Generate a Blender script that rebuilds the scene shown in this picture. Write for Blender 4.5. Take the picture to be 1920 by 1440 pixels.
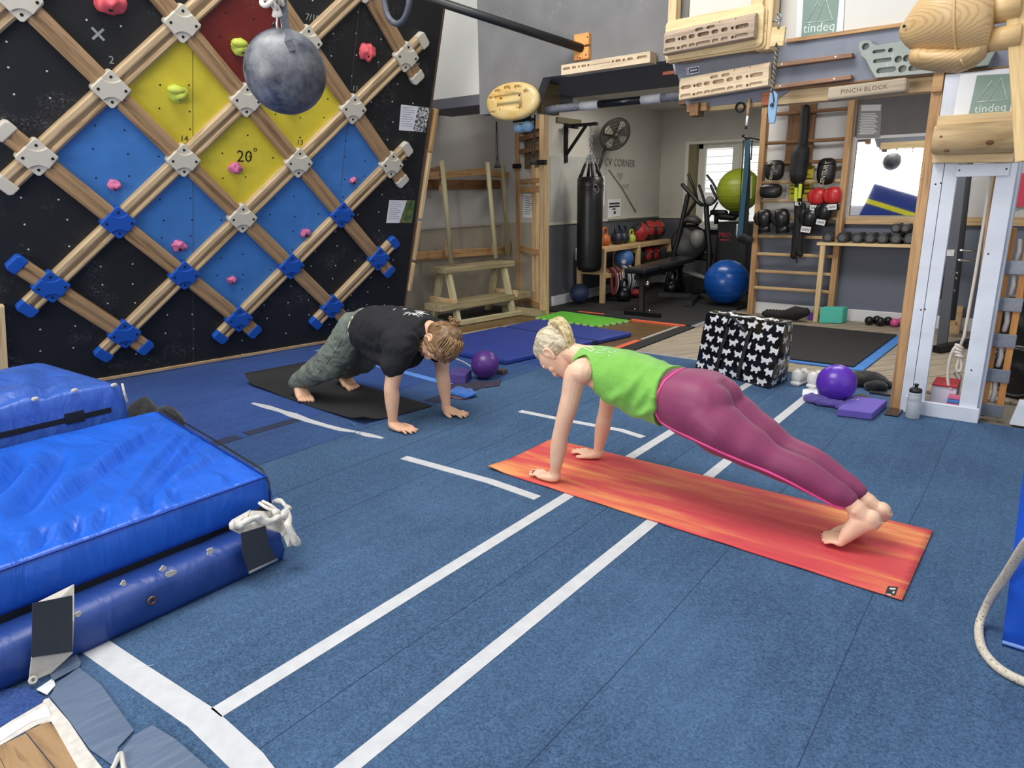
import bpy, bmesh, math, random
import numpy as np
from mathutils import Vector, Matrix, Euler
random.seed(7)
R = math.radians
for o in list(bpy.data.objects): bpy.data.objects.remove(o, do_unlink=True)
SC = bpy.context.scene
COL = SC.collection
# ---------------------------------------------------------------- camera
F_PX, PITCH, ROLL, CAM_H, YAW = 1298.7, .2651, -.0155, 1.2921, R(37.8)
def _yaw(v): return Vector((v[0]*math.cos(YAW)-v[1]*math.sin(YAW), v[0]*math.sin(YAW)+v[1]*math.cos(YAW), v[2]))
_uh = Vector((0, math.sin(PITCH), math.cos(PITCH)))
CR = _yaw(Vector((1,0,0))*math.cos(ROLL)+_uh*math.sin(ROLL))
CU = _yaw(-Vector((1,0,0))*math.sin(ROLL)+_uh*math.cos(ROLL))
CF = _yaw(Vector((0, math.cos(PITCH), -math.sin(PITCH))))
CAMP = Vector((0,0,CAM_H))
cam = bpy.data.cameras.new('camera'); co = bpy.data.objects.new('camera', cam); COL.objects.link(co)
co.matrix_world = Matrix(((CR.x,CU.x,-CF.x,0),(CR.y,CU.y,-CF.y,0),(CR.z,CU.z,-CF.z,CAM_H),(0,0,0,1)))
cam.sensor_width = 36; cam.lens = F_PX/1920*36; cam.clip_start = .05; cam.clip_end = 200
SC.camera = co
# ---------------------------------------------------------------- light
SC.view_settings.view_transform = 'Standard'; SC.view_settings.look = 'None'
SC.view_settings.exposure = 0.0; SC.view_settings.gamma = 1; SC.view_settings.use_curve_mapping = False
W = bpy.data.worlds.new('World'); SC.world = W; W.use_nodes = True
W.node_tree.nodes['Background'].inputs[0].default_value = (.93,.96,1,1)
W.node_tree.nodes['Background'].inputs[1].default_value = .85
def area(name, loc, target, size, sy, power, col=(1,1,1)):
    l = bpy.data.lights.new(name, 'AREA'); l.shape = 'RECTANGLE'; l.size = size; l.size_y = sy; l.energy = power; l.color = col
    o = bpy.data.objects.new(name, l); COL.objects.link(o); o.location = loc
    o.rotation_euler = (Vector(target)-Vector(loc)).to_track_quat('-Z','Y').to_euler(); return o
area('roof_light', (-2.6,1.2,5.2), (-2.4,3.2,0), 3.2, 2.2, 235, (1,.98,.95))
area('window_light', (-2.95,-3.02,1.72), (-2.95,4,1.5), 2.6, 1.5, 185, (1,.985,.95))
area('back_room_lamp', (-3.4,7.4,2.38), (-3.4,7.4,0), 1.3, .35, 26, (1,.95,.86))
area('ladder_room_lamp', (-1.3,6.0,2.38), (-1.4,6.2,0), 1.4, .35, 40, (1,.97,.92))
area('yard_fill', (-4.5,11.6,5.5), (-4.3,14.5,1.2), 4, 2, 420)  # area light added to whiten the yard seen through the back window
area('alcove_lamp', (-4.6,5.6,2.36), (-4.7,5.6,0), .6, .3, 5, (1,.96,.9))
# ---------------------------------------------------------------- pixel + plane -> point in the room (a surveyor's helper)
def _ray(u,v): return CF + CR*((u-960)/F_PX) + CU*((720-v)/F_PX)
def PX(u,v,X): d=_ray(u,v); return CAMP+d*(X/d.x)
def PY(u,v,Y): d=_ray(u,v); return CAMP+d*(Y/d.y)
def PZ(u,v,Z=0): d=_ray(u,v); return CAMP+d*((Z-CAM_H)/d.z)
# ---------------------------------------------------------------- materials
def lin(c):
    return tuple((x/255/12.92 if x/255<=.04045 else ((x/255+.055)/1.055)**2.4) for x in c)+(1,)
MC = {}
class NT:
    def __init__(s, name):
        s.m = bpy.data.materials.new(name); s.m.use_nodes = True; s.t = s.m.node_tree; s.b = s.t.nodes['Principled BSDF']
        s.co = None
    def n(s, ty, **kw):
        x = s.t.nodes.new(ty)
        for k,v in kw.items():
            if k in x.inputs: x.inputs[k].default_value = v
            else: setattr(x,k,v)
        return x
    def l(s, a, b): s.t.links.new(a,b)
    def coord(s, scale=(1,1,1), loc=(0,0,0), kind='Object'):
        c = s.n('ShaderNodeTexCoord'); mp = s.n('ShaderNodeMapping'); mp.inputs['Scale'].default_value = scale; mp.inputs['Location'].default_value = loc
        s.l(c.outputs[kind], mp.inputs['Vector']); return mp.outputs[0]
    def noise(s, scale, detail=3, vec=None, rough=.55, dist=0):
        x = s.n('ShaderNodeTexNoise'); x.inputs['Scale'].default_value = scale; x.inputs['Detail'].default_value = detail; x.inputs['Roughness'].default_value = rough; x.inputs['Distortion'].default_value = dist
        s.l(vec if vec else s.coord(), x.inputs['Vector']); return x.outputs['Fac']
    def ramp(s, fac, stops):
        r = s.n('ShaderNodeValToRGB'); e = r.color_ramp.elements
        while len(e) < len(stops): e.new(.5)
        for i,(p,c) in enumerate(stops): e[i].position = p; e[i].color = c
        s.l(fac, r.inputs[0]); return r.outputs[0]
    def mix(s, fac, a, b, mode='MIX'):
        x = s.n('ShaderNodeMix', data_type='RGBA', blend_type=mode)
        for k,v in ((0,fac),(6,a),(7,b)):
            if isinstance(v,(tuple,float,int)): x.inputs[k].default_value = v
            else: s.l(v, x.inputs[k])
        return x.outputs[2]
    def bump(s, fac, strength=.3, dist=.01):
        b = s.n('ShaderNodeBump'); b.inputs['Strength'].default_value = strength; b.inputs['Distance'].default_value = dist
        s.l(fac, b.inputs['Height']); s.l(b.outputs[0], s.b.inputs['Normal'])
    def base(s, c):
        if isinstance(c, tuple): s.b.inputs['Base Color'].default_value = c
        else: s.l(c, s.b.inputs['Base Color'])
def plain(name, c, rough=.6, metal=0, var=.12, scale=8, bump=.0, bscale=60, spec=None, sheen=0, coat=0):
    if name in MC: return MC[name]
    k = NT(name); L = lin(c)
    if var: k.base(k.ramp(k.noise(scale,4), [(.25,tuple(x*(1-var) for x in L[:3])+(1,)),(.75,tuple(min(1,x*(1+var)) for x in L[:3])+(1,))]))
    else: k.base(L)
    k.b.inputs['Roughness'].default_value = rough; k.b.inputs['Metallic'].default_value = metal
    if spec is not None: k.b.inputs['Specular IOR Level'].default_value = spec
    if sheen: k.b.inputs['Sheen Weight'].default_value = sheen
    if coat: k.b.inputs['Coat Weight'].default_value = coat
    if bump: k.bump(k.noise(bscale,3), bump, .004)
    MC[name] = k.m; return k.m
def wood(name, c1, c2, rough=.6, along=(2.2,38,38), knots=True, bump=.15):
    """grain runs along the object's local x"""
    if name in MC: return MC[name]
    k = NT(name); v = k.coord(along); oi = k.n('ShaderNodeObjectInfo')
    add = k.n('ShaderNodeVectorMath', operation='ADD'); k.l(v, add.inputs[0])
    sc_ = k.n('ShaderNodeVectorMath', operation='SCALE'); sc_.inputs['Scale'].default_value = 40; k.l(oi.outputs['Random'], sc_.inputs[0]); k.l(sc_.outputs[0], add.inputs[1])
    g = k.noise(1, 5, add.outputs[0], .6, .6)
    a, b = lin(c1), lin(c2)
    colr = k.ramp(g, [(.3,b),(.5,a),(.62,tuple(min(1,x*1.12) for x in a[:3])+(1,)),(.75,b)])
    big = k.noise(2.2, 2)
    colr = k.mix(k.ramp(big,[(.35,(0,0,0,1)),(.75,(.35,.35,.35,1))]), colr, b)
    k.base(colr); k.b.inputs['Roughness'].default_value = rough
    k.bump(g, bump, .003); MC[name] = k.m; return k.m
def dusty(name, c, chalk=(150,150,150), amount=.62, rough=.55, scale=3.0):
    """painted ply with chalk scuffs"""
    if name in MC: return MC[name]
    k = NT(name); L = lin(c)
    n1 = k.noise(scale, 6, None, .7); n2 = k.noise(70, 4, k.coord((1,1,.35)), .7)
    f = k.n('ShaderNodeMath', operation='MULTIPLY'); k.l(k.ramp(n1,[(amount-.05,(0,0,0,1)),(amount+.18,(1,1,1,1))]), f.inputs[0]); k.l(k.ramp(n2,[(.5,(0,0,0,1)),(.72,(1,1,1,1))]), f.inputs[1])
    k.base(k.mix(f.outputs[0], k.ramp(k.noise(5,4),[(.3,tuple(x*.88 for x in L[:3])+(1,)),(.7,tuple(x*1.08 for x in L[:3])+(1,))]), lin(chalk)))
    k.b.inputs['Roughness'].default_value = rough; k.bump(n2,.06,.002); MC[name] = k.m; return k.m
def carpet(name, c, c2, rough=.95):
    if name in MC: return MC[name]
    k = NT(name); a, b = lin(c), lin(c2)
    f = k.noise(150, 3, None, .8); st = k.noise(1, 4, k.coord((18,1.4,1)), .6); bg = k.noise(1.1, 5, None, .6)
    colr = k.mix(k.ramp(f,[(.32,(0,0,0,1)),(.68,(1,1,1,1))]), b, a)
    colr = k.mix(k.ramp(st,[(.35,(.22,.22,.22,1)),(.65,(0,0,0,1))]), colr, b)
    colr = k.mix(k.ramp(bg,[(.4,(0,0,0,1)),(.75,(.25,.25,.25,1))]), colr, tuple(x*1.5 for x in a[:3])+(1,))
    k.base(colr); k.b.inputs['Roughness'].default_value = rough; k.b.inputs['Specular IOR Level'].default_value = .15
    k.bump(f,.5,.006); MC[name] = k.m; return k.m
def vinyl(name, c, rough=.38, wr=.35, scale=(2.2,9,2.2)):
    if name in MC: return MC[name]
    k = NT(name); L = lin(c)
    w = k.noise(1.3, 3, k.coord(scale), .5, .8)
    k.base(k.ramp(k.noise(3,4),[(.3,tuple(x*.9 for x in L[:3])+(1,)),(.7,tuple(x*1.08 for x in L[:3])+(1,))]))
    k.b.inputs['Roughness'].default_value = rough; k.bump(w, wr, .03); MC[name] = k.m; return k.m
def fabric(name, c, rough=.85, wr=.25, scale=9, sheen=.2, var=.08):
    if name in MC: return MC[name]
    k = NT(name); L = lin(c)
    k.base(k.ramp(k.noise(14,4),[(.3,tuple(x*(1-var) for x in L[:3])+(1,)),(.7,tuple(x*(1+var) for x in L[:3])+(1,))]))
    k.b.inputs['Roughness'].default_value = rough; k.b.inputs['Sheen Weight'].default_value = sheen
    k.bump(k.noise(scale,3,None,.5,.5), wr, .02); MC[name] = k.m; return k.m
def emis(name, c, s):
    if name in MC: return MC[name]
    k = NT(name); k.base(lin(c)); k.b.inputs['Emission Color'].default_value = lin(c); k.b.inputs['Emission Strength'].default_value = s; MC[name]=k.m; return k.m
def skin_mat(name, c):
    if name in MC: return MC[name]
    k = NT(name); L = lin(c)
    k.base(k.ramp(k.noise(9,5),[(.3,(L[0]*.93,L[1]*.86,L[2]*.83,1)),(.7,(min(1,L[0]*1.04),L[1]*1.05,L[2]*1.05,1))]))
    k.b.inputs['Roughness'].default_value = .5; k.b.inputs['Subsurface Weight'].default_value = .12; k.b.inputs['Subsurface Radius'].default_value = (.012,.005,.003)
    k.bump(k.noise(160,3),.12,.002); MC[name] = k.m; return k.m
def hair_mat(name, c1, c2, along):
    if name in MC: return MC[name]
    k = NT(name); g = k.noise(1,4,k.coord(along),.6,.4)
    k.base(k.ramp(g,[(.3,lin(c2)),(.55,lin(c1)),(.75,tuple(min(1,x*1.35) for x in lin(c1)[:3])+(1,))]))
    k.b.inputs['Roughness'].default_value = .45; k.bump(g,.7,.006); MC[name] = k.m; return k.m
# ---------------------------------------------------------------- mesh builder
class MB:
    def __init__(s): s.v = []; s.f = []; s.sm = []
    def add(s, vs, fs, smooth=False):
        o = len(s.v); s.v += [tuple(p) for p in vs]; s.f += [tuple(i+o for i in f) for f in fs]; s.sm += [smooth]*len(fs); return s
    def box(s, a, b, M=None):
        x0,y0,z0 = a; x1,y1,z1 = b
        vs = [Vector(p) for p in ((x0,y0,z0),(x1,y0,z0),(x1,y1,z0),(x0,y1,z0),(x0,y0,z1),(x1,y0,z1),(x1,y1,z1),(x0,y1,z1))]
        if M: vs = [M@p for p in vs]
        return s.add(vs, [(0,3,2,1),(4,5,6,7),(0,1,5,4),(1,2,6,5),(2,3,7,6),(3,0,4,7)])
    def hexa(s, q0, q1):
        """bottom quad, top quad"""
        return s.add(list(q0)+list(q1), [(3,2,1,0),(4,5,6,7),(0,1,5,4),(1,2,6,5),(2,3,7,6),(3,0,4,7)])
    def prism(s, poly, off):
        n = len(poly); off = Vector(off); P = [Vector(p) for p in poly]
        return s.add(P+[p+off for p in P], [tuple(range(n))[::-1], tuple(range(n,2*n))]+[(i,(i+1)%n,n+(i+1)%n,n+i) for i in range(n)])
    def tube(s, pts, rad, seg=10, caps=True, round_=False, closed=False):
        P = [Vector(p) for p in pts]; n = len(P)
        rads = list(rad) if hasattr(rad,'__len__') else [rad]*n
        if round_:
            d0 = (P[0]-P[1]).normalized(); d1 = (P[-1]-P[-2]).normalized()
            A = [(P[0]+d0*rads[0]*math.sin(t), rads[0]*math.cos(t)) for t in (R(84),R(60),R(30))]
            B = [(P[-1]+d1*rads[-1]*math.sin(t), rads[-1]*math.cos(t)) for t in (R(30),R(60),R(84))]
            P = [a for a,_ in A]+P+[b for b,_ in B]; rads = [r for _,r in A]+rads+[r for _,r in B]; n = len(P)
        T = []
        for i in range(n):
            a = P[(i-1)%n] if closed else P[max(i-1,0)]; b = P[(i+1)%n] if closed else P[min(i+1,n-1)]
            T.append((b-a).normalized() if (b-a).length > 1e-9 else Vector((0,0,1)))
        u = T[0].orthogonal().normalized(); vs = []
        for i in range(n):
            u = (u-T[i]*u.dot(T[i])); u = u.normalized() if u.length > 1e-6 else T[i].orthogonal().normalized()
            w = T[i].cross(u)
            for k in range(seg):
                a = 2*math.pi*k/seg; vs.append(P[i]+(u*math.cos(a)+w*math.sin(a))*rads[i])
        fs = []
        for i in range(n if closed else n-1):
            j = (i+1)%n
            for k in range(seg): fs.append((i*seg+k, i*seg+(k+1)%seg, j*seg+(k+1)%seg, j*seg+k))
        s.add(vs, fs, True)
        if caps and not closed:
            o = len(s.v)-len(vs); s.f += [tuple(o+k for k in range(seg))[::-1], tuple(o+(n-1)*seg+k for k in range(seg))]; s.sm += [False,False]
        return s
    def loft(s, secs, seg=20, power=2.0):
        """secs: (centre, half-axis vector a, half-axis vector b)"""
        vs = []; fs = []; n = len(secs)
        for c,a,b in secs:
            c,a,b = Vector(c),Vector(a),Vector(b)
            for k in range(seg):
                t = 2*math.pi*k/seg; ct,st = math.cos(t),math.sin(t)
                vs.append(c+a*math.copysign(abs(ct)**(2/power),ct)+b*math.copysign(abs(st)**(2/power),st))
        for i in range(n-1):
            for k in range(seg): fs.append((i*seg+k,i*seg+(k+1)%seg,(i+1)*seg+(k+1)%seg,(i+1)*seg+k))
        fs += [tuple(range(seg))[::-1], tuple((n-1)*seg+k for k in range(seg))]
        return s.add(vs, fs, True)
    def lathe(s, prof, c=(0,0,0), axis=(0,0,1), seg=24):
        c = Vector(c); ax = Vector(axis).normalized(); u = ax.orthogonal().normalized(); w = ax.cross(u)
        return s.loft([(c+ax*h, u*max(r,1e-4), w*max(r,1e-4)) for r,h in prof], seg)
    def ell(s, c, r, M=None, nu=18, nv=12):
        c = Vector(c); r = r if hasattr(r,'__len__') else (r,r,r); vs = []; fs = []
        for j in range(1,nv):
            ph = math.pi*j/nv
            for i in range(nu):
                th = 2*math.pi*i/nu; p = Vector((r[0]*math.sin(ph)*math.cos(th), r[1]*math.sin(ph)*math.sin(th), r[2]*math.cos(ph)))
                vs.append(c+(M@p if M else p))
        top = Vector((0,0,r[2])); vs += [c+(M@top if M else top), c-(M@top if M else top)]
        for j in range(nv-2):
            for i in range(nu): fs.append((j*nu+i,(j+1)*nu+i,(j+1)*nu+(i+1)%nu,j*nu+(i+1)%nu))
        t = len(vs)-2
        for i in range(nu): fs.append((t,i,(i+1)%nu)); fs.append((t+1,(nv-2)*nu+(i+1)%nu,(nv-2)*nu+i))
        return s.add(vs, fs, True)
    def torus(s, c, rx, r, axis=(0,0,1), seg=24, ry=None, tseg=8):
        ax = Vector(axis).normalized(); u = ax.orthogonal().normalized(); w = ax.cross(u); ry = ry or rx
        return s.tube([Vector(c)+u*rx*math.cos(2*math.pi*i/seg)+w*ry*math.sin(2*math.pi*i/seg) for i in range(seg)], r, tseg, closed=True)
    def mesh(s, name, loc=(0,0,0)):
        L = Vector(loc); me = bpy.data.meshes.new(name); me.from_pydata([tuple(Vector(p)-L) for p in s.v], [], s.f); me.update()
        me.polygons.foreach_set('use_smooth', s.sm); return me
    def build(s, name, mat, parent=None, bev=0, org=None, fix=True, sub=0):
        if org is None: org = sum((Vector(p) for p in s.v), Vector())/len(s.v)
        me = s.mesh(name, org)
        if fix:
            bm = bmesh.new(); bm.from_mesh(me); bmesh.ops.recalc_face_normals(bm, faces=bm.faces); bm.to_mesh(me); bm.free()
        return link(name, me, mat, parent, org, bev, sub)
ROOT = {}
def link(name, me, mat, parent=None, loc=(0,0,0), bev=0, sub=0, M=None):
    o = bpy.data.objects.new(name, me); COL.objects.link(o)
    if mat and me is not None: me.materials.append(mat)
    wm = M if M else Matrix.Translation(Vector(loc))
    o.matrix_world = wm; ROOT[o] = wm
    if parent:
        o.parent = parent; o.matrix_parent_inverse = ROOT[parent].inverted()
    if bev:
        b = o.modifiers.new('bevel','BEVEL'); b.width = bev; b.segments = 2; b.limit_method = 'ANGLE'
    if sub:
        b = o.modifiers.new('sub','SUBSURF'); b.levels = sub; b.render_levels = sub
    return o
def tag(o, label=None, cat=None, group=None, kind=None):
    if label: o['label'] = label
    if cat: o['category'] = cat
    if group: o['group'] = group
    if kind: o['kind'] = kind
    return o
def thing(name, label, cat, loc=(0,0,0), group=None):
    o = bpy.data.objects.new(name, None); COL.objects.link(o); o.location = loc; o.empty_display_size = .05
    ROOT[o] = Matrix.Translation(Vector(loc)); return tag(o, label, cat, group)
def frame(p0, p1, up=(0,0,1)):
    """matrix with x along p0->p1, z near up, origin at the middle"""
    p0,p1 = Vector(p0),Vector(p1); x = (p1-p0).normalized(); up = Vector(up)
    z = (up-x*up.dot(x))
    z = z.normalized() if z.length > 1e-5 else x.orthogonal().normalized()
    y = z.cross(x); c = (p0+p1)/2
    return Matrix(((x.x,y.x,z.x,c.x),(x.y,y.y,z.y,c.y),(x.z,y.z,z.z,c.z),(0,0,0,1))), (p1-p0).length
def board(name, p0, p1, w, t, mat, parent=None, up=(0,0,1), bev=.003):
    """a timber from p0 to p1: w across, t along up; grain along it"""
    M,L = frame(p0,p1,up); mb = MB().box((-L/2,-w/2,-t/2),(L/2,w/2,t/2))
    return link(name, mb.mesh(name), mat, parent, M=M, bev=bev)
def rod(name, p0, p1, r, mat, parent=None, seg=14, r1=None):
    M,L = frame(p0,p1); mb = MB().tube([(-L/2,0,0),(L/2,0,0)],[r,r if r1 is None else r1],seg)
    return link(name, mb.mesh(name), mat, parent, M=M)
def bx(name, a, b, mat, parent=None, bev=0):
    return MB().box(a,b).build(name, mat, parent, bev)
def struct(o): o['kind'] = 'structure'; return o
def text(name, s, M, size, mat, parent, ex=.0008, align='CENTER', spacing=1):
    c = bpy.data.curves.new(name,'FONT'); c.body = s; c.size = size; c.extrude = ex; c.align_x = align; c.align_y = 'CENTER'; c.space_character = spacing; c.resolution_u = 2
    t = bpy.data.objects.new(name, c); COL.objects.link(t); dg = bpy.context.evaluated_depsgraph_get()
    me = bpy.data.meshes.new_from_object(t.evaluated_get(dg)); bpy.data.objects.remove(t); bpy.data.curves.remove(c); me.name = name
    me.materials.clear()
    return link(name, me, mat, parent, M=M)
def plane_M(o, xdir, ydir):
    x = Vector(xdir).normalized(); y = Vector(ydir); y = (y-x*y.dot(x)).normalized(); z = x.cross(y); o = Vector(o)
    return Matrix(((x.x,y.x,z.x,o.x),(x.y,y.y,z.y,o.y),(x.z,y.z,z.z,o.z),(0,0,0,1)))
def copy_tree(o, parent=None, M=None):
    c = o.copy(); COL.objects.link(c); ROOT[c] = ROOT.get(o, Matrix())
    if parent: c.parent = parent
    for ch in list(o.children): copy_tree(ch, c)
    return c
def dup(root, loc, label=None, rz=None, group=None):
    c = copy_tree(root); c.location = loc
    if label: c['label'] = label
    if rz is not None: c.rotation_euler.z = rz
    if group: c['group'] = group
    return c
def catmull(P, n):
    P = [Vector(p) for p in P]; out = []
    for i in range(len(P)-1):
        p0,p1,p2,p3 = P[max(i-1,0)],P[i],P[i+1],P[min(i+2,len(P)-1)]
        for k in range(n):
            t = k/n; out.append(.5*((2*p1)+(p2-p0)*t+(2*p0-5*p1+4*p2-p3)*t*t+(3*p1-p0-3*p2+p3)*t**3))
    return out+[P[-1]]
def lump(mb, amp, scale, seed=0, ground=False):
    from mathutils import noise
    for i,p in enumerate(mb.v):
        v = Vector(p); q = v+noise.noise_vector(v*scale+Vector((seed*7.1,0,0)))*amp
        mb.v[i] = (q.x, q.y, max(q.z, .002) if ground else q.z)
    return mb
# shared materials
PINE = wood('pine', (202,172,130), (166,130,88))
PINE_PALE = wood('pale_pine', (222,196,150), (190,155,105))
PINE_WARM = wood('warm_pine', (190,150,104), (148,108,68))
OLD = wood('weathered_wood', (160,148,112), (112,100,70))
GREY_WOOD = wood('grey_timber', (178,165,142), (138,120,98))
DARK_WOOD = wood('brown_timber', (128,92,58), (88,58,34))
BLACK = plain('black_paint', (24,24,26), .5)
BLACK_RUBBER = plain('black_rubber', (26,26,28), .75, bump=.15, bscale=220)
BLACK_METAL = plain('black_metal', (22,22,25), .35, .3)
CHROME = plain('chrome', (190,190,195), .2, 1, 0)
STEEL = plain('galvanised_steel', (150,155,162), .38, .8, .15, 40)
WHITE = plain('white_paint', (225,226,228), .5, var=.05)
TAPE = plain('white_tape', (194,195,198), .75, var=.1, scale=20)
PAPER = plain('paper', (226,226,230), .7, var=.03)
INK = plain('ink', (40,40,44), .8)
# ================================================================ structure
def dado(name, top, bot, h, rough=.7, grime=.25):
    if name in MC: return MC[name]
    k = NT(name); sep = k.n('ShaderNodeSeparateXYZ'); g = k.n('ShaderNodeNewGeometry'); k.l(g.outputs['Position'], sep.inputs[0])
    gt = k.n('ShaderNodeMath', operation='GREATER_THAN'); gt.inputs[1].default_value = h; k.l(sep.outputs['Z'], gt.inputs[0])
    c = k.mix(gt.outputs[0], lin(bot), lin(top)); n = k.noise(2.3,6,None,.65)
    c = k.mix(k.ramp(n,[(.5,(0,0,0,1)),(.8,(grime,grime,grime,1))]), c, lin((110,104,94)))
    k.base(c); k.b.inputs['Roughness'].default_value = rough; k.bump(k.noise(45,3),.06,.003); MC[name] = k.m; return k.m
def sbox(name, a, b, mat, parent=None, bev=0):
    o = MB().box(a,b).build(name, mat, parent, bev, org=(0,0,0)); 
    if not parent: struct(o)
    return o
M_WALL = dado('bag_wall_paint', (196,193,184), (92,94,104), .975)
M_WALL2 = dado('ladder_wall_paint', (205,204,203), (106,112,128), .975)
M_ALC = dado('alcove_paint', (186,184,180), (158,150,136), .985)
M_HEAD = dusty('header_grey_paint', (116,115,115), (200,200,202), .62, .6, 3)
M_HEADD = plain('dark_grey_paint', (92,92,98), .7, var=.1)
M_CEIL = plain('ceiling_paint', (206,203,194), .8, var=.04, scale=3)
M_WHITEW = plain('white_wall_paint', (214,212,204), .7, var=.04, scale=3)
SUB = plain('subfloor_screed', (120,112,100), .85, var=.15)
floor = sbox('floor', (-9,-3.2,-.06), (4,10,-.022), SUB)
# walls of the back room
sbox('wall_left', (-4.85,6.72,-.03), (-4.7,9.8,2.42), M_WALL)
WX0,WX1,WZ0,WZ1 = -4.27,-2.95,.84,1.95
wb = MB()
wb.box((-4.7,9.655,-.03),(WX0,9.85,2.42)); wb.box((WX1,9.655,-.03),(-2.5,9.85,2.42)); wb.box((WX0,9.655,-.03),(WX1,9.85,WZ0)); wb.box((WX0,9.655,WZ1),(WX1,9.85,2.42))
struct(wb.build('wall_back', M_WALL, org=(0,0,0)))
sbox('wall_recess', (-2.585,7.84,-.03), (-2.45,9.655,2.42), M_WALL2)
sbox('wall_right', (-2.585,7.72,-.03), (2.6,7.84,2.42), M_WALL2)
sbox('wall_alcove', (-5.5,4.2,-.03), (-5.35,6.87,2.42), M_ALC)
sbox('wall_return', (-5.35,6.72,-.03), (-4.85,6.87,2.42), M_ALC)
sbox('ceiling', (-5.3,5.305,2.42), (2.6,9.8,2.5), M_CEIL)
sbox('wall_end', (2.5,4.7,-.03), (2.6,7.72,2.42), M_WALL2)
# header across the hall
hd = MB()
zt = 3.3
def hp(poly): hd.prism([(x,4.63,z) for x,z in poly], (0,.10,0))
hp([(-3.88,1.935),(-3.42,1.93),(-3.33,2.0),(-3.25,2.15),(-3.25,zt),(-3.88,zt)])
hp([(-3.25,2.15),(-2.1,2.15),(-2.1,zt),(-3.25,zt)])
struct(hd.build('wall_header', M_HEAD, org=(0,0,0)))
sbox('wall_soffit', (-3.9,4.73,2.15), (-2.0,5.75,2.41), M_HEADD)
hw = sbox('wall_upper', (-2.24,4.64,2.16), (2.6,4.74,zt), M_WHITEW)
GB = dusty('header_blue_grey_paint', (128,134,148), (190,195,205), .6, .6, 3)
struct(MB().prism([(x,4.635,z) for x,z in [(-2.2,2.16),(-2.08,1.84),(-1.5,1.84),(-1.4,1.90),(2.6,1.885),(2.6,2.16)]],(0,.08,0)).build('wall_band', GB, org=(0,0,0)))
sbox('wall_inner', (-5.2,5.2,2.19), (-3.7,5.3,zt), M_WHITEW)
sbox('wall_inner_soffit', (-5.2,5.19,2.10), (-3.7,5.75,2.19), M_HEADD)
sbox('wall_inner_soffit_side', (-3.9,4.73,2.41), (-3.7,5.2,zt), M_WHITEW)
sbox('wall_rear', (-9,-3.2,-.03), (-4.3,-3.05,3.4), M_WHITEW)
sbox('wall_rear_low', (-4.3,-3.2,-.03), (-1.6,-3.05,.95), M_WHITEW)
sbox('wall_rear_top', (-4.3,-3.2,2.5), (-1.6,-3.05,3.4), M_WHITEW)
sbox('wall_rear_right', (-1.6,-3.2,-.03), (2.6,-3.05,3.4), M_WHITEW)
UPVC = plain('window_frame_white', (225,224,212), .4, var=.03)
GLASS = NT('window_glass'); GLASS.b.inputs['Transmission Weight'].default_value = 1; GLASS.b.inputs['Roughness'].default_value = 0; GLASS.b.inputs['IOR'].default_value = 1.02; GLASS = GLASS.m
def window(name, x0,x1,y,z0,z1,mull):
    w = struct(MB().box((x0,y,z0),(x1,y+.07,z0+.06)).box((x0,y,z1-.06),(x1,y+.07,z1)).box((x0,y,z0),(x0+.06,y+.07,z1)).box((x1-.06,y,z0),(x1,y+.07,z1)).build(name, UPVC, org=(0,0,0)))
    for m in mull: bx('mullion',(m-.05,y-.005,z0+.06),(m+.05,y+.065,z1-.06),UPVC,w)
    xs = [x0+.06]+[q for m in mull for q in (m-.05,m+.05)]+[x1-.06]
    for a,b in zip(xs[::2],xs[1::2]):
        bx('sash',(a,y+.01,z0+.06),(a+.035,y+.06,z1-.06),UPVC,w); bx('pane',(a+.035,y+.03,z0+.06),(b,y+.034,z1-.06),GLASS,w)
    return w
w1 = window('window_1',WX0+.10,WX1,9.76,WZ0,WZ1,[-3.63])
bx('window_reveal',(WX0,9.66,WZ0),(WX0+.10,9.84,WZ1),plain('reveal_brown',(132,122,92),.7),w1)
bx('window_sill',(WX0-.04,9.55,WZ0-.045),(WX1,9.66,WZ0),WHITE,w1,.006)
bx('window_trim',(WX0-.05,9.635,WZ1),(WX1,9.655,WZ1+.035),UPVC,w1); bx('window_trim',(WX0-.05,9.635,WZ0),(WX0,9.655,WZ1),UPVC,w1)
window('window_2',-4.3,-1.6,-3.15,.95,2.5,[-2.75])
# yard beyond the back window: pale wall and a tiled roof
yard = thing('neighbour_house','pale rendered house wall with roof tiles outside the back room window','house',(-4.5,13.5,0))
bx('house_wall',(-8,13.5,-.5),(0,13.7,1.35),plain('pale_render',(235,232,225),.8),yard)
rf = MB().prism([(-8,13.4,1.3),(-8,16,2.5),(-8,16,2.55),(-8,13.4,1.36)],(8,0,0)).build('roof',plain('roof_slate',(236,234,232),.7),yard)
for i in range(7):
    bx('tile_row',(-8,13.4+i*.36,1.37+i*.166),(0,13.43+i*.36,1.395+i*.166),plain('roof_slate_edge',(214,212,210),.7),rf)
# trims
for nm,a,b in (('baseboard_left',(-4.7,6.85,0),(-4.675,9.655,.12)),('baseboard_back',(-4.68,9.63,0),(-2.66,9.655,.12)),('baseboard_right',(-2.585,7.695,-.005),(2.5,7.72,.12))):
    sbox(nm,a,b,WHITE,None,.006)
sbox('trim_1',(-4.7,6.75,.955),(-4.685,9.655,.985),plain('cream_trim',(205,201,185),.6)); sbox('trim_2',(-4.7,9.64,.945),(WX0-.05,9.655,.985),plain('cream_trim',(205,201,185),.6))
sbox('trim_3',(-5.35,4.7,.960),(-5.335,6.72,.985),plain('alcove_trim',(170,166,158),.6))
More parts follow.
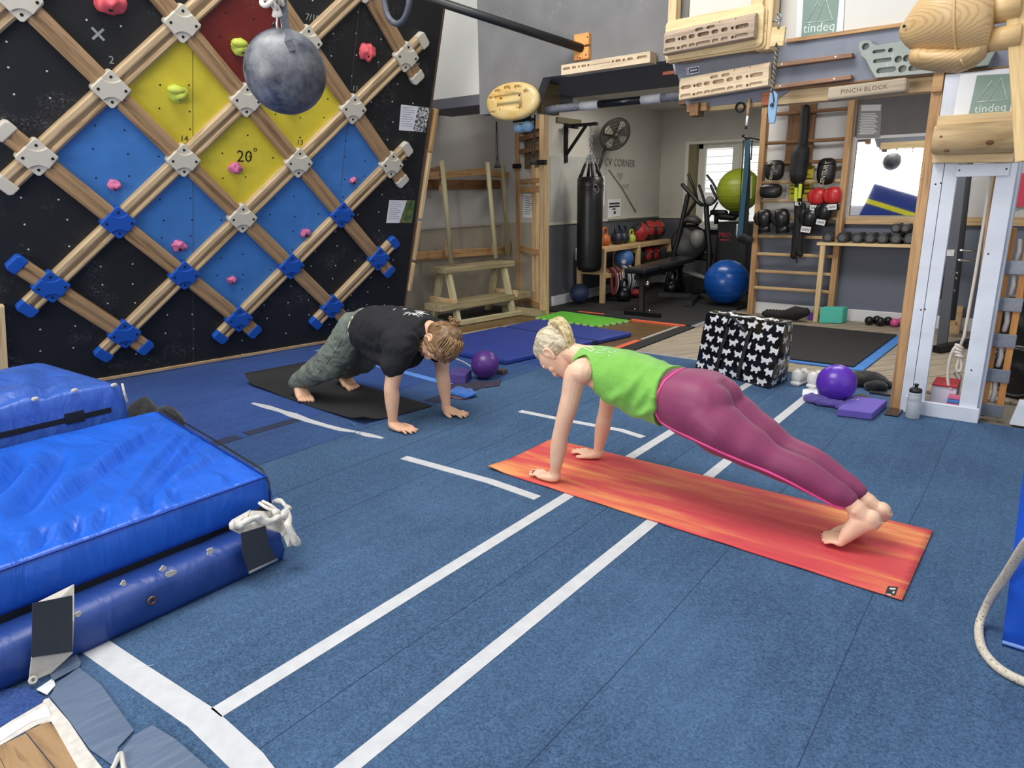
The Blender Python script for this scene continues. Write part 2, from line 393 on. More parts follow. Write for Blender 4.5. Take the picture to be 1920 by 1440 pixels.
# ================================================================ floor coverings
CARPET = carpet('carpet_slate_blue', (86,116,150), (38,58,86)); CARPETM = carpet('carpet_mid_blue', (74,102,148), (36,54,92)); CARPETB = carpet('carpet_bright_blue', (68,96,156), (34,52,102))
def sheet(name, poly, z0, z1, mat, parent=None, bev=0):
    return MB().prism([(x,y,z0) for x,y in poly],(0,0,z1-z0)).build(name, mat, parent, bev)
tag(sheet('carpet',[(-3.02,-1),(2.6,-1),(2.6,4.62),(-.64,4.62),(-.64,5.17),(-2.72,5.17),(-2.72,5.085),(-3.02,5.085)],-.02,0,CARPET),'slate blue ribbed carpet covering the middle of the hall under the orange mat','carpet')
tag(sheet('carpet',[(-3.47,-1),(-3.024,-1),(-3.024,4.3),(-3.47,4.3)],-.02,0,CARPETM),'narrow mid blue carpet strip between the slate and the bright blue carpet','carpet')
tag(sheet('carpet',[(-6.2,-1),(-3.474,-1),(-3.474,4.3),(-3.02,4.3),(-3.02,5.0),(-6.2,5.0)],-.02,0,CARPETB),'bright blue carpet along the foot of the climbing wall','carpet')
# seams that are joints between carpet widths
SEAM = plain('carpet_seam',(38,56,84),.9)
for i,x in enumerate((-2.62,-2.25,-1.35,-.8,-.3)):
    tag(MB().tube([(x+.006*math.sin(y*3+i),y,.0003) for y in np.linspace(-1,5.1,26)],.0011,4).build('carpet_seam',SEAM),None,None,None,'stuff')
# dark strips stuck along the joint
DKB = plain('dark_blue_tape',(38,46,72),.8)
for y0,y1,x0,x1,t in ((1.45,1.98,-3.56,-3.47,'short dark joint strip next to the crash mats'),(2.03,2.37,-3.545,-3.465,'dark joint strip crossing under the ragged white tape'),(3.1,3.5,-3.15,-3.03,'dark joint strip behind the man\'s far hand')):
    tag(sheet('joint_strip',[(x0,y0),(x1,y0),(x1+.015,y1),(x0+.015,y1)],0,.002,DKB),t+' on the blue carpet','tape')
tag(MB().prism([(-5.05,3.66,.0),(-4.3,3.58,0),(-3.7,3.52,0),(-3.05,3.44,0),(-3.05,3.50,0),(-3.7,3.585,0),(-4.3,3.645,0),(-5.05,3.72,0)],(0,0,.002)).build('pale_strip',plain('pale_blue_tape',(92,140,215),.7)),'long pale blue strip across the floor behind the man','tape')
# deck planks
def clip(poly, rect):
    x0,y0,x1,y1 = rect
    for ax,val,sg in ((0,x0,1),(0,x1,-1),(1,y0,1),(1,y1,-1)):
        out = []
        for i in range(len(poly)):
            a,b = poly[i],poly[(i+1)%len(poly)]; da,db = (a[ax]-val)*sg,(b[ax]-val)*sg
            if da >= 0: out.append(a)
            if da*db < 0: t = da/(da-db); out.append((a[0]+(b[0]-a[0])*t,a[1]+(b[1]-a[1])*t))
        poly = out
        if len(poly) < 3: return []
    return poly
DECKM = wood('deck_wood',(158,146,128),(116,104,88),.75,(1.5,60,60))
deck = thing('deck','grey brown plank decking between the carpet and the ladder wall','floor',(-1.2,6.4,-.02))
ang = R(56); ud = Vector((math.cos(ang),math.sin(ang),0)); vd = Vector((-math.sin(ang),math.cos(ang),0)); Mz = Matrix.Rotation(ang,4,'Z')
for i in range(-34,40):
    o = Vector((-1.2,6.4,0))+vd*(i*.128); P = [o+ud*a+vd*b for a,b in ((-7,-.061),(7,-.061),(7,.061),(-7,.061))]
    c = clip([(p.x,p.y) for p in P],(-2.715,5.203,2.49,7.69))
    if not c: continue
    cx = sum(p[0] for p in c)/len(c); cy = sum(p[1] for p in c)/len(c); M = Matrix.Translation((cx,cy,0))@Mz; Mi = M.inverted()
    mb = MB().prism([Mi@Vector((x,y,-.02)) for x,y in c],(0,0,.019))
    me = mb.mesh('plank'); bm = bmesh.new(); bm.from_mesh(me); bmesh.ops.recalc_face_normals(bm,faces=bm.faces); bm.to_mesh(me); bm.free()
    link('plank',me,DECKM,deck,M=M,bev=.003)
PARQ = wood('parquet_wood',(112,86,54),(78,58,36),.32,(2,26,26))
parq = thing('parquet','brown varnished boards between the blue gym mat and the green mat','floor',(-3.6,5.9,-.02))
for i in range(9):
    y = 5.18+i*.16; board('board',(-4.75,y,-.011),(-2.865,y,-.011),.157,.018,PARQ,parq,bev=.0015)
bx('board',(-4.75,5.005,-.02),(-3.03,5.097,-.003),PARQ,parq)
tag(sheet('edge_strip',[(-2.86,5.10),(-2.73,5.10),(-2.73,6.52),(-2.86,6.52)],-.018,.002,BLACK_RUBBER),'black rubber edge strip dividing the parquet from the planks','strip')
AL = plain('aluminium_trim',(190,192,196),.4,.6,.05)
tag(sheet('edge_trim',[(-2.74,5.172),(-2.0,5.172),(-2.0,5.20),(-2.74,5.20)],-.02,.004,AL),'silver trim along the carpet edge behind the woman','trim')
tag(sheet('edge_trim',[(-.98,5.172),(-.64,5.172),(-.64,5.20),(-.98,5.20)],-.02,.004,AL),'silver trim along the carpet edge by the wooden post','trim')
tag(sheet('edge_trim',[(-2.78,6.53),(-2.72,6.53),(-2.72,7.69),(-2.78,7.69)],-.02,.005,AL),'silver trim where the black rubber tiles meet the planks','trim')
ORT = plain('orange_tape',(226,100,62),.6,var=.08)
for poly,t in (([(-3.44,6.49),(-2.83,6.47),(-2.83,6.53),(-3.44,6.55)],'long orange tape strip along the front edge of the black rubber tiles'),([(-4.2,6.65),(-3.86,6.64),(-3.86,6.69),(-4.2,6.70)],'short orange tape strip behind the green mat'),([(-2.92,5.03),(-2.865,5.03),(-2.865,5.62),(-2.92,5.62)],'orange tape strip running beside the blue gym mat')):
    tag(sheet('orange_tape',poly,.0085 if poly[0][1]>6.6 else -.002,.0105 if poly[0][1]>6 else .0035,ORT),t,'tape')
tag(sheet('grey_tape',[(-2.90,5.68),(-2.868,5.68),(-2.868,6.46),(-2.90,6.46)],-.002,.004,plain('grey_tape',(170,165,155),.7)),'grey tape strip beside the black rubber edge strip','tape')
# rubber tiles in the back room
rub = thing('rubber_flooring','black interlocking rubber floor tiles under the punch bag and bench','floor',(-3.7,8,-.02))
for i in range(2):
    for j in range(4):
        x0 = -4.675+i*.95; y0 = 6.56+j*.78
        if i==1 and j==4: continue
        bx('rubber_tile',(x0,y0,-.02),(x0+.945,min(y0+.775,9.63),.008),BLACK_RUBBER,rub,.003)
# white court tape
def tape(name,pts,w,label,cat='tape',mat=TAPE,z=.0016,wv=None):
    P = [Vector((x,y,0)) for x,y in pts]; L=[];Rr=[]
    for i,p in enumerate(P):
        d = (P[min(i+1,len(P)-1)]-P[max(i-1,0)]).normalized(); n = Vector((-d.y,d.x,0)); ww = w*(wv[i] if wv else 1)/2
        L.append(p+n*ww); Rr.append(p-n*ww)
    return tag(MB().prism([(p.x,p.y,.0002) for p in Rr+L[::-1]],(0,0,z)).build(name,mat),label,cat)
a0,a1,b0,b1 = PZ(366,1348),PZ(1382,722),PZ(632,1432),PZ(1506,748)
def axy(*ps): return [(p.x,p.y) for p in ps]
tape('white_tape',[(-1.555,.722),(-1.55,4.75)],.052,'long white floor tape line on the left, passing under the orange mat')
tape("white_tape",[(-1.135,.35),(-1.135,4.62)],.052,'long white floor tape line on the right, ending at the white shoes')
tape('white_tape',[(-2.12,.655),(-1.9,.668),(-1.57,.69),(-1.34,.68),(-1.1,.64)],.075,'wide white tape strip across the near end of the carpet')
tape('white_tape',axy(*[PZ(u,v) for u,v in ((757,858),(830,878),(920,903),(1008,934))]),.05,'short white tape between the hands of the two people, nearest the camera')
tape('white_tape',axy(*[PZ(u,v) for u,v in ((975,771),(1060,788),(1165,807),(1206,820))]),.045,'short white tape behind the woman\'s hands')
tape('white_tape',axy(*[PZ(u,v) for u,v in ((473,756),(500,763),(530,772),(548,778),(575,788),(610,798),(640,806),(667,810),(690,816),(718,822))]),.05,'ragged white tape in front of the black exercise mat',wv=[.5,1.1,.8,1.3,1,.8,.9,.5,1,.4])
# blue folding gym mat
GYM = plain('gym_mat_blue',(36,58,138),.55,bump=.06,bscale=150); GYMD = plain('gym_mat_fold',(20,26,60),.7)
gm = thing('gym_mat','dark blue folding gym mat lying by the wooden steps','mat',(-3.8,5,0))
c1,c2,c3,c4 = (-4.34,4.22),(-3.30,4.18),(-3.02,5.74),(-4.18,5.86)
def lp(a,b,t): return (a[0]+(b[0]-a[0])*t,a[1]+(b[1]-a[1])*t)
sheet('mat_panel',[c1,c2,lp(c2,c3,.66),lp(c1,c4,.66)],.002,.045,GYM,gm,.012)
sheet('mat_panel',[lp(c1,c4,.69),lp(c2,c3,.69),c3,c4],.002,.042,GYM,gm,.012)
sheet('fold_strip',[lp(c1,c4,.65),lp(c2,c3,.65),lp(c2,c3,.70),lp(c1,c4,.70)],.002,.036,GYMD,gm)
# green jigsaw mat
GRN = plain('green_foam',(92,178,48),.7,bump=.1,bscale=200)
g = thing('green_mat','bright green foam play mat with a jigsaw edge','mat',(-4,6.3,0))
q1,q2,q3,q4 = (-4.34,6.05),(-3.53,5.98),(-3.41,6.43),(-4.34,6.54)
sheet('mat_sheet',[q1,q2,q3,q4],.001,.02,GRN,g,.003)
ed = MB()
for (a,b) in ((q1,q2),(q2,q3)):
    n = int(math.dist(a,b)/.045)
    for i in range(n):
        if i%2: continue
        p,q = lp(a,b,i/n),lp(a,b,(i+1)/n); d = Vector((q[0]-p[0],q[1]-p[1],0)).normalized(); nn = Vector((d.y,-d.x,0))*.022
        ed.prism([(p[0],p[1],.001),(q[0],q[1],.001),(q[0]+nn.x,q[1]+nn.y,.001),(p[0]+nn.x,p[1]+nn.y,.001)],(0,0,.017))
tag(ed.build('jigsaw_edge',plain('pale_green_foam',(170,196,140),.8),g),None,None,None,'stuff')
# black mat by the dumbbells with a blue mat beneath
tag(sheet('blue_mat',[(-2.02,5.49),(-.985,5.50),(-.94,7.06),(-1.98,7.10)],0,.012,plain('blue_mat_foam',(62,120,190),.7),None,.003),'blue mat showing as a rim under the black mat by the dumbbell shelf','mat')
tag(sheet('black_mat',[(-2.0,5.55),(-1.06,5.55),(-1.02,7.04),(-1.98,7.06)],.0125,.024,BLACK_RUBBER,None,.003),'large black rubber mat on the planks in front of the dumbbell shelf','mat')
# ================================================================ climbing wall
WO = Vector((-4.785,2.563,1.556)); wy, wl = R(81.54), .3434
HD = Vector((math.cos(wy),math.sin(wy),0)); NH = Vector((math.sin(wy),-math.cos(wy),0))
UP = Vector((0,0,math.cos(wl)))+NH*math.sin(wl); NN = HD.cross(UP)
MW = Matrix(((HD.x,UP.x,NN.x,WO.x),(HD.y,UP.y,NN.y,WO.y),(HD.z,UP.z,NN.z,WO.z),(0,0,0,1))); MWI = MW.inverted()
SURF = -.048
def WP(u,v,w=SURF):
    d = _ray(u,v); p0 = WO+NN*w; t = (p0-CAMP).dot(NN)/d.dot(NN); q = MWI@(CAMP+d*t); return Vector((q.x,q.y,w))
def WL(mb, name, mat, parent, bev=0, M=None):
    me = mb.mesh(name); bm = bmesh.new(); bm.from_mesh(me); bmesh.ops.recalc_face_normals(bm,faces=bm.faces); bm.to_mesh(me); bm.free()
    return link(name, me, mat, parent, M=M or MW, bev=bev)
PANEL = dusty('climbing_panel_black', (25,26,27), (150,150,152), .58, .6, 2.2)
cw = thing('climbing_wall','overhanging black climbing board with a wooden diamond lattice and painted squares','climbing wall',(-5.3,2.5,0))
vb = -1.652
bl, br, e1, e2 = WP(12,712), WP(748,640), WP(755,590), WP(833,0)
ku = (e2.x-e1.x)/(e2.y-e1.y); vt = 2.15
poly = [(bl.x-.0,vb,SURF),(e1.x+ku*(vb-e1.y),vb,SURF),(e1.x+ku*(vt-e1.y),vt,SURF),(-3.2,vt,SURF),(-3.2,.4,SURF),(WP(3,580).x,WP(3,580).y,SURF)]
WL(MB().prism(poly,(0,0,-.03)),'board_panel',PANEL,cw)
def node(a,b): return Vector((.4243*(a+b),.4243*(b-a),0))
PC = {'yellow':dusty('yellow_panel',(214,196,56),(150,140,60),.7,.5), 'blue':dusty('blue_panel',(64,122,192),(140,170,215),.62,.5,2.5), 'red':dusty('red_panel',(112,34,28),(190,150,140),.6,.5)}
cells = {(0,0):'yellow',(-1,0):'yellow',(0,1):'yellow',(-1,1):'red',(-1,-1):'blue',(0,-1):'blue',(1,-1):'blue',(1,0):'blue',(1,1):'blue'}
for (i,j),c in cells.items():
    q = [node(i,j),node(i+1,j),node(i+1,j+1),node(i,j+1)]
    WL(MB().prism([p+Vector((0,0,SURF+.0005)) for p in q],(0,0,.0025)),'painted_square',PC[c],cw)
SPA = wood('spar_wood',(190,165,128),(138,110,78),.5,(2,30,30)); SPB = wood('spar_wood_dark',(168,136,98),(112,84,56),.5,(2,30,30))
def spar(p,q,mat,groove):
    p,q = Vector(p),Vector(q); L = (q-p).length; x = (q-p).normalized(); y = Vector((-x.y,x.x,0)); h = -SURF
    prof = [(-.056,0),(.056,0),(.056,h*.72),(.046,h*.95),(.022,h),(.012,h*.96)]
    prof += ([(.002,h*.42),(-.016,h*.42),(-.026,h*.9)] if groove else [(.0,h*.8),(-.014,h*.8),(-.022,h*.93)])+[(-.040,h*.95),(-.056,h*.7)]
    M = MW@Matrix(((x.x,y.x,0,(p.x+q.x)/2),(x.y,y.y,0,(p.y+q.y)/2),(0,0,1,SURF),(0,0,0,1)))
    mb = MB().prism([(-L/2,a,b) for a,b in prof],(L,0,0))
    for t in (-L/2+.13,L/2-.13):
        pass
    o = WL(mb,'spar',mat,cw,0,M)
    return o
rows_b = {-2:(-.42,1.34),-1:(-1.36,2.34),0:(-2.9,3.34),1:(-1.9,3.34),2:(-.9,2.34),3:(-.6,1.34)}
rows_a = {-2:(-.6,1.6),-1:(-1.42,2.4),0:(-2.36,3.5),1:(-2.36,3.34),2:(-1.36,2.34),3:(-.36,1.36)}
nodes = {}
for b,(s,e) in rows_b.items():
    for a,(s2,e2_) in rows_a.items():
        if s-.01<=a<=e+.01 and s2-.01<=b<=e2_+.01: nodes[(a,b)] = 1
def cuts(s,e,ks):
    c = [s]+sorted(k for k in ks if s<k<e)+[e]; return list(zip(c[:-1],c[1:]))
g = .075/.6
for b,(s,e) in rows_b.items():
    ks = [a for (a,bb) in nodes if bb==b]
    for p,q in cuts(s,e,ks):
        spar(node(p+(g if p in ks else 0),b),node(q-(g if q in ks else 0),b),SPB,False)
for a,(s,e) in rows_a.items():
    ks = [b for (aa,b) in nodes if aa==a]
    for p,q in cuts(s,e,ks):
        spar(node(a,p+(g if p in ks else 0)),node(a,q-(g if q in ks else 0)),SPA,True)
CREAM = dusty('cream_resin',(205,198,182),(120,115,105),.66,.45,9); BLUER = dusty('blue_resin',(30,84,178),(20,40,90),.66,.4,9)
blue_nodes = {(0,-1),(1,-1),(0,-2),(1,-2),(2,-1),(2,0),(2,1),(3,0),(3,1)}
HOLE = plain('bolt_hole',(16,14,12),.8,var=0)
def jcover():
    mb = MB(); s = .084; h = -SURF
    mb.prism([(-s+.012,-s,0),(s-.012,-s,0),(s,-s+.012,0),(s,s-.012,0),(s-.012,s,0),(-s+.012,s,0),(-s,s-.012,0),(-s,-s+.012,0)],(0,0,h+.003))
    # raised saddle with two hollowed sides
    def arc(cx,cy,r,t0,t1,n=7): return [(cx+r*math.cos(t0+(t1-t0)*i/(n-1)),cy+r*math.sin(t0+(t1-t0)*i/(n-1)),h+.003) for i in range(n)]
    top = [(-y,x,z) for x,y,z in arc(-s,-s,.075,R(90),R(0))+[(s,-s+.012,h+.003),(s,-.0,h+.003)]+arc(s,s,.075,R(270),R(180))+[(-s+.012,s,h+.003),(-s,s-.012,h+.003)]]
    mb.prism(top,(0,0,.012)); return mb
JM = jcover().mesh('junction_cover')
bmj = bmesh.new(); bmj.from_mesh(JM); bmesh.ops.recalc_face_normals(bmj,faces=bmj.faces); bmj.to_mesh(JM); bmj.free()
JMB = JM.copy(); JM.materials.append(CREAM); JMB.materials.append(BLUER)
HM = MB().prism([(.009*math.cos(t),.009*math.sin(t),0) for t in np.linspace(0,2*math.pi,8,endpoint=False)],(0,0,.0015)).mesh('bolt_hole'); HM.materials.append(HOLE)
for (a,b) in nodes:
    p = node(a,b); M = MW@Matrix.Translation((p.x,p.y,SURF))@Matrix.Rotation(R(-45),4,'Z')
    jc = link('junction_cover',(JMB if (a,b) in blue_nodes else JM),None,cw,M=M,bev=.005)
    for dx,dy,z in ((.054,.054,.0635),(-.054,-.054,.0635),(.052,-.052,.0515),(-.052,.052,.0515)):
        link('bolt_hole',HM,None,jc,M=M@Matrix.Translation((dx,dy,z)))
def cap(c, d, mat):
    x = Vector(d).normalized(); y = Vector((-x.y,x.x,0)); M = MW@Matrix(((x.x,y.x,0,c.x),(x.y,y.y,0,c.y),(0,0,1,SURF),(0,0,0,1)))
    h = -SURF+.004; mb = MB().prism([(-.045,-.06,0),(.012,-.06,0),(.03,-.045,0),(.03,.045,0),(.012,.06,0),(-.045,.06,0)],(0,0,h))
    WL(mb,'end_cap',mat,cw,.008,M)
da = node(1,0)-node(0,0); db = node(0,1)-node(0,0)
for b,(s,e) in rows_b.items():
    if b in (-2,): cap(node(s,b),-da,BLUER)
    if b==-1: cap(node(s,b),-da,CREAM)
    cap(node(e,b),da,BLUER if b<2 else CREAM)
for a,(s,e) in rows_a.items():
    if a>-2: cap(node(a,s),-db,BLUER if a>=0 else CREAM)
    if a>=1: cap(node(a,e),db,CREAM if a<3 else BLUER)
# bolt sockets
def inpoly(p,poly):
    c = False; n = len(poly)
    for i in range(n):
        x1,y1,x2,y2 = poly[i][0],poly[i][1],poly[(i+1)%n][0],poly[(i+1)%n][1]
        if (y1>p[1])!=(y2>p[1]) and p[0] < (x2-x1)*(p[1]-y1)/(y2-y1)+x1: c = not c
    return c
tw, td = MB(), MB()
for i in range(-14,10):
    for j in range(-11,14):
        u,v = i*.2+.07+random.uniform(-.02,.02), j*.152+.03+random.uniform(-.02,.02)
        if not inpoly((u,v),poly): continue
        a = (u/.4243-v/.4243)/2; b = (u/.4243+v/.4243)/2
        fa,fb = a-round(a),b-round(b)
        near_spar = (abs(fa)<.13 and (round(a) in rows_a)) or (abs(fb)<.13 and (round(b) in rows_b))
        if near_spar: continue
        c = cells.get((math.floor(a),math.floor(b)))
        (td if c else tw).prism([(u+.0062*math.cos(t),v+.0062*math.sin(t),SURF+(.003 if c else .0)) for t in np.linspace(0,2*math.pi,6,endpoint=False)],(0,0,.0014))
tag(WL(tw,'bolt_sockets',plain('socket_pale',(196,196,190),.6),cw),kind='stuff'); tag(WL(td,'bolt_sockets',HOLE,cw),kind='stuff')
for (u0,v0,v1,m) in ((362,690,-1,'w'),(648,0,0,'w')):
    x = WP(u0,560 if u0==362 else 260).x
    WL(MB().box((x-.002,vb if u0==362 else -.2,SURF+.0028),(x+.002,1.2,SURF+.0036)),'panel_joint',plain('joint_grey',(70,72,76),.7),cw)
def wtext(s,px,py,size,mat,name='lettering',rot=0,w=.0035):
    p = WP(px,py); M = MW@Matrix.Translation((p.x,p.y,SURF+w))@Matrix.Rotation(rot,4,'Z'); return text(name,s,M,size,mat,cw)
CHK = plain('chalk_lettering',(150,152,150),.9); DKI = plain('stencil_black',(34,32,22),.8)
wtext('20',458,294,.12,DKI); wtext('°',478,288,.10,DKI); wtext('14',345,260,.055,DKI); wtext('13',562,267,.055,DKI)
wtext('11',666,166,.055,CHK,w=.001); wtext('7/10',586,34,.062,CHK,w=.001); wtext('2',209,113,.062,CHK,w=.001); wtext('×',184,67,.17,CHK,w=.001)
# edge battens
e = [WP(x,y,SURF) for x,y in ((816,200),(800,300),(782,400),(768,540))]
DW = DARK_WOOD
for i,(t0,t1) in enumerate(((0,.23),(.24,.6),(.62,.83),(.85,1.0))):
    a,b = WP(815-50*t0*1.02,205+340*t0),WP(815-50*t1*1.02,205+340*t1)
    board('edge_batten',MW@(a+Vector((.022,0,-.02))),MW@(b+Vector((.022,0,-.02))),.03,.07,(PINE_WARM,PINE_PALE,PINE,PINE_PALE)[i],cw,up=NN)
board('side_frame',MW@Vector((e1.x+.02+ku*(vb-e1.y),vb,SURF-.06)),MW@Vector((e1.x+.02+ku*(vt-e1.y),vt,SURF-.06)),.03,.09,plain('brown_edge',(120,98,76),.7),cw,up=NN)
board('side_frame',MW@(WP(6,712)+Vector((0,0,.01))),MW@(WP(-3,570)+Vector((0,0,.01))),.05,.06,PINE_PALE,cw,up=NN)
board('foot_rail',MW@Vector((bl.x,vb+.01,SURF+.006)),MW@Vector((br.x,vb+.01,SURF+.006)),.02,.012,PINE,cw,up=NN,bev=0)
# climbing holds (bolted on, each a thing)
HC = {'pink':plain('hold_pink',(205,110,150),.6,bump=.2,bscale=90),'salmon':plain('hold_salmon',(222,92,100),.6,bump=.2,bscale=90),'lime':plain('hold_lime',(188,200,78),.55,bump=.1,bscale=90)}
holds = [(200,4,.085,'salmon','large salmon pink climbing hold cut by the top edge, on black'),(449,88,.062,'lime','lime climbing hold on the dark red square'),(331,175,.062,'lime','lime climbing hold on the yellow square numbered 14'),
 (686,97,.066,'salmon','ribbed salmon pink climbing hold on the black square numbered 11'),(213,346,.042,'pink','small pink climbing hold on the leftmost blue square'),(440,314,.046,'pink','pink climbing hold under the number 20 on yellow'),
 (334,460,.048,'pink','pink climbing hold on the blue square below number 14'),(571,436,.042,'pink','pink climbing hold on the blue square right of the lowest yellow square'),(434,524,.038,'pink','pink climbing hold on the lowest blue square'),
 (661,338,.034,'pink','tiny pink climbing hold on the rightmost blue square'),(545,200,.05,'lime','lime climbing hold mostly hidden behind the hanging ball')]
for k,(px,py,r,c,lab) in enumerate(holds):
    p = WP(px,py); t = thing('climbing_hold',lab,'climbing hold',MW@(p+Vector((0,0,.003))),'climbing holds on the black board')
    mb = MB().ell((0,0,0),(r*1.05,r*.85,r*.75),nu=22,nv=14)
    mb = lump(mb,r*.35,1.4/r,k)
    if c=='salmon': mb.v = [tuple(Vector(q)*(1+.09*math.sin(q[0]*9/r*.9))) for q in mb.v]
    if c=='lime': mb.ell((-r*.25,r*.45,r*.35),(r*.9,r*.5,r*.55),nu=16,nv=10)
    mb.v = [(q[0],q[1],max(q[2],-r*.15)+r*.15) for q in mb.v]
    WL(mb,'hold_body',HC[c],t,0,MW@Matrix.Translation((p.x,p.y,SURF+.003)))
    WL(MB().prism([(.011*math.cos(a),-r*.35+.011*math.sin(a),r*.62) for a in np.linspace(0,2*math.pi,10,endpoint=False)],(0,0,r*.22)),'bolt_hole',HOLE,t,0,MW@Matrix.Translation((p.x,p.y,SURF+.003)))
# leaflets
def leaflet(pts,label,pic,mat2):
    P = [WP(x,y,SURF+.004) for x,y in pts]; c = sum(P,Vector())/4; t = thing('leaflet',label,'paper',MW@c)
    WL(MB().prism(P,(0,0,.0012)),'page',PAPER,t)
    Q = [P[0].lerp(P[1],pic[0]),P[1],P[2],P[3].lerp(P[2],pic[1])]; Z = Vector((0,0,.0016))
    WL(MB().prism([q+Z for q in Q],(0,0,.0004)),'picture',mat2,t)
    mb = MB()
    for k in range(9):
        a = P[0].lerp(P[3],.1+.09*k); b = P[1].lerp(P[2],.1+.09*k)
        s0,s1 = a.lerp(b,.06),a.lerp(b,.06+(.5 if k%3 else .38)*pic[1]/.6)
        mb.prism([s0+Z,s1+Z,s1+Z+Vector((0,.004,0)),s0+Z+Vector((0,.004,0))],(0,0,.0003))
    WL(mb,'print',plain('faint_print',(150,150,160),.8),t)
k = NT('mono_picture'); k.base(k.ramp(k.noise(60,4),[(.42,lin((20,20,20))),(.58,lin((220,220,220)))])); MONO = k.m
k = NT('garden_picture'); k.base(k.ramp(k.noise(35,4),[(.35,lin((50,80,40))),(.55,lin((95,120,70))),(.72,lin((170,70,50)))])); GARD = k.m
leaflet([(752,196),(806,202),(797,248),(748,244)],'printed leaflet with a black and white picture on the climbing wall edge',(.6,.5),MONO)
leaflet([(730,375),(778,376),(772,418),(724,418)],'printed leaflet with a green garden picture on the climbing wall edge',(.68,.5),GARD)
# ================================================================ hanging things in front
k = NT('scuffed_grey_ball'); n1=k.noise(5,6,None,.7); n2=k.noise(30,4,k.coord((1,1,.5)))
sep=k.n('ShaderNodeSeparateXYZ'); k.l(k.coord(),sep.inputs[0])
k.base(k.mix(k.ramp(n1,[(.40,(0,0,0,1)),(.72,(.9,.9,.9,1))]),k.ramp(n2,[(.35,lin((24,28,40))),(.7,lin((66,70,82)))]),lin((148,150,154)))); k.b.inputs['Roughness'].default_value=.42; k.bump(n2,.08,.003); BALLM=k.m
bc = Vector((-2.4,1.728,1.756)); br_ = .15
hb = thing('hanging_ball','large scuffed grey wooden ball hung on a strap in front of the climbing wall','ball',bc)
MB().ell(bc,br_,nu=40,nv=28).build('ball',BALLM,hb,org=bc)
WEB = fabric('grey_webbing',(70,74,84),.8,.4,60)
pt = bc+(CAMP-bc).normalized()*.0
tp = Vector((bc.x-.02,bc.y-.03,bc.z+.15))
def onb(u,v,k=1.012):
    d=_ray(u,v).normalized(); oc=CAMP-bc; b_=oc.dot(d); disc=b_*b_-(oc.dot(oc)-(br_*k)**2); 
    t=-b_-math.sqrt(max(disc,0)); return CAMP+d*t
sl = [onb(549,97),onb(545,85),onb(541,76,1.03),PX(537,55,-2.33),PX(533,30,-2.34),PX(529,-20,-2.35)]
L=[];Rr=[]
for i,p in enumerate(sl):
    d=(sl[min(i+1,5)]-sl[max(i-1,0)]).normalized(); s_=d.cross(CF).normalized()*.014; L.append(p+s_);Rr.append(p-s_)
mb=MB()
for i in range(5): mb.prism([L[i],Rr[i],Rr[i+1],L[i+1]],-CF*.004)
mb.build('strap',WEB,hb)
ROPEM = plain('white_rope',(214,206,196),.8,bump=.4,bscale=120)
kn = PX(513,-2,-2.36); mb=MB()
for k_,(u,v) in enumerate(((500,2),(508,-4),(518,-2),(525,4),(512,8))):
    mb.torus(PX(u,v,-2.36),.020,.0085,(.3*k_-.5,1,.4*k_-.7),14)
mb.tube([PX(510,-60,-2.36),PX(511,-10,-2.36)],.011,8)
mb.loft([(PX(517,8,-2.36),(.012,0,0),(0,.012,0)),(PX(519,18,-2.36),(.017,0,0),(0,.012,0)),(PX(521,30,-2.36),(.022,.008,0),(0,.012,0)),(PX(522,33,-2.36),(.016,.006,0),(0,.008,0))],10)
mb.build('rope_knot',ROPEM,hb)
MB().tube([PX(520,30,-2.36),PX(519,45,-2.36),PX(522,62,-2.37),PX(527,63,-2.37),PX(530,55,-2.37),PX(528,40,-2.36),PX(525,31,-2.36)],.0042,8,closed=True).build('carabiner',plain('carabiner_white',(216,214,210),.35,.3),hb)
MB().torus(bc+Vector((-.01,-.02,.152)),.014,.004,(1,.5,0),14).build('eye_bolt',BLACK_METAL,hb)
# dark loop handle
mb=MB(); P=catmull([PY(721,-60,3),PY(720,-10,3),PY(723,16,3),PY(731,36,3),PY(745,45,3),PY(757,36,3),PY(765,16,3),PY(768,-10,3),PY(767,-60,3)],5)
hl=tag(mb.tube(P,.0165,10).build('hanging_loop',plain('worn_black_rubber',(72,76,88),.6,var=.3,scale=30)),'dark rubber loop hanging into view in front of the wall\'s top right','loop')
# long black bar
bar = thing('climbing_bar','long black horizontal bar running from the grey header across the climbing wall','bar',PY(1088,90,4.62))
p0=PY(1092,91,4.61); q0=PX(800,-4,-3.6)
rod('bar_tube',p0,p0+(q0-p0)*1.15,.030,plain('bar_black',(38,40,40),.45,.2,.15),bar,18)
M=plane_M(PY(1092,88,4.615),(1,0,0),(0,0,1))
me=MB().prism([(x*.062,y*.085,-.018) for x,y in ((-1,-1),(1,-1),(1,-.08),(.4,-.08),(.4,.08),(1,.08),(1,1),(-1,1))],(0,0,.036)).mesh('mount_block'); link('mount_block',me,wood('orange_ply',(222,160,90),(190,120,60)),bar,M=M,bev=.003)
for dx,dz in ((-.04,-.065),(.03,-.055),(.04,.06),(-.02,-.07)):
    MB().ell(PY(1092,88,4.596)+Vector((dx,0,dz)),(.005,.002,.005),nu=8,nv=6).build('screw',HOLE,bar)
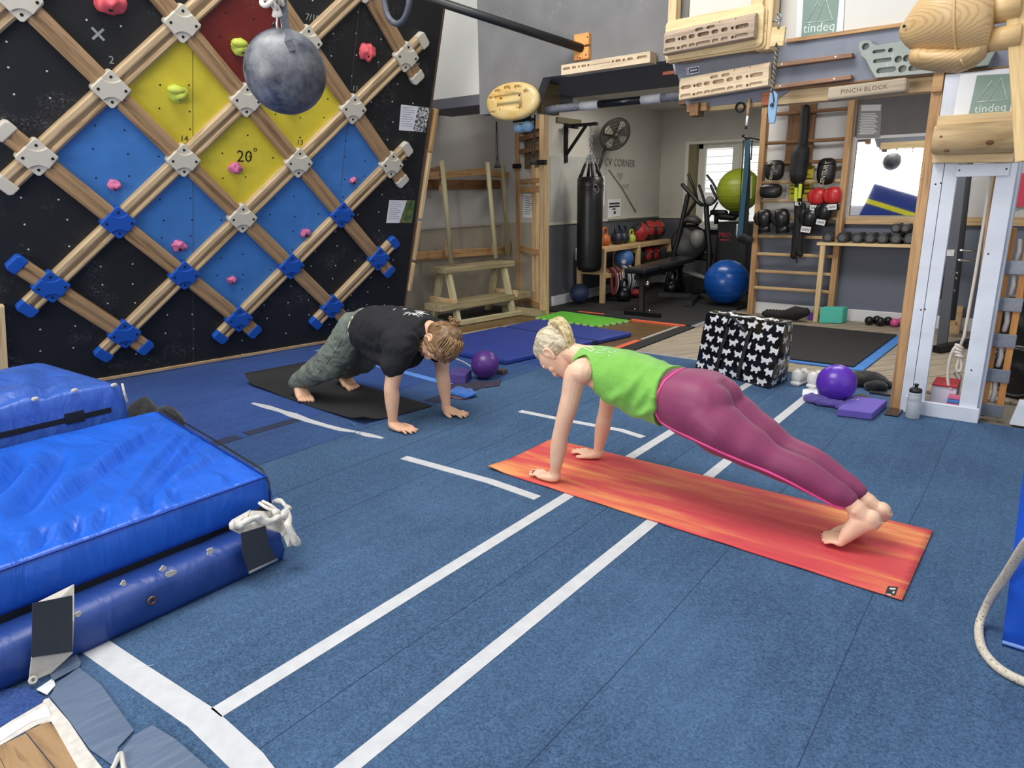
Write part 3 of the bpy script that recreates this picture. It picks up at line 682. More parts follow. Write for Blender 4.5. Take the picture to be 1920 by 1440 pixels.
# ================================================================ header equipment
def carve(mb, cut, name, mat, parent, M, bev=0):
    a = bpy.data.objects.new('t', mb.mesh('t')); b = bpy.data.objects.new('t2', cut.mesh('t2')); COL.objects.link(a); COL.objects.link(b)
    for o in (a,b):
        bm = bmesh.new(); bm.from_mesh(o.data); bmesh.ops.recalc_face_normals(bm,faces=bm.faces); bm.to_mesh(o.data); bm.free()
    m = a.modifiers.new('b','BOOLEAN'); m.operation='DIFFERENCE'; m.object=b; m.solver='EXACT'
    dg = bpy.context.evaluated_depsgraph_get(); me = bpy.data.meshes.new_from_object(a.evaluated_get(dg)); me.name = name
    if len(me.vertices) < 8:
        print('CARVE EMPTY', name); bpy.data.meshes.remove(me); me = a.data.copy(); me.name = name
    bpy.data.objects.remove(a); bpy.data.objects.remove(b); me.materials.clear()
    return link(name, me, mat, parent, M=M, bev=bev)
def pocket(mb, x0, x1, z, h, y0, y1):
    x1 = max(x1, x0+h*1.08); r = h/2; n = 7; pts = [(x1-r+r*math.cos(t),z+r*math.sin(t)) for t in np.linspace(-math.pi/2,math.pi/2,n)]+[(x0+r+r*math.cos(t),z+r*math.sin(t)) for t in np.linspace(math.pi/2,3*math.pi/2,n)]
    mb.prism([(x,y0,zz) for x,zz in pts],(0,y1-y0,0))
BEECH = wood('beech',(214,194,164),(186,164,132),.55,(3,40,40)); BEECHD = wood('worn_beech',(176,156,134),(140,120,100),.6,(3,40,40))
PLY = wood('pale_ply',(226,202,152),(200,172,120),.5,(2,20,20))
def hangboard(mat, M, label, cat_mat):
    t = thing('hangboard',label,'hangboard',M.translation)
    W_ = .575; prof = [(0,-.07),(-.052,-.07),(-.058,-.064),(-.058,-.030),(-.05,-.026),(-.05,.040),(-.026,.068),(0,.068)]
    mb = MB().prism([(-W_/2,y,z) for y,z in prof],(W_,0,0)); c = MB()
    X = lambda f: -W_/2+f*W_
    for a,b in ((.02,.14),(.20,.27),(.29,.36),(.39,.52),(.545,.62),(.65,.72),(.80,.94)): pocket(c,X(a),X(b),.006,.022,-.07,-.022 if not .38<a<.4 else -.012)
    for a in (.165,.755): pocket(c,X(a),X(a)+.0165,.006,.0160,-.07,-.015)
    for a,b in ((.02,.14),(.21,.28),(.30,.37),(.38,.54),(.56,.63),(.655,.73),(.80,.94)): pocket(c,X(a),X(b),-.047,.021,-.07,-.046)
    for a in (.165,.765): pocket(c,X(a),X(a)+.016,-.047,.0155,-.07,-.03)
    for a,b in ((.36,.45),(.49,.58)): pocket(c,X(a),X(b),.038,.018,-.07,-.022)
    c.box((X(.62),-.07,.052),(X(.628),-.02,.08)); c.box((X(.79),-.07,.052),(X(.798),-.02,.08))
    carve(mb,c,'board_face',mat,t,M,.0025)
    for a in (.08,.87): 
        o = MB().prism([(X(a)+.004*math.cos(k),-.0225,.006+.004*math.sin(k)) for k in np.linspace(0,6.28,7)[:-1]],(0,-.002,0)).build('screw',STEEL,None); ROOT[o]=M@ROOT[o]; o.matrix_world=M@o.matrix_world; o.parent=t; o.matrix_parent_inverse=ROOT[t].inverted()
    return t
def MY(u0,v0,u1,v1,Y):
    """frame on plane Y whose x runs between two picture points"""
    a,b = PY(u0,v0,Y),PY(u1,v1,Y); return plane_M((a+b)/2,b-a,(0,0,1)) @ Matrix.Rotation(R(90),4,'X').inverted() if False else Matrix.Translation((a+b)/2)@Matrix.Rotation(math.atan2((b-a).z,(b-a).x),4,'Y').inverted()
hangboard(BEECHD, MY(1251,83,1420,49,4.455), 'weathered wooden hangboard, the upper of two, screwed to a pale ply backing board', None)
M = MY(1248,76,1430,44,4.46)
mt = thing('hangboard_mount','pale plywood mount with rounded corners carrying the upper hangboard','mount',M.translation)
def rrect(w,h,r,y,n=5):
    out=[]
    for cx,cz,t0 in ((w/2-r,h/2-r,0),(-w/2+r,h/2-r,90),(-w/2+r,-h/2+r,180),(w/2-r,-h/2+r,270)):
        out += [(cx+r*math.cos(R(t0+90*i/n)),y,cz+r*math.sin(R(t0+90*i/n))) for i in range(n+1)]
    return out
o_ = Matrix.Translation((0,0,-.006))
link('backing_board',MB().prism(rrect(.625,.235,.035,0),(0,.02,0)).mesh('backing_board'),PLY,mt,M=M@o_,bev=.003)
link('backing_board',MB().prism(rrect(.64,.23,.03,.022),(0,.02,0)).mesh('backing_board'),PLY,mt,M=M@Matrix.Translation((.005,0,-.018)),bev=.003)
MB().prism([M@Vector((-.03+.028*math.cos(t),-.001,-.105+.028*math.sin(t)*(1 if math.sin(t)>0 else .5))) for t in np.linspace(0,6.28,15)[:-1]],(0,-.002,0)).build('round_mark',wood('dark_ply_mark',(214,190,140),(190,160,110)),mt)
for x in (-.24,.18): link('spacer_block',MB().box((x,.042,-.13),(x+.11,.13,-.09)).mesh('spacer_block'),PINE_WARM,mt,M=M,bev=.004)
board('mount_post',(-2.175,4.58,2.12),(-2.175,4.58,3.3),.055,.075,PINE_PALE,mt,up=(0,1,0))
board('mount_post',(-1.555,4.56,2.11),(-1.555,4.56,3.3),.085,.13,PINE_PALE,mt,up=(0,1,0))
board('mount_block',(-1.60,4.52,2.225),(-1.60,4.52,2.395),.07,.11,PINE_PALE,mt,up=(0,1,0))
hangboard(BEECH, MY(1280,169,1446,140,4.575), 'pale clean wooden hangboard, the lower of two, on the blue grey panel', None)
# small blue badge
M = MY(1288,134,1311,130,4.628); st = thing('badge','small navy and white badge stuck above the lower hangboard','sticker',M.translation)
link('badge_plate',MB().prism(rrect(.088,.042,.006,0),(0,-.002,0)).mesh('badge_plate'),WHITE,st,M=M)
mb=MB().prism(rrect(.078,.03,.003,-.002),(0,-.001,0)); link('badge_field',mb.mesh('badge_field'),plain('navy',(28,38,92),.5),st,M=M)
mb=MB()
for i in range(8): mb.box((-.018+i*.0062,-.0045,-.006),(-.0135+i*.0062,-.003,.006))
mb.prism([(-.034,-.003,-.012),(-.024,-.003,-.012),(-.03,-.003,0),(-.024,-.003,.012),(-.034,-.003,.012)],(0,-.0012,0)); link('badge_print',mb.mesh('badge_print'),WHITE,st,M=M)
# lintel timbers
lt = thing('lintel_beam','pale timber lintel running under the blue grey header band','beam',(-1.35,4.7,1.84))
board('beam',(-2.03,4.70,1.855),(-.66,4.70,1.855),.10,.085,PINE_PALE,lt); board('block',(-2.065,4.62,1.835),(-1.93,4.62,1.835),.05,.05,PINE_WARM,lt); board('block',(-1.58,4.625,1.85),(-1.52,4.625,1.85),.03,.075,wood('red_pine',(190,110,66),(150,80,46)),lt)
MB().torus((-1.72,4.635,1.815),.028,.006,(0,1,.2),16).build('hook_ring',BLACK_METAL,lt)
MB().tube([(-1.66,4.62,1.86),(-1.662,4.615,1.76)],.010,8).build('pipe_stub',PINE,lt); MB().tube([(-1.662,4.615,1.76),(-1.664,4.613,1.70)],.008,8).build('stub_tape',WHITE,lt); MB().tube([(-1.664,4.613,1.70),(-1.666,4.613,1.68)],.008,8).build('stub_end',BLACK,lt)
board('side_block',(-2.0,4.56,1.82),(-2.0,4.66,1.82),.06,.08,DARK_WOOD,lt)
tag(board('trim_4',(-1.46,4.625,2.165),(2.5,4.625,2.165),.02,.022,PINE_WARM),kind='structure')
tag(board('trim_5',(-1.5,4.62,1.895),(2.5,4.62,1.885),.02,.012,DARK_WOOD),kind='structure')
for (u0,v0,u1,v1,l) in ((1452,124,1600,104,'brown wooden edge strip on the blue grey band, the upper of two'),(1448,165,1598,145,'brown wooden edge strip on the blue grey band, the lower of two')):
    a,b = PY(u0,v0,4.60),PY(u1,v1,4.60); t = thing('edge_strip_hold',l,'strip',(a+b)/2); 
    board('strip',a,b,.055,.024,wood('brown_strip',(150,112,84),(112,80,58),.5),t)
    for f in (.12,.8): MB().ell(a.lerp(b,f)+Vector((0,-.028,0)),(.006,.003,.006),nu=8,nv=6).build('screw_cap',WHITE,t)
# pinch block
a,b = PY(1556,178,4.52),PY(1703,160,4.52); t = thing('pinch_block','weathered timber pinch block lettered on its face, fixed under the header','block',(a+b)/2)
M,L = frame(a,b); link('block',MB().box((-L/2,-.06,-.035),(L/2,.06,.035)).mesh('block'),GREY_WOOD,t,M=M,bev=.012)
text('lettering','PINCH·BLOCK',plane_M((a+b)/2+Vector((-.01,-.0606,0)),b-a,(0,0,1)),.034,plain('burnt_lettering',(112,96,76),.8),t,.0006,spacing=1.1)
# grey resin board
RESIN = dusty('grey_resin',(150,158,152),(210,215,210),.55,.5,14)
def pp(pts,Y): return [PY(u,v,Y) for u,v in pts]
P = pp([(1609,88),(1612,79),(1620,76),(1632,76),(1637,82),(1645,85),(1690,77),(1760,70),(1868,92),(1852,122),(1745,137),(1642,146),(1631,128),(1624,113),(1615,104)],4.57); c0 = sum(P,Vector())/len(P)
rs = thing('resin_board','grey resin training board full of pockets behind the big wooden hold','hangboard',c0); M=Matrix.Translation(c0)
mb = MB().prism([p-c0 for p in P],(0,.06,0)); cu = MB()
for (u0,u1,v,h) in ((1616,1630,88,.035),(1636,1660,97,.016),(1665,1674,95,.022),(1637,1672,114,.02),(1677,1690,112,.034),(1693,1706,110,.034),(1643,1680,132,.028),(1684,1700,130,.036),(1703,1730,128,.03)):
    a,b = PY(u0,v+.5,4.57)-c0,PY(u1,v-2,4.57)-c0; pocket(cu,a.x,max(b.x,a.x+h*1.02),(a.z+b.z)/2,h,-.01,.032)
carve(mb,cu,'board_face',RESIN,rs,M,.003)
# yellow oval hold
YR = NT('yellow_resin'); YR.base(YR.ramp(YR.noise(6,4),[(.3,lin((214,170,86))),(.6,lin((226,200,140)))])); YR.b.inputs['Roughness'].default_value=.28; YR=YR.m
cy = Vector((-3.522,4.625,2.003)); t = thing('oval_hold','oval amber resin training board on the grey header tongue','hangboard',cy)
mb=MB(); n=40; out=[]
for i in range(n):
    a=2*math.pi*i/n; r=1+.04*math.cos(3*a+.4); out.append((.255*math.cos(a)*r,.14*math.sin(a)*(1.0 if math.sin(a)<0 else .98)*r))
for (s,y) in ((1,0),(1,-.028),(.93,-.046),(.80,-.056)): pass
secs=[((0,y,0),(.255*s,0,0),(0,0,.139*s)) for s,y in ((1,0),(1,-.028),(.95,-.044),(.84,-.054),(.6,-.058))]
mb.loft(secs,40,2.15)
cu=MB()
for x,z,w,h in ((-.13,.085,.045,.022),(-.03,.1,.055,.026),(.07,.095,.055,.028),(.15,.055,.035,.026),(-.2,.04,.03,.02),(-.18,-.07,.035,.022),(.1,-.055,.035,.026),(-.02,.035,.26,.03),(-.02,-.03,.22,.026)): pocket(cu,x-w/2,x+w/2,z,h,-.075,-.04 if w<.1 else -.048)
carve(mb,cu,'resin_body',YR,t,Matrix.Translation(cy),0)
for x,z in ((-.10,-.05),(.07,-.05),(-.09,.03),(.09,.035),(.0,.095)): MB().ell(cy+Vector((x,-.055,z)),(.006,.006,.006),nu=8,nv=6).build('bolt',HOLE,t)
# narrow campus board
a,b=PY(1058,133,4.56),PY(1224,108,4.56); t=thing('campus_edge','narrow wooden edge board with small pockets on the grey header','hangboard',(a+b)/2); M,L=frame(a,b)
cu=MB()
for f0,f1 in ((.02,.11),(.13,.18),(.20,.225),(.24,.30),(.312,.336),(.59,.615),(.63,.69),(.71,.735),(.76,.82),(.86,.97)): pocket(cu,-L/2+f0*L,-L/2+f1*L,.006,.016,-.05,-.02)
cu.box((-L/2+.35*L,-.05,.0),(-L/2+.57*L,-.036,.006))
carve(MB().box((-L/2,-.04,-.034),(L/2,.055,.034)),cu,'board_face',BEECH,t,M,.003)
# wood side of the tongue + pull-up bar
pu=thing('pull_up_bar','taped pull-up bar spanning from the grey header tongue to the lower hangboard','bar',(-2.8,4.8,1.943))
board('bar_bracket',(-3.36,4.735,2.03),(-3.36,4.98,2.03),.05,.23,wood('olive_timber',(128,112,78),(92,78,50)),pu)
xs=[PY(u,195,4.8).x for u in (1020,1090,1123,1203,1240,1282)]
CHALKED=plain('chalked_black',(112,114,122),.7,var=.35,scale=60); GLOSSB=plain('gloss_black',(26,27,30),.25)
for i,(m,nm,r) in enumerate(((CHALKED,'bar_grip',.030),(TAPE,'bar_tape',.032),(GLOSSB,'bar_middle',.027),(TAPE,'bar_tape',.032),(CHALKED,'bar_grip',.030))):
    MB().tube([(xs[i],4.8,1.943),(xs[i+1],4.8,1.943)],r,16,round_=(i==0)).build(nm,m,pu)
board('bar_bracket',(-2.17,4.74,1.96),(-2.17,4.9,1.96),.05,.16,DARK_WOOD,pu); MB().tube([(-2.20,4.66,2.14),(-2.20,4.70,2.07)],.012,8).build('cable_tie',WHITE,pu); bx('red_batten',(-2.3,4.7,2.075),(-2.1,4.74,2.095),wood('red_batten_wood',(180,100,60),(150,80,46)),pu)
# blue grips and slings
g_=Vector((-3.52,4.75,1.838)); t=thing('blue_grips','chalky pale blue rubber grips slung under the grey header','grip',g_)
CB=dusty('chalky_blue',(120,164,200),(226,230,232),.5,.7,9)
for p,r in ((PY(974,240,4.75),.052),(PY(990,237,4.75),.056)): lump(MB().ell(p,(r,r*.8,r*.78)),.006,12).build('grip_ball',CB,t)
MB().box((-3.50,4.74,1.84),(-3.45,4.75,1.93)).build('grip_strap',BLACK,t); MB().tube([PY(963,228,4.76),PY(975,226,4.76),PY(1000,224,4.76)],.012,6).build('grip_strap',BLACK,t)
for (pts,l) in (([(931,228),(931,262),(932,290),(933,312)],'left of the blue grips'),([(1003,215),(1002,250),(1000,285),(999,306)],'right of the blue grips')):
    P=[PY(u,v,4.78) for u,v in pts]; t=thing('finger_sling','black hanging finger strap with a flared end, '+l,'strap',P[0])
    MB().tube(P,[.006,.009,.011,.010],8).build('strap',BLACK,t); MB().loft([(P[-1]+Vector((0,0,.05)),(.010,0,0),(0,.01,0)),(P[-1]+Vector((0,0,.015)),(.026,0,0),(0,.014,0)),(P[-1]-Vector((0,0,.012)),(.036,0,0),(0,.014,0))],12).build('flared_end',BLACK_RUBBER,t)
# chain with blue paddle
t=thing('hanging_pinch','cord and chain with a wooden block and pale blue paddle hung beside the hangboards','training aid',PY(1455,100,4.36))
MB().tube([PY(1464,-20,4.36),PY(1462,26,4.36)],.0035,6).build('cord',plain('dark_cord',(70,66,62),.8),t)
mb=MB().torus(PY(1461,31,4.36),.011,.0045,(.3,1,0),12,.02); mb.tube([PY(1461,38,4.36),PY(1460,56,4.36)],.006,8); mb.tube([PY(1448,40,4.36),PY(1464,38,4.36)],.005,6); mb.tube([PY(1459,76,4.36),PY(1457,88,4.36)],.006,8); mb.build('shackle',STEEL,t)
M=plane_M(PY(1459,69,4.355),(1,0,-.05),(0,0,1)); me=MB().prism([(-.038,-.05,-.012),(-.01,-.05,-.012),(0,-.03,-.012),(.01,-.05,-.012),(.038,-.05,-.012),(.038,.05,-.012),(.012,.05,-.012),(0,.032,-.012),(-.012,.05,-.012),(-.038,.05,-.012)],(0,0,.024)).mesh('wood_block'); link('wood_block',me,PLY,t,M=M,bev=.002)
mb=MB(); A,B=PY(1457,88,4.36),PY(1448,172,4.36)
for s in (0,math.pi): mb.tube([A.lerp(B,i/40)+Vector((math.cos(i*.75+s)*.007,math.sin(i*.75+s)*.007,0)) for i in range(41)],.006,6)
mb.build('twisted_chain',plain('speckled_chain',(120,116,100),.5,.2,.6,160),t)
P=[PY(u,v,4.355) for u,v in ((1443,174),(1452,170),(1458,178),(1456,205),(1452,231),(1441,232),(1439,205))]
MB().prism(P,(0,.018,0)).build('blue_paddle',dusty('pale_blue_plastic',(126,164,196),(170,200,220),.6,.4,9),t,.004)
mb=MB().tube([PY(1448,170,4.35),PY(1451,190,4.345),PY(1447,198,4.345)],.003,6); mb.torus(PY(1447,197,4.345),.008,.003,(0,1,0),10); mb.build('clip',BLACK_METAL,t)
# posters
PGR=plain('poster_sage',(128,150,138),.25,var=.05); PWH=plain('poster_white',(226,228,230),.2,var=.03); PLN=plain('poster_line',(210,222,216),.3,var=0)
def poster(corners,Y,label,word,sq,ty,tsize):
    P=[PY(u,v,Y) for u,v in corners]; c=sum(P,Vector())/4; t=thing('poster',label,'poster',c)
    MB().prism(P,(0,.004,0)).build('plastic_sleeve',PWH,t)
    def at(fx,fy): return P[0].lerp(P[1],fx).lerp(P[3].lerp(P[2],fx),fy)
    Z=Vector((0,-.0015,0)); MB().prism([at(a,b)+Z for a,b in sq],(0,.001,0)).build('sage_print',PGR,t)
    x0,y0,x1,y1=sq[0][0],sq[0][1],sq[2][0],sq[2][1]
    def sa(fx,fy): return at(x0+(x1-x0)*fx,y0+(y1-y0)*fy)+Z*1.6
    mb=MB(); w=.0022
    for seg in (((.12,.66),(.44,.17),(.52,.34)),((.12,.66),(.42,.66)),((.42,.66),(.66,.13),(.9,.66),(.42,.66))):
        mb.tube([sa(*q) for q in seg],w,5)
    mb.build('mountain_mark',PLN,t)
    a,b=sa(.1,ty),sa(.9,ty); text('lettering',word,plane_M((a+b)/2,b-a,(0,0,1)),tsize,PLN,t,.0005)
    return t
poster([(1495,-10),(1584,-14),(1580,64),(1492,74)],4.632,'glossy poster with a twin peak mark on the white wall above the band','tindeq',[(.14,.0),(.9,.0),(.86,.98),(.12,.95)],.8,.07)
poster([(1801,140),(1910,128),(1898,214),(1786,222)],4.585,'glossy poster with a twin peak mark on the white frame above the log','tindeq',[(.30,.06),(.97,.1),(.95,.98),(.27,.96)],.84,.055)
# ================================================================ right-hand frame
FR=dusty('frame_white',(214,220,230),(180,188,200),.7,.45,2)
wf=thing('white_portal','white painted board frame around an opening, standing at the carpet edge','frame',(-.4,4.62,0))
for x0,x1 in ((-.60,-.546),(-.543,-.478),(-.302,-.215)): bx('upright_board',(x0,4.60,.0),(x1,4.64,1.43),FR,wf,.002)
bx('upright_board',(-.60,4.60,1.43),(-.215,4.64,1.885),FR,wf,.002)
bx('cross_board',(-.485,4.585,1.355),(-.245,4.60,1.42),FR,wf,.003); bx('kick_board',(-.52,4.575,.0),(-.2,4.60,.085),FR,wf,.003); bx('kick_foot',(-.575,4.585,0),(-.545,4.60,.10),FR,wf,.002)
for x,z in ((-.575,1.32),(-.55,1.325),(-.28,.95),(-.56,.62),(-.54,.625),(-.27,.3),(-.47,1.39),(-.26,1.39)): MB().ell((x,4.599 if z<1.35 else 4.584,z),(.005,.002,.005),nu=8,nv=5).build('screw',plain('dark_screw',(60,60,64),.5),wf)
bx('side_plank',(-.215,4.64,.0),(-.2,4.78,1.43),FR,wf,.002)
wp=thing('timber_post','tall pale timber post beside the white frame','post',(-.63,4.66,0)); board('post',(-.63,4.66,0.001),(-.63,4.66,1.93),.10,.055,PINE_WARM,wp,up=(1,0,0)); 
bx('notch_block',(-.655,4.59,1.80),(-.605,4.61,1.92),PINE_WARM,wp,.002)
# log
lg=thing('log_hold','barked half log fixed across the top of the white frame','log',(-.41,4.52,1.55)); LOGW=wood('peeled_log',(212,184,136),(172,138,92),.5,(2.5,14,14))
a,b=Vector((-.602,4.515,1.55)),Vector((-.226,4.515,1.545)); M,L=frame(a,b); me=MB().tube([(-L/2,0,0),(-L/2+.01,0,0),(0,.0,0),(L/2-.01,0,0),(L/2,0,0)],[.068,.076,.078,.076,.068],28).mesh('log'); link('log',me,LOGW,lg,M=M)
board('backing_plank',(-.602,4.57,1.645),(-.21,4.57,1.645),.05,.055,PINE_PALE,lg,bev=.006); board('backing_plank',(-.60,4.57,1.455),(-.235,4.57,1.445),.05,.05,PINE_PALE,lg,bev=.006)
for x,z,r in ((-.34,1.52,.014),(-.53,1.49,.010),(-.56,1.56,.005)):
    y=4.515-math.sqrt(.0775**2-(z-1.548)**2); MB().ell((x,y,z),(r*1.3,.004,r),nu=12,nv=6).build('knot',plain('knot_brown',(110,70,44),.6,var=.5,scale=120),lg)
# big turned hold
BW=NT('turned_pine'); v=BW.coord((7,7,16),(.3,.1,0)); wv=BW.n('ShaderNodeTexWave',wave_type='RINGS',rings_direction='SPHERICAL'); wv.inputs['Scale'].default_value=2.6; wv.inputs['Distortion'].default_value=2.2; wv.inputs['Detail'].default_value=2; BW.l(v,wv.inputs['Vector'])
BW.base(BW.ramp(wv.outputs['Fac'],[(.0,lin((192,156,108))),(.25,lin((208,174,122))),(1,lin((213,181,131)))])); BW.b.inputs['Roughness'].default_value=.4; BW=BW.m
Yb=4.05; c=PY(1783,48,Yb); bh=thing('ball_hold','big smooth turned wooden hold with a lower lip, on two pegs at the top right','hold',c)
sx=.0026
def bs(u,v,hw,ht,dp): return (PY(u,v,Yb),(0,dp,0),(0,0,ht))
mb=MB().loft([bs(1686,60,0,.006,.006),bs(1688,60,0,.025,.025),bs(1693,59,0,.043,.045),bs(1701,57,0,.068,.07),bs(1712,52,0,.096,.10),bs(1727,44,0,.126,.13),bs(1746,36,0,.15,.155),bs(1770,30,0,.166,.175),bs(1798,28,0,.172,.18),bs(1822,32,0,.168,.172),bs(1842,38,0,.152,.155),bs(1856,42,0,.128,.13),bs(1862,44,0,.10,.1),bs(1864,45,0,.02,.02)],36); mb.build('ball_body',BW,bh)
mb=MB().loft([bs(1704,105,0,.01,.01),bs(1708,106,0,.035,.05),bs(1722,109,0,.048,.09),bs(1760,112,0,.054,.11),bs(1800,112,0,.055,.11),bs(1830,103,0,.05,.10),bs(1850,88,0,.045,.07),bs(1858,80,0,.01,.02)],30); mb.build('lower_lip',BW,bh)
rp=[]
for t in np.linspace(-.9,1.45,14): q=PY(1797+8*t,34,Yb); rp.append(Vector((q.x,Yb-.182*math.cos(t)*1.0,q.z+.012-.174*math.sin(t))))
rp+= [PY(1806,118,Yb)+Vector((0,-.10,0)),PY(1811,128,Yb)+Vector((0,-.05,0))]
MB().tube(catmull(rp,3),.0055,8).build('edge_bead',plain('bead_pine',(214,184,128),.4),bh)
MB().ell(PY(1697,56,Yb)+Vector((.01,-.09,0)),(.007,.007,.007),nu=10,nv=8).build('bolt_hole',HOLE,bh)
for (u0,v0,u1,v1,r) in ((1850,20,1915,8,.062),(1852,76,1915,66,.052)):
    rod('peg',PY(u0,v0,Yb),PY(u1,v1,Yb),r,wood('peg_pine',(216,184,132),(196,160,104),.4),bh,24)
board('support_post',PY(1913,-60,Yb),PY(1934,300,Yb),.12,.05,wood('support_pine',(224,194,140),(198,162,104),.5),bh,up=(0,1,0),bev=.006)
# peg ladder of slats and steel plates
pl=thing('peg_ladder','orange timber rails joined by galvanised plates, standing right of the white frame','ladder',(-.15,4.75,0))
OR=wood('orange_pine',(200,140,76),(160,100,48),.5)
for x in (-.195,-.115): board('rail',(x,4.77,.0),(x,4.77,1.08),.04,.034,OR,pl,up=(1,0,0))
for z in (.045,.255,.46,.665,.87): bx('steel_plate',(-.222,4.735,z-.038),(-.092,4.745,z+.038),STEEL,pl,.002)
for z in (.15,.36,.565,.77,.96): MB().tube([(-.156,4.775,z-.05),(-.15,4.77,z),(-.156,4.775,z+.05)],.014,10,round_=True).build('rung_tube',plain('grey_plastic',(186,184,184),.35),pl)
tag(MB().prism([(-.055,4.66,0),(.3,4.66,0),(.3,4.66,.13),(-.03,4.66,.13)],(0,.1,0)).build('white_plinth',FR,None,.003),'white plinth at the right edge of the carpet','plinth')
for (u0,u1,v0,v1,c,l) in ((1899,1912,330,392,(130,184,206),'pale blue sheet'),(1908,1930,325,388,(206,66,92),'crimson sheet')):
    P=[PY(u,v,7.70 if u0<1905 else 7.69) for u,v in ((u0+6,v0),(u1+6,v0),(u1-3,v1),(u0-6,v1))]; tag(MB().prism(P,(0,.004,0)).build('wall_sheet',plain('sheet_%d'%u0,c,.6)),l+' pinned to the wall beyond the white frame','sheet')
# seen through the opening
sq=thing('squat_stand','dark grey steel squat stand behind the white frame opening','stand',PZ(1765,650)); GS=plain('gunmetal',(86,90,98),.5,.2,.1)
Ys=PZ(1765,650).y
def bar(name,u0,v0,u1,v1,Y,w,t,m,par): return board(name,PY(u0,v0,Y),PY(u1,v1,Y),t,w,m,par,up=(1,0,0))
bar('upright',1808,280,1766,648,Ys,.075,.06,GS,sq); bar('upright',1790,330,1762,560,Ys+.35,.05,.05,BLACK_METAL,sq); bar('upright',1820,290,1785,600,Ys+.45,.05,.05,BLACK_METAL,sq)
for (u0,v0,u1,v1) in ((1776,468,1832,471),(1770,487,1828,489)): rod('chrome_bar',PY(u0,v0,Ys+.02),PY(u1,v1,Ys+.02),.012,CHROME,sq)
bx('label_plate',PY(1781,475,Ys-.02)-Vector((.02,.01,.02)),PY(1781,475,Ys-.02)+Vector((.03,.01,.03)),WHITE,sq)
for v in (512,522,545,600): MB().ell(PY(1800-(v-480)*.17,v,Ys+.2),(.012,.012,.012),nu=8,nv=6).build('bolt',CHROME,sq)
board('base_foot',PZ(1755,655,.03),PZ(1830,640,.03),.08,.05,BLACK_METAL,sq); 
wbk=thing('wooden_blocks','small stack of cut timber blocks behind the frame opening','block',PZ(1790,622))
c=PZ(1790,622); Yk=c.y
for (u0,v0,u1,v1,dy) in ((1784,576,1806,612,0),(1774,604,1792,620,-.05),(1772,612,1800,628,-.12)): 
    a=PY(u0,v1,Yk+dy); b=PY(u1,v0,Yk+dy); bx('block',(a.x,Yk+dy,max(a.z,0.0)),(b.x,Yk+dy+.1,b.z),PINE,wbk,.003)
stk=thing('timber_stake','thick timber stake leaning inside the white frame opening','post',PY(1815,735,4.9)); rod('stake',PY(1874,300,4.78),PY(1818,752,4.78),.028,PINE_WARM,stk,12)
rp=thing('hanging_rope','white rope tied with a bowline and carabiner in the white frame opening','rope',PY(1800,660,4.70))
Yr=4.70
mb=MB().tube([PY(1862,300,Yr),PY(1846,410,Yr),PY(1828,520,Yr),PY(1808,630,Yr),PY(1800,650,Yr)],.0085,8)
mb.tube(catmull([PY(1800,650,Yr),PY(1790,652,Yr-.015),PY(1781,672,Yr-.01),PY(1777,700,Yr),PY(1779,724,Yr),PY(1786,729,Yr)],5),.0085,8)
mb.tube(catmull([PY(1800,664,Yr),PY(1795,684,Yr),PY(1794,693,Yr),PY(1800,696,Yr),PY(1803,686,Yr),PY(1801,668,Yr)],5),.0075,8)
for k,(u,v) in enumerate(((1799,650),(1798,656),(1797,662),(1800,668))): mb.torus(PY(u,v,Yr),.022,.009,(.5-.1*k,.3,1),14,.016)
mb.build('rope',ROPEM,rp)
MB().torus(PY(1796,704,Yr),.012,.004,(.1,1,0),14,.024).build('carabiner',STEEL,rp)
fb=thing('foam_blocks','white and pink foam blocks tucked inside the white frame opening','foam block',(-.38,4.75,0)); bx('white_block',(-.46,4.70,0.001),(-.33,4.9,.16),plain('white_foam',(205,200,215),.8),fb,.006); bx('red_edge',(-.46,4.69,.161),(-.33,4.9,.172),plain('red_foam',(170,40,50),.8),fb,.003)
for i,c in enumerate(((80,120,190),(205,110,150),(80,120,190),(205,110,140))): bx('striped_slab',(-.375+.003*i,4.655,.03+.024*i),(-.285,4.70,.052+.024*i),plain('foam_%d'%i,c,.8),fb,.004)
# ================================================================ alcove
AY=5.0
st=thing('wooden_steps','weathered timber saw-horse steps with two plank levels by the climbing wall','steps',(-4.75,5.5,0))
def Xp(u,v,X): return PX(u,v,X)
# ends: near (left in view) and far (right); front legs on the floor at these points
fl,fr=PZ(860,609),PZ(962,591); d=(fr-fl).normalized(); back=Vector((-d.y,d.x,0)); 
if back.x>0: back=-back
zt_=PY(862,502,fl.y).z
top0=Vector((fl.x,fl.y,0))-d*.10+back*.10; L=(fr-fl).length+.16
H1=PX(850,505,(fl+back*.06).x).z; H1=.56
H2=.20
def plank(name,a,b,w,t,z): 
    a=Vector((a.x,a.y,z)); b=Vector((b.x,b.y,z)); return board(name,a,b,w,t,OLD,st,bev=.006)
ftop=fl+back*.14-d*.02
plank('top_plank',fl+back*.20-d*.09,fr+back*.20+d*.12,.24,.06,H1)
plank('lower_plank',fl+back*.10-d*.26,fr+back*.14+d*.30,.26,.07,H2)
PALEO=wood('pale_weathered',(188,178,140),(150,138,100))
for s,q in ((0,fl),(1,fr)):
    for k in (0,1):
        foot=q+(Vector((0,0,0)) if k==0 else back*.42); topp=q+back*(.14 if k==0 else .27); topp=Vector((topp.x,topp.y,H1-.03))
        board('leg',Vector((foot.x,foot.y,0.0)),topp,.07,.045,PALEO,st,up=d)
    a=q+back*-.02; b=q+back*.40; o=d*(-.05 if s==0 else .05)
    board('brace',Vector((a.x,a.y,.235))+o,Vector((b.x,b.y,.235))+o,.03,.075,PINE,st)
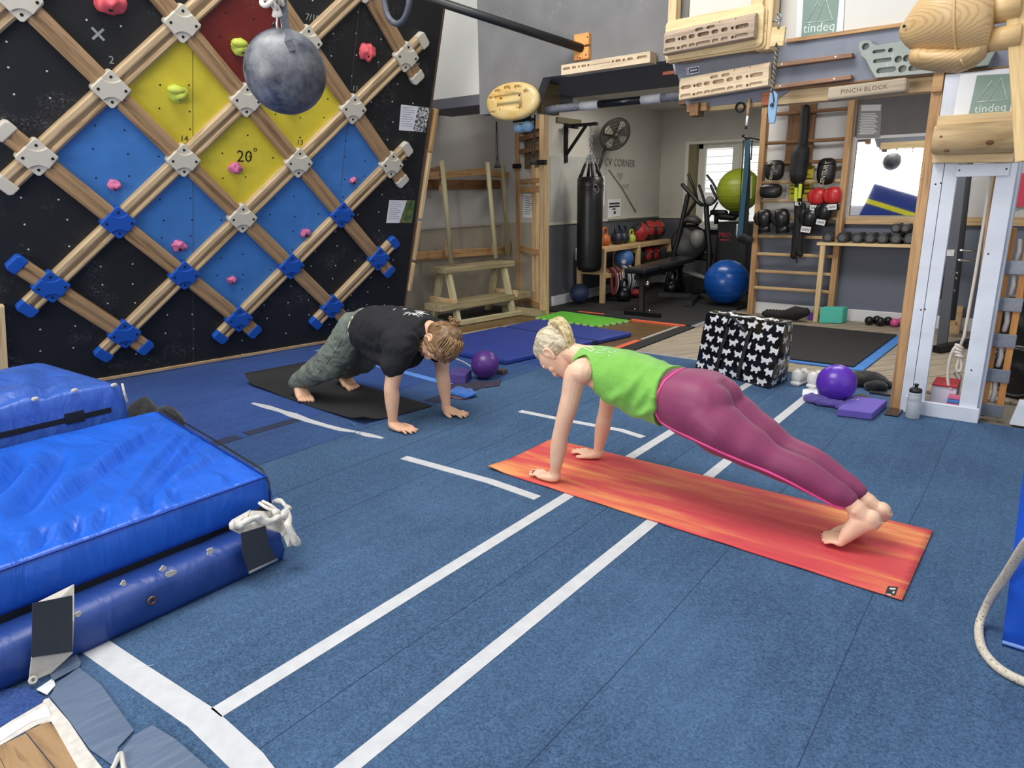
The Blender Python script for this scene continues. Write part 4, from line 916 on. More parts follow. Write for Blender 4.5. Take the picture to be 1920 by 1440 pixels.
a,b=fl-d*.02-back*.05,fr+d*.1-back*.05
board('runner',Vector((a.x,a.y,.03)),Vector((b.x,b.y,.03)),.05,.05,PALEO,st)
a,b=PZ(862,630,.02),PZ(998,606,.02); board('front_runner',a,b,.05,.04,OLD,st)
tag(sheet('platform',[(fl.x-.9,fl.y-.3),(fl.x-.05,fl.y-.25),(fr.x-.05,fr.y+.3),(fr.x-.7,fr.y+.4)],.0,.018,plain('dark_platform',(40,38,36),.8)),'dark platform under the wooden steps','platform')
# poles rising from the top plank
for (u0,v0,u1,v1,off,m,l) in ((846,494,829,301,.14,PALEO,'left'),(930,484,914,304,.14,PALEO,'middle'),(953,480,943,312,.28,OLD,'right')):
    f=PZ(u1,v1,0)  # dummy
    base=None
    X0=(fl+back*off).x+(fr.x-fl.x)*((u0-850)/95)
    p0=PX(u0,v0,X0); p1=PX(u1,v1,X0-.04)
    t=thing('pole',l+' one of three round poles leaning above the wooden steps','pole',p0); rod('round_pole',p0,p1,.025,m,t,14); 
# cleats on the alcove wall
al=thing('wall_battens','horizontal pine battens screwed across the alcove wall behind the poles','batten',(-5.3,5.7,.9))
for (u0,v0,u1,v1,w,m,X) in ((782,346,1000,346,.10,DARK_WOOD,-5.31),(800,330,905,322,.07,PINE_WARM,-5.18),(905,322,960,330,.07,PINE_WARM,-5.18),(780,480,965,468,.085,PINE_WARM,-5.27)):
    a,b=PX(u0,v0,X),PX(u1,v1,X)
    if b.y>6.66: b=a.lerp(b,(6.66-a.y)/(b.y-a.y))
    board('batten',a,b,.045,w,m,al)
board('batten',PX(787,330,-5.32),PX(828,320,-5.15),.04,.1,DARK_WOOD,al)
for (u,v) in ((838,470),(925,463),(826,352),(915,342),(950,465)): 
    a=PX(u,v,-5.2); MB().prism([a+Vector((0,-.03,-.06)),a+Vector((0,.03,-.06)),a+Vector((0,.03,0)),a+Vector((0,.004,.12)),a+Vector((0,-.012,.12)),a+Vector((0,-.03,0))],(.035,0,0)).build('gusset',PINE,al,.003)
# stud frame
sf=thing('stud_frame','pine stud frame of three uprights between the alcove and the punch bag wall','frame',(-4.4,6.3,0))
def stud(u,vt,vb,g,w=.06): 
    p=PZ(*g); q=PY(u,vt,p.y); board('stud',Vector((p.x,p.y,0)),Vector((p.x,p.y,q.z)),.07,w,PINE if u>1000 else PINE_WARM,sf,up=d)
stud(1022,215,590,(1021,592),.075); stud(1006,300,590,(1005,581),.055); stud(974,250,580,(977,572),.07)
pA,pB=PZ(977,572),PZ(1021,592)
for z,w in ((2.02,.09),(1.92,.05),(1.78,.05),(1.45,.05),(1.36,.07),(.68,.07),(.09,.08)): board('noggin',Vector((pA.x,pA.y,z)),Vector((pB.x,pB.y,z)),.035,w,(DARK_WOOD if 1.7<z<2 else PINE_WARM),sf)
board('back_board',Vector((pA.x,pA.y,1.80))+(pA-pB).normalized()*.0+Vector((0,.05,0)),Vector((pB.x,pB.y,1.80))+Vector((0,.05,0)),.02,.42,wood('dark_board',(120,100,70),(90,72,48)),sf)
for z in (1.6,): 
    for p in (pA,pB): bx('bracket',p+Vector((-.05,-.07,z)),p+Vector((.05,-.02,z+.05)),BLACK_METAL,sf)
bx('skirt_block',(-4.9,6.15,0.0),(-4.35,6.24,.075),OLD,sf,.004)
def wallnote(name,label,corners,fx,rows,mat=PAPER,ink=INK,axis='X',off=.002,cat='notice'):
    P=[fx(u,v) for u,v in corners]; c=sum(P,Vector())/4; n=(P[1]-P[0]).cross(P[3]-P[0]).normalized(); 
    if n.dot(CAMP-c)<0: n=-n
    t=thing(name,label,cat,c); MB().prism([p+n*.001 for p in P],n*.002).build('sheet',mat,t)
    mb=MB()
    for (f0,f1,x0,x1) in rows:
        q=[P[0].lerp(P[3],f0).lerp(P[1].lerp(P[2],f0),x0),P[0].lerp(P[3],f0).lerp(P[1].lerp(P[2],f0),x1),P[0].lerp(P[3],f1).lerp(P[1].lerp(P[2],f1),x1),P[0].lerp(P[3],f1).lerp(P[1].lerp(P[2],f1),x0)]
        mb.prism([p+n*.003 for p in q],n*.0008)
    if rows: mb.build('print',ink,t)
    return t
ret=lambda u,v: PY(u,v,6.715)
wallnote('notice','text notice on white paper behind the stud frame',[(982,363),(1000,364),(999,409),(981,408)],ret,[(.1+.09*i,.13+.09*i,.12,.88-.1*(i%3)) for i in range(9)],cat='notice',ink=plain('grey_print',(110,110,114),.8))
# ================================================================ punch bag
bl_=lambda u,v: PX(u,v,-4.695)
BX,BY=-4.35,7.14
pb=thing('punch_bag','long black leather punch bag hanging from a wall bracket','punch bag',(BX,BY,.41)); LEA=plain('black_leather',(20,20,22),.38,bump=.25,bscale=14)
MB().lathe([(.02,.405),(.09,.41),(.135,.43),(.148,.48),(.15,.8),(.149,1.2),(.152,1.36),(.150,1.365),(.152,1.37),(.15,1.47),(.13,1.49),(.02,1.495)],(BX,BY,0),seg=30).build('bag_body',LEA,pb)
for a in range(4):
    t=R(45+90*a); p=Vector((BX+.13*math.cos(t),BY+.13*math.sin(t),1.46)); q=Vector((BX+.02*math.cos(t),BY+.02*math.sin(t),1.73)); 
    MB().tube([p,p.lerp(q,.65)],[.022,.016],8).build('hanging_strap',BLACK,pb); mb=MB()
    P=[p.lerp(q,.62+.38*i/6) for i in range(7)]
    for i in range(6): mb.torus((P[i]+P[i+1])/2,.011,.0035,(1,0,0) if i%2 else (0,1,0),8,.018,5)
    mb.build('chain',STEEL,pb)
mb=MB()
for i in range(9): mb.torus((BX,BY,1.75+.034*i),.012,.004,(1,0,0) if i%2 else (0,1,0),8,.022,5)
mb.build('chain',STEEL,pb)
for s in (-1,1): MB().torus((BX+.135,BY+s*.075-.02,1.36),.035,.003,(1,.3*s,0),14,.05,5).build('stitched_arc',plain('grey_thread',(140,140,140),.6),pb)
bk=thing('bag_bracket','black steel wall bracket carrying the punch bag','bracket',(-4.69,7.14,1.9))
board('arm',(-4.68,BY,2.06),(-4.27,BY,2.06),.045,.035,BLACK_METAL,bk); board('brace',(-4.68,BY,1.75),(-4.42,BY,2.05),.03,.03,BLACK_METAL,bk); board('wall_plate',(-4.685,BY,1.66),(-4.685,BY,2.1),.06,.02,BLACK_METAL,bk,up=(1,0,0)); board('wall_batten',(-4.685,6.95,2.12),(-4.685,7.45,2.12),.025,.06,wood('dull_batten',(120,112,84),(96,88,64)),bk)
board('cross_arm',(-4.60,BY-.10,2.045),(-4.60,BY+.1,2.045),.04,.03,BLACK_METAL,bk)
# fan
fc=PX(1153,252,-4.42); ff=thing('wall_fan','dark caged electric fan on a wall arm beside the punch bag','fan',fc); fn=Vector((.74,-.44,-.42)).normalized(); FG=plain('fan_grey',(58,56,52),.5); FBL=plain('fan_blade',(150,146,136),.5)
mb=MB()
fu=fn.orthogonal().normalized(); fw=fn.cross(fu)
for r,h in ((.20,0),(.19,.03),(.15,.042),(.11,.048),(.07,.05),(.04,.05)): mb.torus(fc+fn*h,r,.0035 if r<.2 else .008,fn,28,None,5)
for k in range(24):
    a=2*math.pi*k/24; e=fu*math.cos(a)+fw*math.sin(a); mb.tube([fc+e*.2,fc+e*.17+fn*.04,fc+e*.04+fn*.05],.0016,4)
mb.build('cage',FG,ff)
MB().lathe([(.001,-.08),(.05,-.075),(.19,-.03),(.2,0),(.19,.0),(.05,-.02),(.001,-.02)],fc,fn,24).build('rear_cage',plain('rear_cage_grey',(74,72,66),.6),ff)
for k in range(4):
    a=2*math.pi*k/4+.5; mb=MB(); 
    P=[fc+(fu*math.cos(a+t)+fw*math.sin(a+t))*r+fn*(.012+.02*t) for r,t in ((.04,-.3),(.16,-.35),(.175,0),(.16,.3),(.04,.3))]
    mb.prism(P,fn*.003).build('blade',FBL,ff)
MB().lathe([(.001,.055),(.03,.05),(.035,.03),(.035,-.02)],fc,fn,16).build('hub',FG,ff)
MB().tube(catmull([fc-fn*.06,fc-fn*.14+Vector((0,0,-.03)),PX(1128,300,-4.6),PX(1120,322,-4.68)],5),.022,10).build('stem',FG,ff); MB().lathe([(.04,0),(.055,-.06),(.05,-.13),(.02,-.15)],fc-fn*.03,fn,16).build('motor',FG,ff)
# lettering on the wall
def wl_text(s,u,v,size,mat,name='wall_lettering',lab=None):
    p=bl_(u,v); t=thing(name,lab,'lettering',p) ; text('letters',s,plane_M(p+Vector((.004,0,0)),(0,1,0),(0,0,1)),size,mat,t,.0005,spacing=1.15); return t
GT=plain('grey_wall_letters',(128,126,118),.8); GT2=plain('faint_wall_letters',(160,157,148),.8)
t=thing('wall_lettering','grey stencilled lettering naming the cardio corner on the wall beside the punch bag','lettering',bl_(1165,306))
for s,u,v,sz,m in (('CV CORNER',1163,306,.135,GT),('USE',1162,329,.085,GT2),('IT',1162,337,.075,GT2),('OUT',1173,350,.085,GT2)):
    text('letters',s,plane_M(bl_(u,v)+Vector((.003,0,0)),(0,1,0),(0,0,1)),sz,m,t,.0005,spacing=1.1)
wallnote('notice','white notice with black text on the wall right of the punch bag',[(1139,374),(1164,373),(1163,405),(1139,408)],bl_,[(.2,.3,.12,.9),(.36,.46,.1,.9),(.52,.6,.35,.6),(.68,.85,.45,.62)])
wallnote('notice','narrow white sheet half hidden behind the punch bag',[(1124,331),(1134,330),(1133,386),(1124,387)],bl_,[(.15,.2,.3,.8),(.3,.34,.3,.9),(.42,.46,.3,.8)])
wallnote('notice_board','pale grey board on the wall behind the punch bag',[(1031,292),(1138,296),(1136,412),(1031,418)],lambda u,v: PX(u,v,-4.698),[],mat=plain('pale_board',(176,176,172),.7),cat='board')
tag(bx('light_switch',bl_(1081,488)+Vector((0,-.03,0)),bl_(1081,465)+Vector((.015,.04,0)),WHITE,None,.004),'white socket plate on the grey wall behind the punch bag','socket')
tag(MB().tube([bl_(1141,318)+Vector((.006,0,0)),bl_(1165,352)+Vector((.01,0,0)),bl_(1192,398)+Vector((.006,0,0))],.006,6).build('fan_cable',plain('cable_grey',(120,116,106),.7)),'thin grey cable running down the wall from the fan','cable')
tag(board('picture_ledge',bl_(1138,410)+Vector((.02,0,0)),bl_(1232,404)+Vector((.02,0,0)),.04,.025,plain('cream_ledge',(206,202,188),.6)),'cream ledge along the wall above the ball rack','ledge')
# ================================================================ ball rack
rk=thing('ball_rack','pine rack with two shelves of balls and kettlebells along the punch bag wall','rack',(-4.45,8.2,0))
def rb(p,q,w,t,nm,m=PINE,up=(0,0,1)): return board(nm,p,q,w,t,m,rk,up=up)
RY0,RY1,RYM=7.36,9.2,8.25
for y,zt2 in ((RY0,.66),(RYM,.67),(RY1,.64)):
    for x in (-4.29,-4.62): rb((x,y,.008 if y<8 else (.30 if y<9 else .008)),(x,y,zt2),.05,.06,'post',up=(1,0,0))
for z,m in ((.645,PINE),(.33,PINE)):
    rb((-4.29,RY0,z),(-4.29,RY1,z),.035,.05,'front_rail'); bx('shelf_board',(-4.62,RY0,z+.02),(-4.31,RY1,z+.032),PINE,rk)
for y in (RYM,RY1): bx('end_brace',(-4.62,y-.02,.55),(-4.28,y+.02,.63),PINE_WARM,rk,.003)
ZS,ZL,ZF=.678,.363,.0085
def kb(x,y,z,r,mat,label,grp=None):
    t=thing('kettlebell',label,'kettlebell',(x,y,z),grp); MB().lathe([(.001,0),(r*.6,0),(r*.92,r*.35),(r,r*.85),(r*.8,r*1.45),(r*.45,r*1.75),(.001,r*1.8)],(x,y,z),seg=20).build('bell',mat,t)
    MB().tube(catmull([(x,y-r*.62,z+r*1.5),(x,y-r*.72,z+r*2.1),(x,y-r*.4,z+r*2.6),(x,y+r*.4,z+r*2.6),(x,y+r*.72,z+r*2.1),(x,y+r*.62,z+r*1.5)],4),r*.19,8).build('handle',BLACK_METAL if mat is BLACKI else mat,t)
BLACKI=plain('black_iron',(20,20,22),.28); NAVYI=plain('navy_iron',(32,36,50),.4); ORI=plain('orange_vinyl',(178,96,44),.5); LIMI=plain('lime_vinyl',(170,188,80),.5)
kb(-4.42,7.44,ZS,.075,ORI,'orange kettlebell at the near end of the rack top, next to the punch bag'); kb(-4.45,7.66,ZS,.08,ORI,'orange kettlebell second along the rack top, by the dark ones'); kb(-4.42,7.93,ZS,.088,NAVYI,'dark blue kettlebell on the rack top, the nearer of two'); kb(-4.44,8.12,ZS,.085,NAVYI,'dark blue kettlebell on the rack top, the farther of two'); kb(-4.42,8.30,ZS,.062,LIMI,'small lime kettlebell on the rack top')
REDB=plain('red_rubber',(158,40,38),.5,bump=.1); BLKB=plain('black_ball',(28,28,30),.55,bump=.12,bscale=80)
def medball(x,y,z,r,label,patch=True):
    t=thing('medicine_ball',label,'ball',(x,y,z),'medicine balls on the rack'); c=Vector((x,y,z+r)); MB().ell(c,r,nu=24,nv=16).build('ball',BLKB,t,org=c)
    if patch:
        for dirv,ang in ((Vector((.6,-.3,.75)),.62),(Vector((.3,.7,-.3)),.5),(Vector((.75,-.65,-.1)),.4)):
            dn=dirv.normalized(); MB().lathe([(r*1.004*math.sin(a),r*1.006*math.cos(a)) for a in np.linspace(.001,ang,6)],c,dn,18).build('red_panel',REDB,t)
def redball(x,y,z,r,label): 
    t=thing('medicine_ball',label,'ball',(x,y,z),'medicine balls on the rack'); c=Vector((x,y,z+r)); MB().ell(c,r,nu=24,nv=16).build('ball',REDB,t,org=c); MB().lathe([(r*1.004*math.sin(a),r*1.006*math.cos(a)) for a in np.linspace(.001,.75,6)],c,(-.2,-.7,.75),18).build('black_panel',BLKB,t)
redball(-4.42,8.52,ZS,.125,'red medicine ball on the rack top'); medball(-4.43,8.79,ZS,.135,'black medicine ball with red panels on the rack top, the nearer of two'); medball(-4.44,9.06,ZS,.13,'black medicine ball with red panels on the rack top, at the far end')
c=Vector((-4.36,8.0,ZL+.13)); t=thing('blue_ball','blue rubber medicine ball with a white star on the lower shelf','ball',c-Vector((0,0,.13))); MB().ell(c,.128,nu=24,nv=16).build('ball',plain('steel_blue_rubber',(62,104,160),.5,bump=.1),t,org=c)
nd=(CAMP-c).normalized(); nd=(nd+Vector((0,0,-.3))).normalized(); fu_=nd.orthogonal().normalized(); fw_=nd.cross(fu_); MB().prism([c+nd*.122+(fu_*math.cos(a)+fw_*math.sin(a))*(.042 if i%2 else .018) for i,a in enumerate(np.linspace(0,2*math.pi,12,endpoint=False))],nd*.008).build('star_mark',WHITE,t)
medball(-4.42,8.45,ZL,.115,'plain black ball on the lower rack shelf behind the middle post',False); medball(-4.42,8.72,ZL,.12,'black medicine ball on the lower rack shelf with a red top'); medball(-4.43,8.97,ZL,.115,'black medicine ball on the lower rack shelf at the far end')
kb(-4.16,7.66,ZF,.10,BLACKI,'glossy black kettlebell on the floor by the near rack post'); kb(-3.93,8.55,ZF,.11,BLACKI,'glossy black kettlebell on the floor under the bench'); 
c=Vector((-4.52,7.20,ZF+.12)); tag(MB().ell(c,.12,nu=24,nv=16).build('floor_ball',plain('navy_rubber',(40,52,84),.5),org=c),'dark blue ball on the floor behind the near rack post','ball')
for (y,n,c,l) in ((7.55,3,(120,50,50),'dark red and white ankle weights draped over the near end of the lower rack rail'),(7.86,3,(150,150,156),'grey striped ankle weights draped over the lower rack rail')):
    t=thing('ankle_weights',l,'weights',(-4.28,y,.33))
    for i in range(n):
        z0=.40; q=[(-4.30,y+i*.06,.42),(-4.22,y+i*.06,.36),(-4.2,y+i*.06,.22),(-4.24,y+i*.06,.10),(-4.27,y+i*.06,.2),(-4.285,y+i*.06,.38)]
        MB().tube(catmull(q,4),.022,8,closed=True).build('strap',plain('aw_%d_%d'%(c[0],i%2),c if i%2==0 else (26,26,28),.7),t)
        MB().tube(catmull([(a+.024,b-.0,cz) for a,b,cz in q[1:4]],4),.005,6).build('stripe',WHITE,t)
tag(lump(MB().ell((-4.2,8.0,.06),(.1,.08,.05)),.02,9,0,True).build('red_glove',plain('dull_red_cloth',(150,36,44),.7)),'crumpled red glove on the floor under the rack','glove')
# ================================================================ bench
bn=thing('weight_bench','black adjustable weight bench on the rubber tiles','bench',(-3.6,7.5,0.008)); PAD=plain('black_vinyl',(24,24,26),.32,coat=.2)
a,b=Vector((-3.70,7.05,.44)),Vector((-3.72,8.45,.47)); M,L=frame(a,b)
link('seat_pad',MB().box((-L/2,-.13,-.03),(-L/2+.42,.13,.035)).mesh('seat_pad'),PAD,bn,M=M@Matrix.Translation((0,0,.012)),bev=.02); link('back_pad',MB().box((-L/2+.45,-.14,-.03),(L/2,.14,.035)).mesh('back_pad'),PAD,bn,M=M@Matrix.Translation((0,0,.012)),bev=.02)
board('spine',a+Vector((0,.05,-.06)),b+Vector((0,-.1,-.06)),.06,.06,BLACK_METAL,bn); 
f0=PZ(1203,586,.03); board('front_post',Vector((-3.66,7.15,.40)),Vector((f0.x,f0.y,.03)),.05,.05,BLACK_METAL,bn,up=(1,0,0)); board('front_foot',PZ(1172,585,.03),PZ(1238,592,.03),.05,.045,BLACK_METAL,bn); board('rear_post',b+Vector((0,-.15,-.08)),Vector((-3.74,8.45,.03)),.05,.05,BLACK_METAL,bn,up=(1,0,0)); board('rear_foot',Vector((-3.98,8.45,.03)),Vector((-3.5,8.45,.03)),.05,.045,BLACK_METAL,bn)
for x in (-.08,.1): MB().ell((f0.x+x,f0.y-.01,.06),(.012,.012,.012),nu=8,nv=6).build('bolt',CHROME,bn)
MB().tube([(-3.58,7.13,.36),(-3.54,7.06,.30)],.02,10).build('adjust_knob',CHROME,bn)
# ================================================================ elliptical trainer
el=thing('elliptical_trainer','black elliptical cross trainer with grey mudguard in front of the back window','exercise machine',PZ(1290,556)); EB=plain('machine_black',(22,22,24),.4); EG=plain('machine_grey',(120,120,118),.45); EM=plain('machine_dark_grey',(62,62,64),.5)
def tp_(pts,r,nm,m=EB,seg=10): return MB().tube(catmull([PY(u,v,Y) for u,v,Y in pts],4),r,seg,round_=True).build(nm,m,el)
YE=8.75
tp_([(1291,328,YE-.1),(1297,342,YE-.1),(1303,358,YE-.08),(1308,378,YE-.05)],.020,'handle_arm'); tp_([(1280,347,YE-.15),(1294,362,YE-.15),(1307,377,YE-.15),(1316,384,YE-.12)],.026,'handle_arm')
tp_([(1311,348,YE+.1),(1316,362,YE+.1),(1321,378,YE+.1)],.018,'handle_arm'); tp_([(1326,329,YE+.2),(1336,342,YE+.2),(1344,357,YE+.2),(1348,372,YE+.2)],.016,'handle_arm'); tp_([(1333,348,YE+.2),(1339,362,YE+.2),(1345,372,YE+.2)],.018,'handle_arm')
tp_([(1289,368,YE-.1),(1280,410,YE-.1),(1268,460,YE-.1),(1254,516,YE-.1),(1249,538,YE-.1)],.032,'side_arm'); tp_([(1303,380,YE),(1288,405,YE),(1280,432,YE),(1272,470,YE)],.022,'side_arm')
tp_([(1324,380,YE+.05),(1326,420,YE+.05),(1330,470,YE+.05),(1328,520,YE+.05)],.034,'mast'); tp_([(1322,382,YE+.05),(1331,384,YE+.05),(1340,378,YE+.1),(1346,368,YE+.15)],.016,'cross_bar')
tp_([(1345,380,YE+.2),(1334,400,YE+.15),(1328,408,YE+.1)],.012,'cross_bar')
c=PY(1331,376,YE); MB().lathe([(.05,0),(.055,.03),(.02,.035)],c,(CAMP-c).normalized(),16).build('hand_wheel',EG,el); 
c=PY(1297,412,YE-.05); MB().loft([(c+Vector((-.11,0,-.02)),(0,.05,0),(0,0,.03)),(c+Vector((-.03,0,.01)),(0,.1,0),(0,0,.05)),(c+Vector((.06,0,.0)),(0,.1,0),(0,0,.055)),(c+Vector((.11,0,-.02)),(0,.06,0),(0,0,.03))],16).build('display_hood',EM,el)
c=PY(1292,455,YE); MB().lathe([(.20,-.05),(.235,-.03),(.235,.03),(.2,.05),(.001,.055)],c,(.35,-.9,.1),30).build('flywheel_cover',EB,el)
c=PY(1308,448,YE-.02); lump(MB().ell(c,(.09,.1,.12)),.02,6).build('mudguard',EG,el)
MB().prism([PY(u,v,YE+.05) for u,v in ((1278,423),(1281,423),(1264,498),(1255,515))],(.03,.05,0)).build('guard_panel',plain('pale_panel',(205,206,206),.4),el)
MB().prism([PY(u,v,YE+.1) for u,v in ((1266,478),(1277,476),(1275,497),(1262,495))],(0,.05,0)).build('guard_panel',plain('pale_panel',(205,206,206),.4),el)
c=PY(1280,480,YE+.1); MB().box(c+Vector((-.25,0,-.05)),c+Vector((.35,.2,.05))).build('crank_beam',EB,el,.02); a=PZ(1235,552,.04); b=PZ(1345,556,.04)
board('base_rail',a,b,.1,.06,EB,el); board('base_rail',PZ(1290,590-20,.04),PZ(1325,535,.04),.1,.06,EB,el)
MB().box(PY(1288,545,YE)-Vector((.16,0,.1)),PY(1288,545,YE)+Vector((.26,.18,.22))).build('housing',EB,el,.03)
board('foot_plate',PY(1285,508,YE-.25),PY(1322,520,YE-.2),.12,.03,EG,el)
# weight machine
wm=thing('weight_machine','black weight stack tower with red lettering beside the trainer','exercise machine',PZ(1370,560)); YM=9.0
P=[PY(u,v,YM) for u,v in ((1345,416),(1400,416),(1398,560),(1336,560))]; P[2].z=P[3].z=.01
MB().prism(P,(0,.35,0)).build('stack_shroud',EB,wm,.015)
a,b=PY(1350,441,YM-.006),PY(1368,441,YM-.006); text('lettering','PRO',plane_M((a+b)/2,b-a,(0,0,1)),.085,plain('machine_red',(176,52,48),.6),wm,.002); bx('red_line',PY(1350,449,YM-.004)-Vector((0,0,.012)),PY(1368,449,YM-.001)+Vector((0,0,.0)),plain('machine_red',(176,52,48),.6),wm)
for (u,v,r) in ((1346,398,.035),(1362,406,.045),(1384,400,.045)): MB().tube([PY(u-10,v,YM-.1),PY(u+14,v+1,YM-.1)],r,12,round_=True).build('roller_pad',EB,wm)
tp2=MB().tube([PY(1343,398,YM),PY(1343,420,YM)],.03,10).tube([PY(1395,395,YM),PY(1395,420,YM)],.05,10); tp2.build('yoke',EB,wm)
rod('cable',PY(1391,440,8.0),PY(1389,560,8.0),.003,EB,wm,6)
lit_wall_panel=tag(MB().box((-3.42,9.62,.12),(-2.7,9.65,.80)).build('wall_panel',plain('lit_wall_blue',(180,188,205),.7)),'pale panel standing for light on the wall below the back window','panel')  # pale colour paints in the strong light on the wall under the window
def ball(name,c,r,mat,label,group=None,rib=True,valve=None):
    t=thing(name,label,'ball',c-Vector((0,0,r)),group); MB().ell(c,r,nu=40,nv=28).build('ball_skin',mat,t,org=c)
    if rib:
        mb=MB()
        for k in (-.75,-.5,-.25,0,.25,.5,.75): mb.torus(c+Vector((0,0,k*r)),r*math.sqrt(1-k*k)+.0005,.0022,(0,0,1),40,None,4)
        mb.build('rib',mat,t)
    if valve: MB().tube([c+Vector(valve)*r,c+Vector(valve)*(r+.006)],.012,10).build('valve',WHITE,t)
    return t
gb=PY(1385,357,8.75); ball('exercise_ball',gb,.262,plain('lime_vinyl_ball',(132,146,34),.4,var=.04),'large olive green exercise ball on top of the weight tower',valve=(.3,-.9,-.2))
bb=PY(1362,530,8.05); bb.z=.272; ball('exercise_ball',bb,.262,plain('royal_blue_ball',(16,78,160),.26,var=.03),'large glossy blue exercise ball on the floor by the ladder')
# ================================================================ wall ladder
YL=7.60
wlad=thing('wall_ladder','pine wall bars hung with boxing pads and gloves','ladder',(-2.2,YL,0))
xl,xr=PY(1408,584,YL).x,PY(1556,598,YL).x
board('stile',(xl,YL,0),(xl,YL,2.2),.10,.055,PINE_WARM,wlad,up=(1,0,0)); board('stile',(xr,YL,0),(xr,YL,2.2),.10,.055,PINE_WARM,wlad,up=(1,0,0))
RZ=[PY(1490,v,YL).z for v in (212,266,305,341,376,409,444,478,511,543)]
for i,z in enumerate(RZ): board('rung',(xl+.02,YL-.02,z),(xr-.02,YL-.02,z),.036,.034,PINE if i>2 else DARK_WOOD,wlad,bev=.012)
board('centre_board',(PY(1503,200,YL).x,YL+.05,1.55),(PY(1503,200,YL).x,YL+.05,2.2),.05,.26,DARK_WOOD,wlad,up=(1,0,0))
def onlad(u,v,dy=-.10): return PY(u,v,YL+dy)
PADM=plain('pad_black',(20,20,22),.42,coat=.1)
def pad(u0,v0,u1,v1,label,word=None,nm='focus_pad',cat='boxing pad'):
    a,b=onlad(u0,v1),onlad(u1,v0); c=(a+b)/2; hw,hh=(b.x-a.x)/2,(b.z-a.z)/2; t=thing(nm,label,cat,c)
    MB().loft([(c+Vector((0,.04,0)),(hw*.9,0,0),(0,0,hh*.95)),(c+Vector((0,0,0)),(hw,0,0),(0,0,hh)),(c+Vector((0,-.045,0)),(hw*.92,0,0),(0,0,hh*.92)),(c+Vector((0,-.06,0)),(hw*.5,0,0),(0,0,hh*.5))],24,3.2).build('pad_body',PADM,t)
    MB().tube([c+Vector((-hw*.8,-.058,hh*.55)),c+Vector((0,-.064,hh*.5)),c+Vector((hw*.8,-.058,hh*.55))],.006,6).build('piping',BLACK_METAL,t)
    if word: text('lettering',word,plane_M(c+Vector((0,-.062,-hh*.15)),(.12,0,-1),(1,0,.12)) if False else plane_M(c+Vector((-hw*.05,-.0635,-hh*.2)),(.15,0,1),(-1,0,.15)),hh*.42,plain('cream_letters',(196,190,160),.6),t,.001)
    return t
pad(1434,299,1472,339,'black square boxing pad lettered in cream, at the left of the ladder','CENTURY'); pad(1530,295,1570,347,'black square boxing pad lettered in cream, at the right of the ladder','CENTURY'); pad(1424,344,1468,372,'plain black kick pad lying on the ladder below the left lettered pad')
ys=thing('yellow_notice','yellow sign with black lines behind the gear on the ladder','sign',onlad(1505,340,.06))
bx('sign_plate',onlad(1478,372,.06),onlad(1527,310,.065),plain('sign_yellow',(220,206,60),.6),ys)
mb=MB()
for i,v in enumerate((316,326,334,346,353,361)): a,b=onlad(1482,v+2.5,.055),onlad(1524,v,.057); mb.box((a.x,a.y,a.z),(b.x-(.03 if i%2 else 0),a.y+.002,b.z))
mb.build('print',INK,ys)
bx('white_edge',onlad(1474,374,.062),onlad(1480,340,.066),WHITE,ys)
sb=thing('strap_bundle','bundle of black straps and bands hanging down the middle of the ladder','straps',onlad(1500,380,-.14))
for (pts,r) in (([(1510,205),(1508,250),(1502,290),(1500,330),(1498,360)],.045),([(1502,285),(1498,310),(1497,330)],.085),([(1503,300),(1499,350),(1496,400),(1491,450),(1488,480)],.032),([(1497,350),(1496,420),(1494,470)],.036),([(1506,385),(1502,430),(1499,470),(1501,477)],.028),([(1493,470),(1494,492)],.008)):
    lump(MB().tube(catmull([onlad(u,v,-.13) for u,v in pts],4),r,10,round_=True),.006,14).build('strap',plain('black_webbing',(18,18,20),.7,bump=.3,bscale=60),sb)
for (u0,v0,u1,v1) in ((1493,352,1492,378),(1501,345,1499,372)): board('lime_tab',onlad(u0,v0,-.19),onlad(u1,v1,-.19),.03,.02,plain('lime_tab',(196,210,60),.6),sb,up=(0,1,0))
bx('white_tab',onlad(1490,385,-.19),onlad(1497,378,-.185),WHITE,sb); MB().torus(onlad(1498,382,-.19),.02,.005,(0,1,0),12).build('buckle',CHROME,sb)
GRED=plain('glove_red',(182,40,42),.35); GBLK=plain('glove_black',(20,20,22),.35,coat=.2)
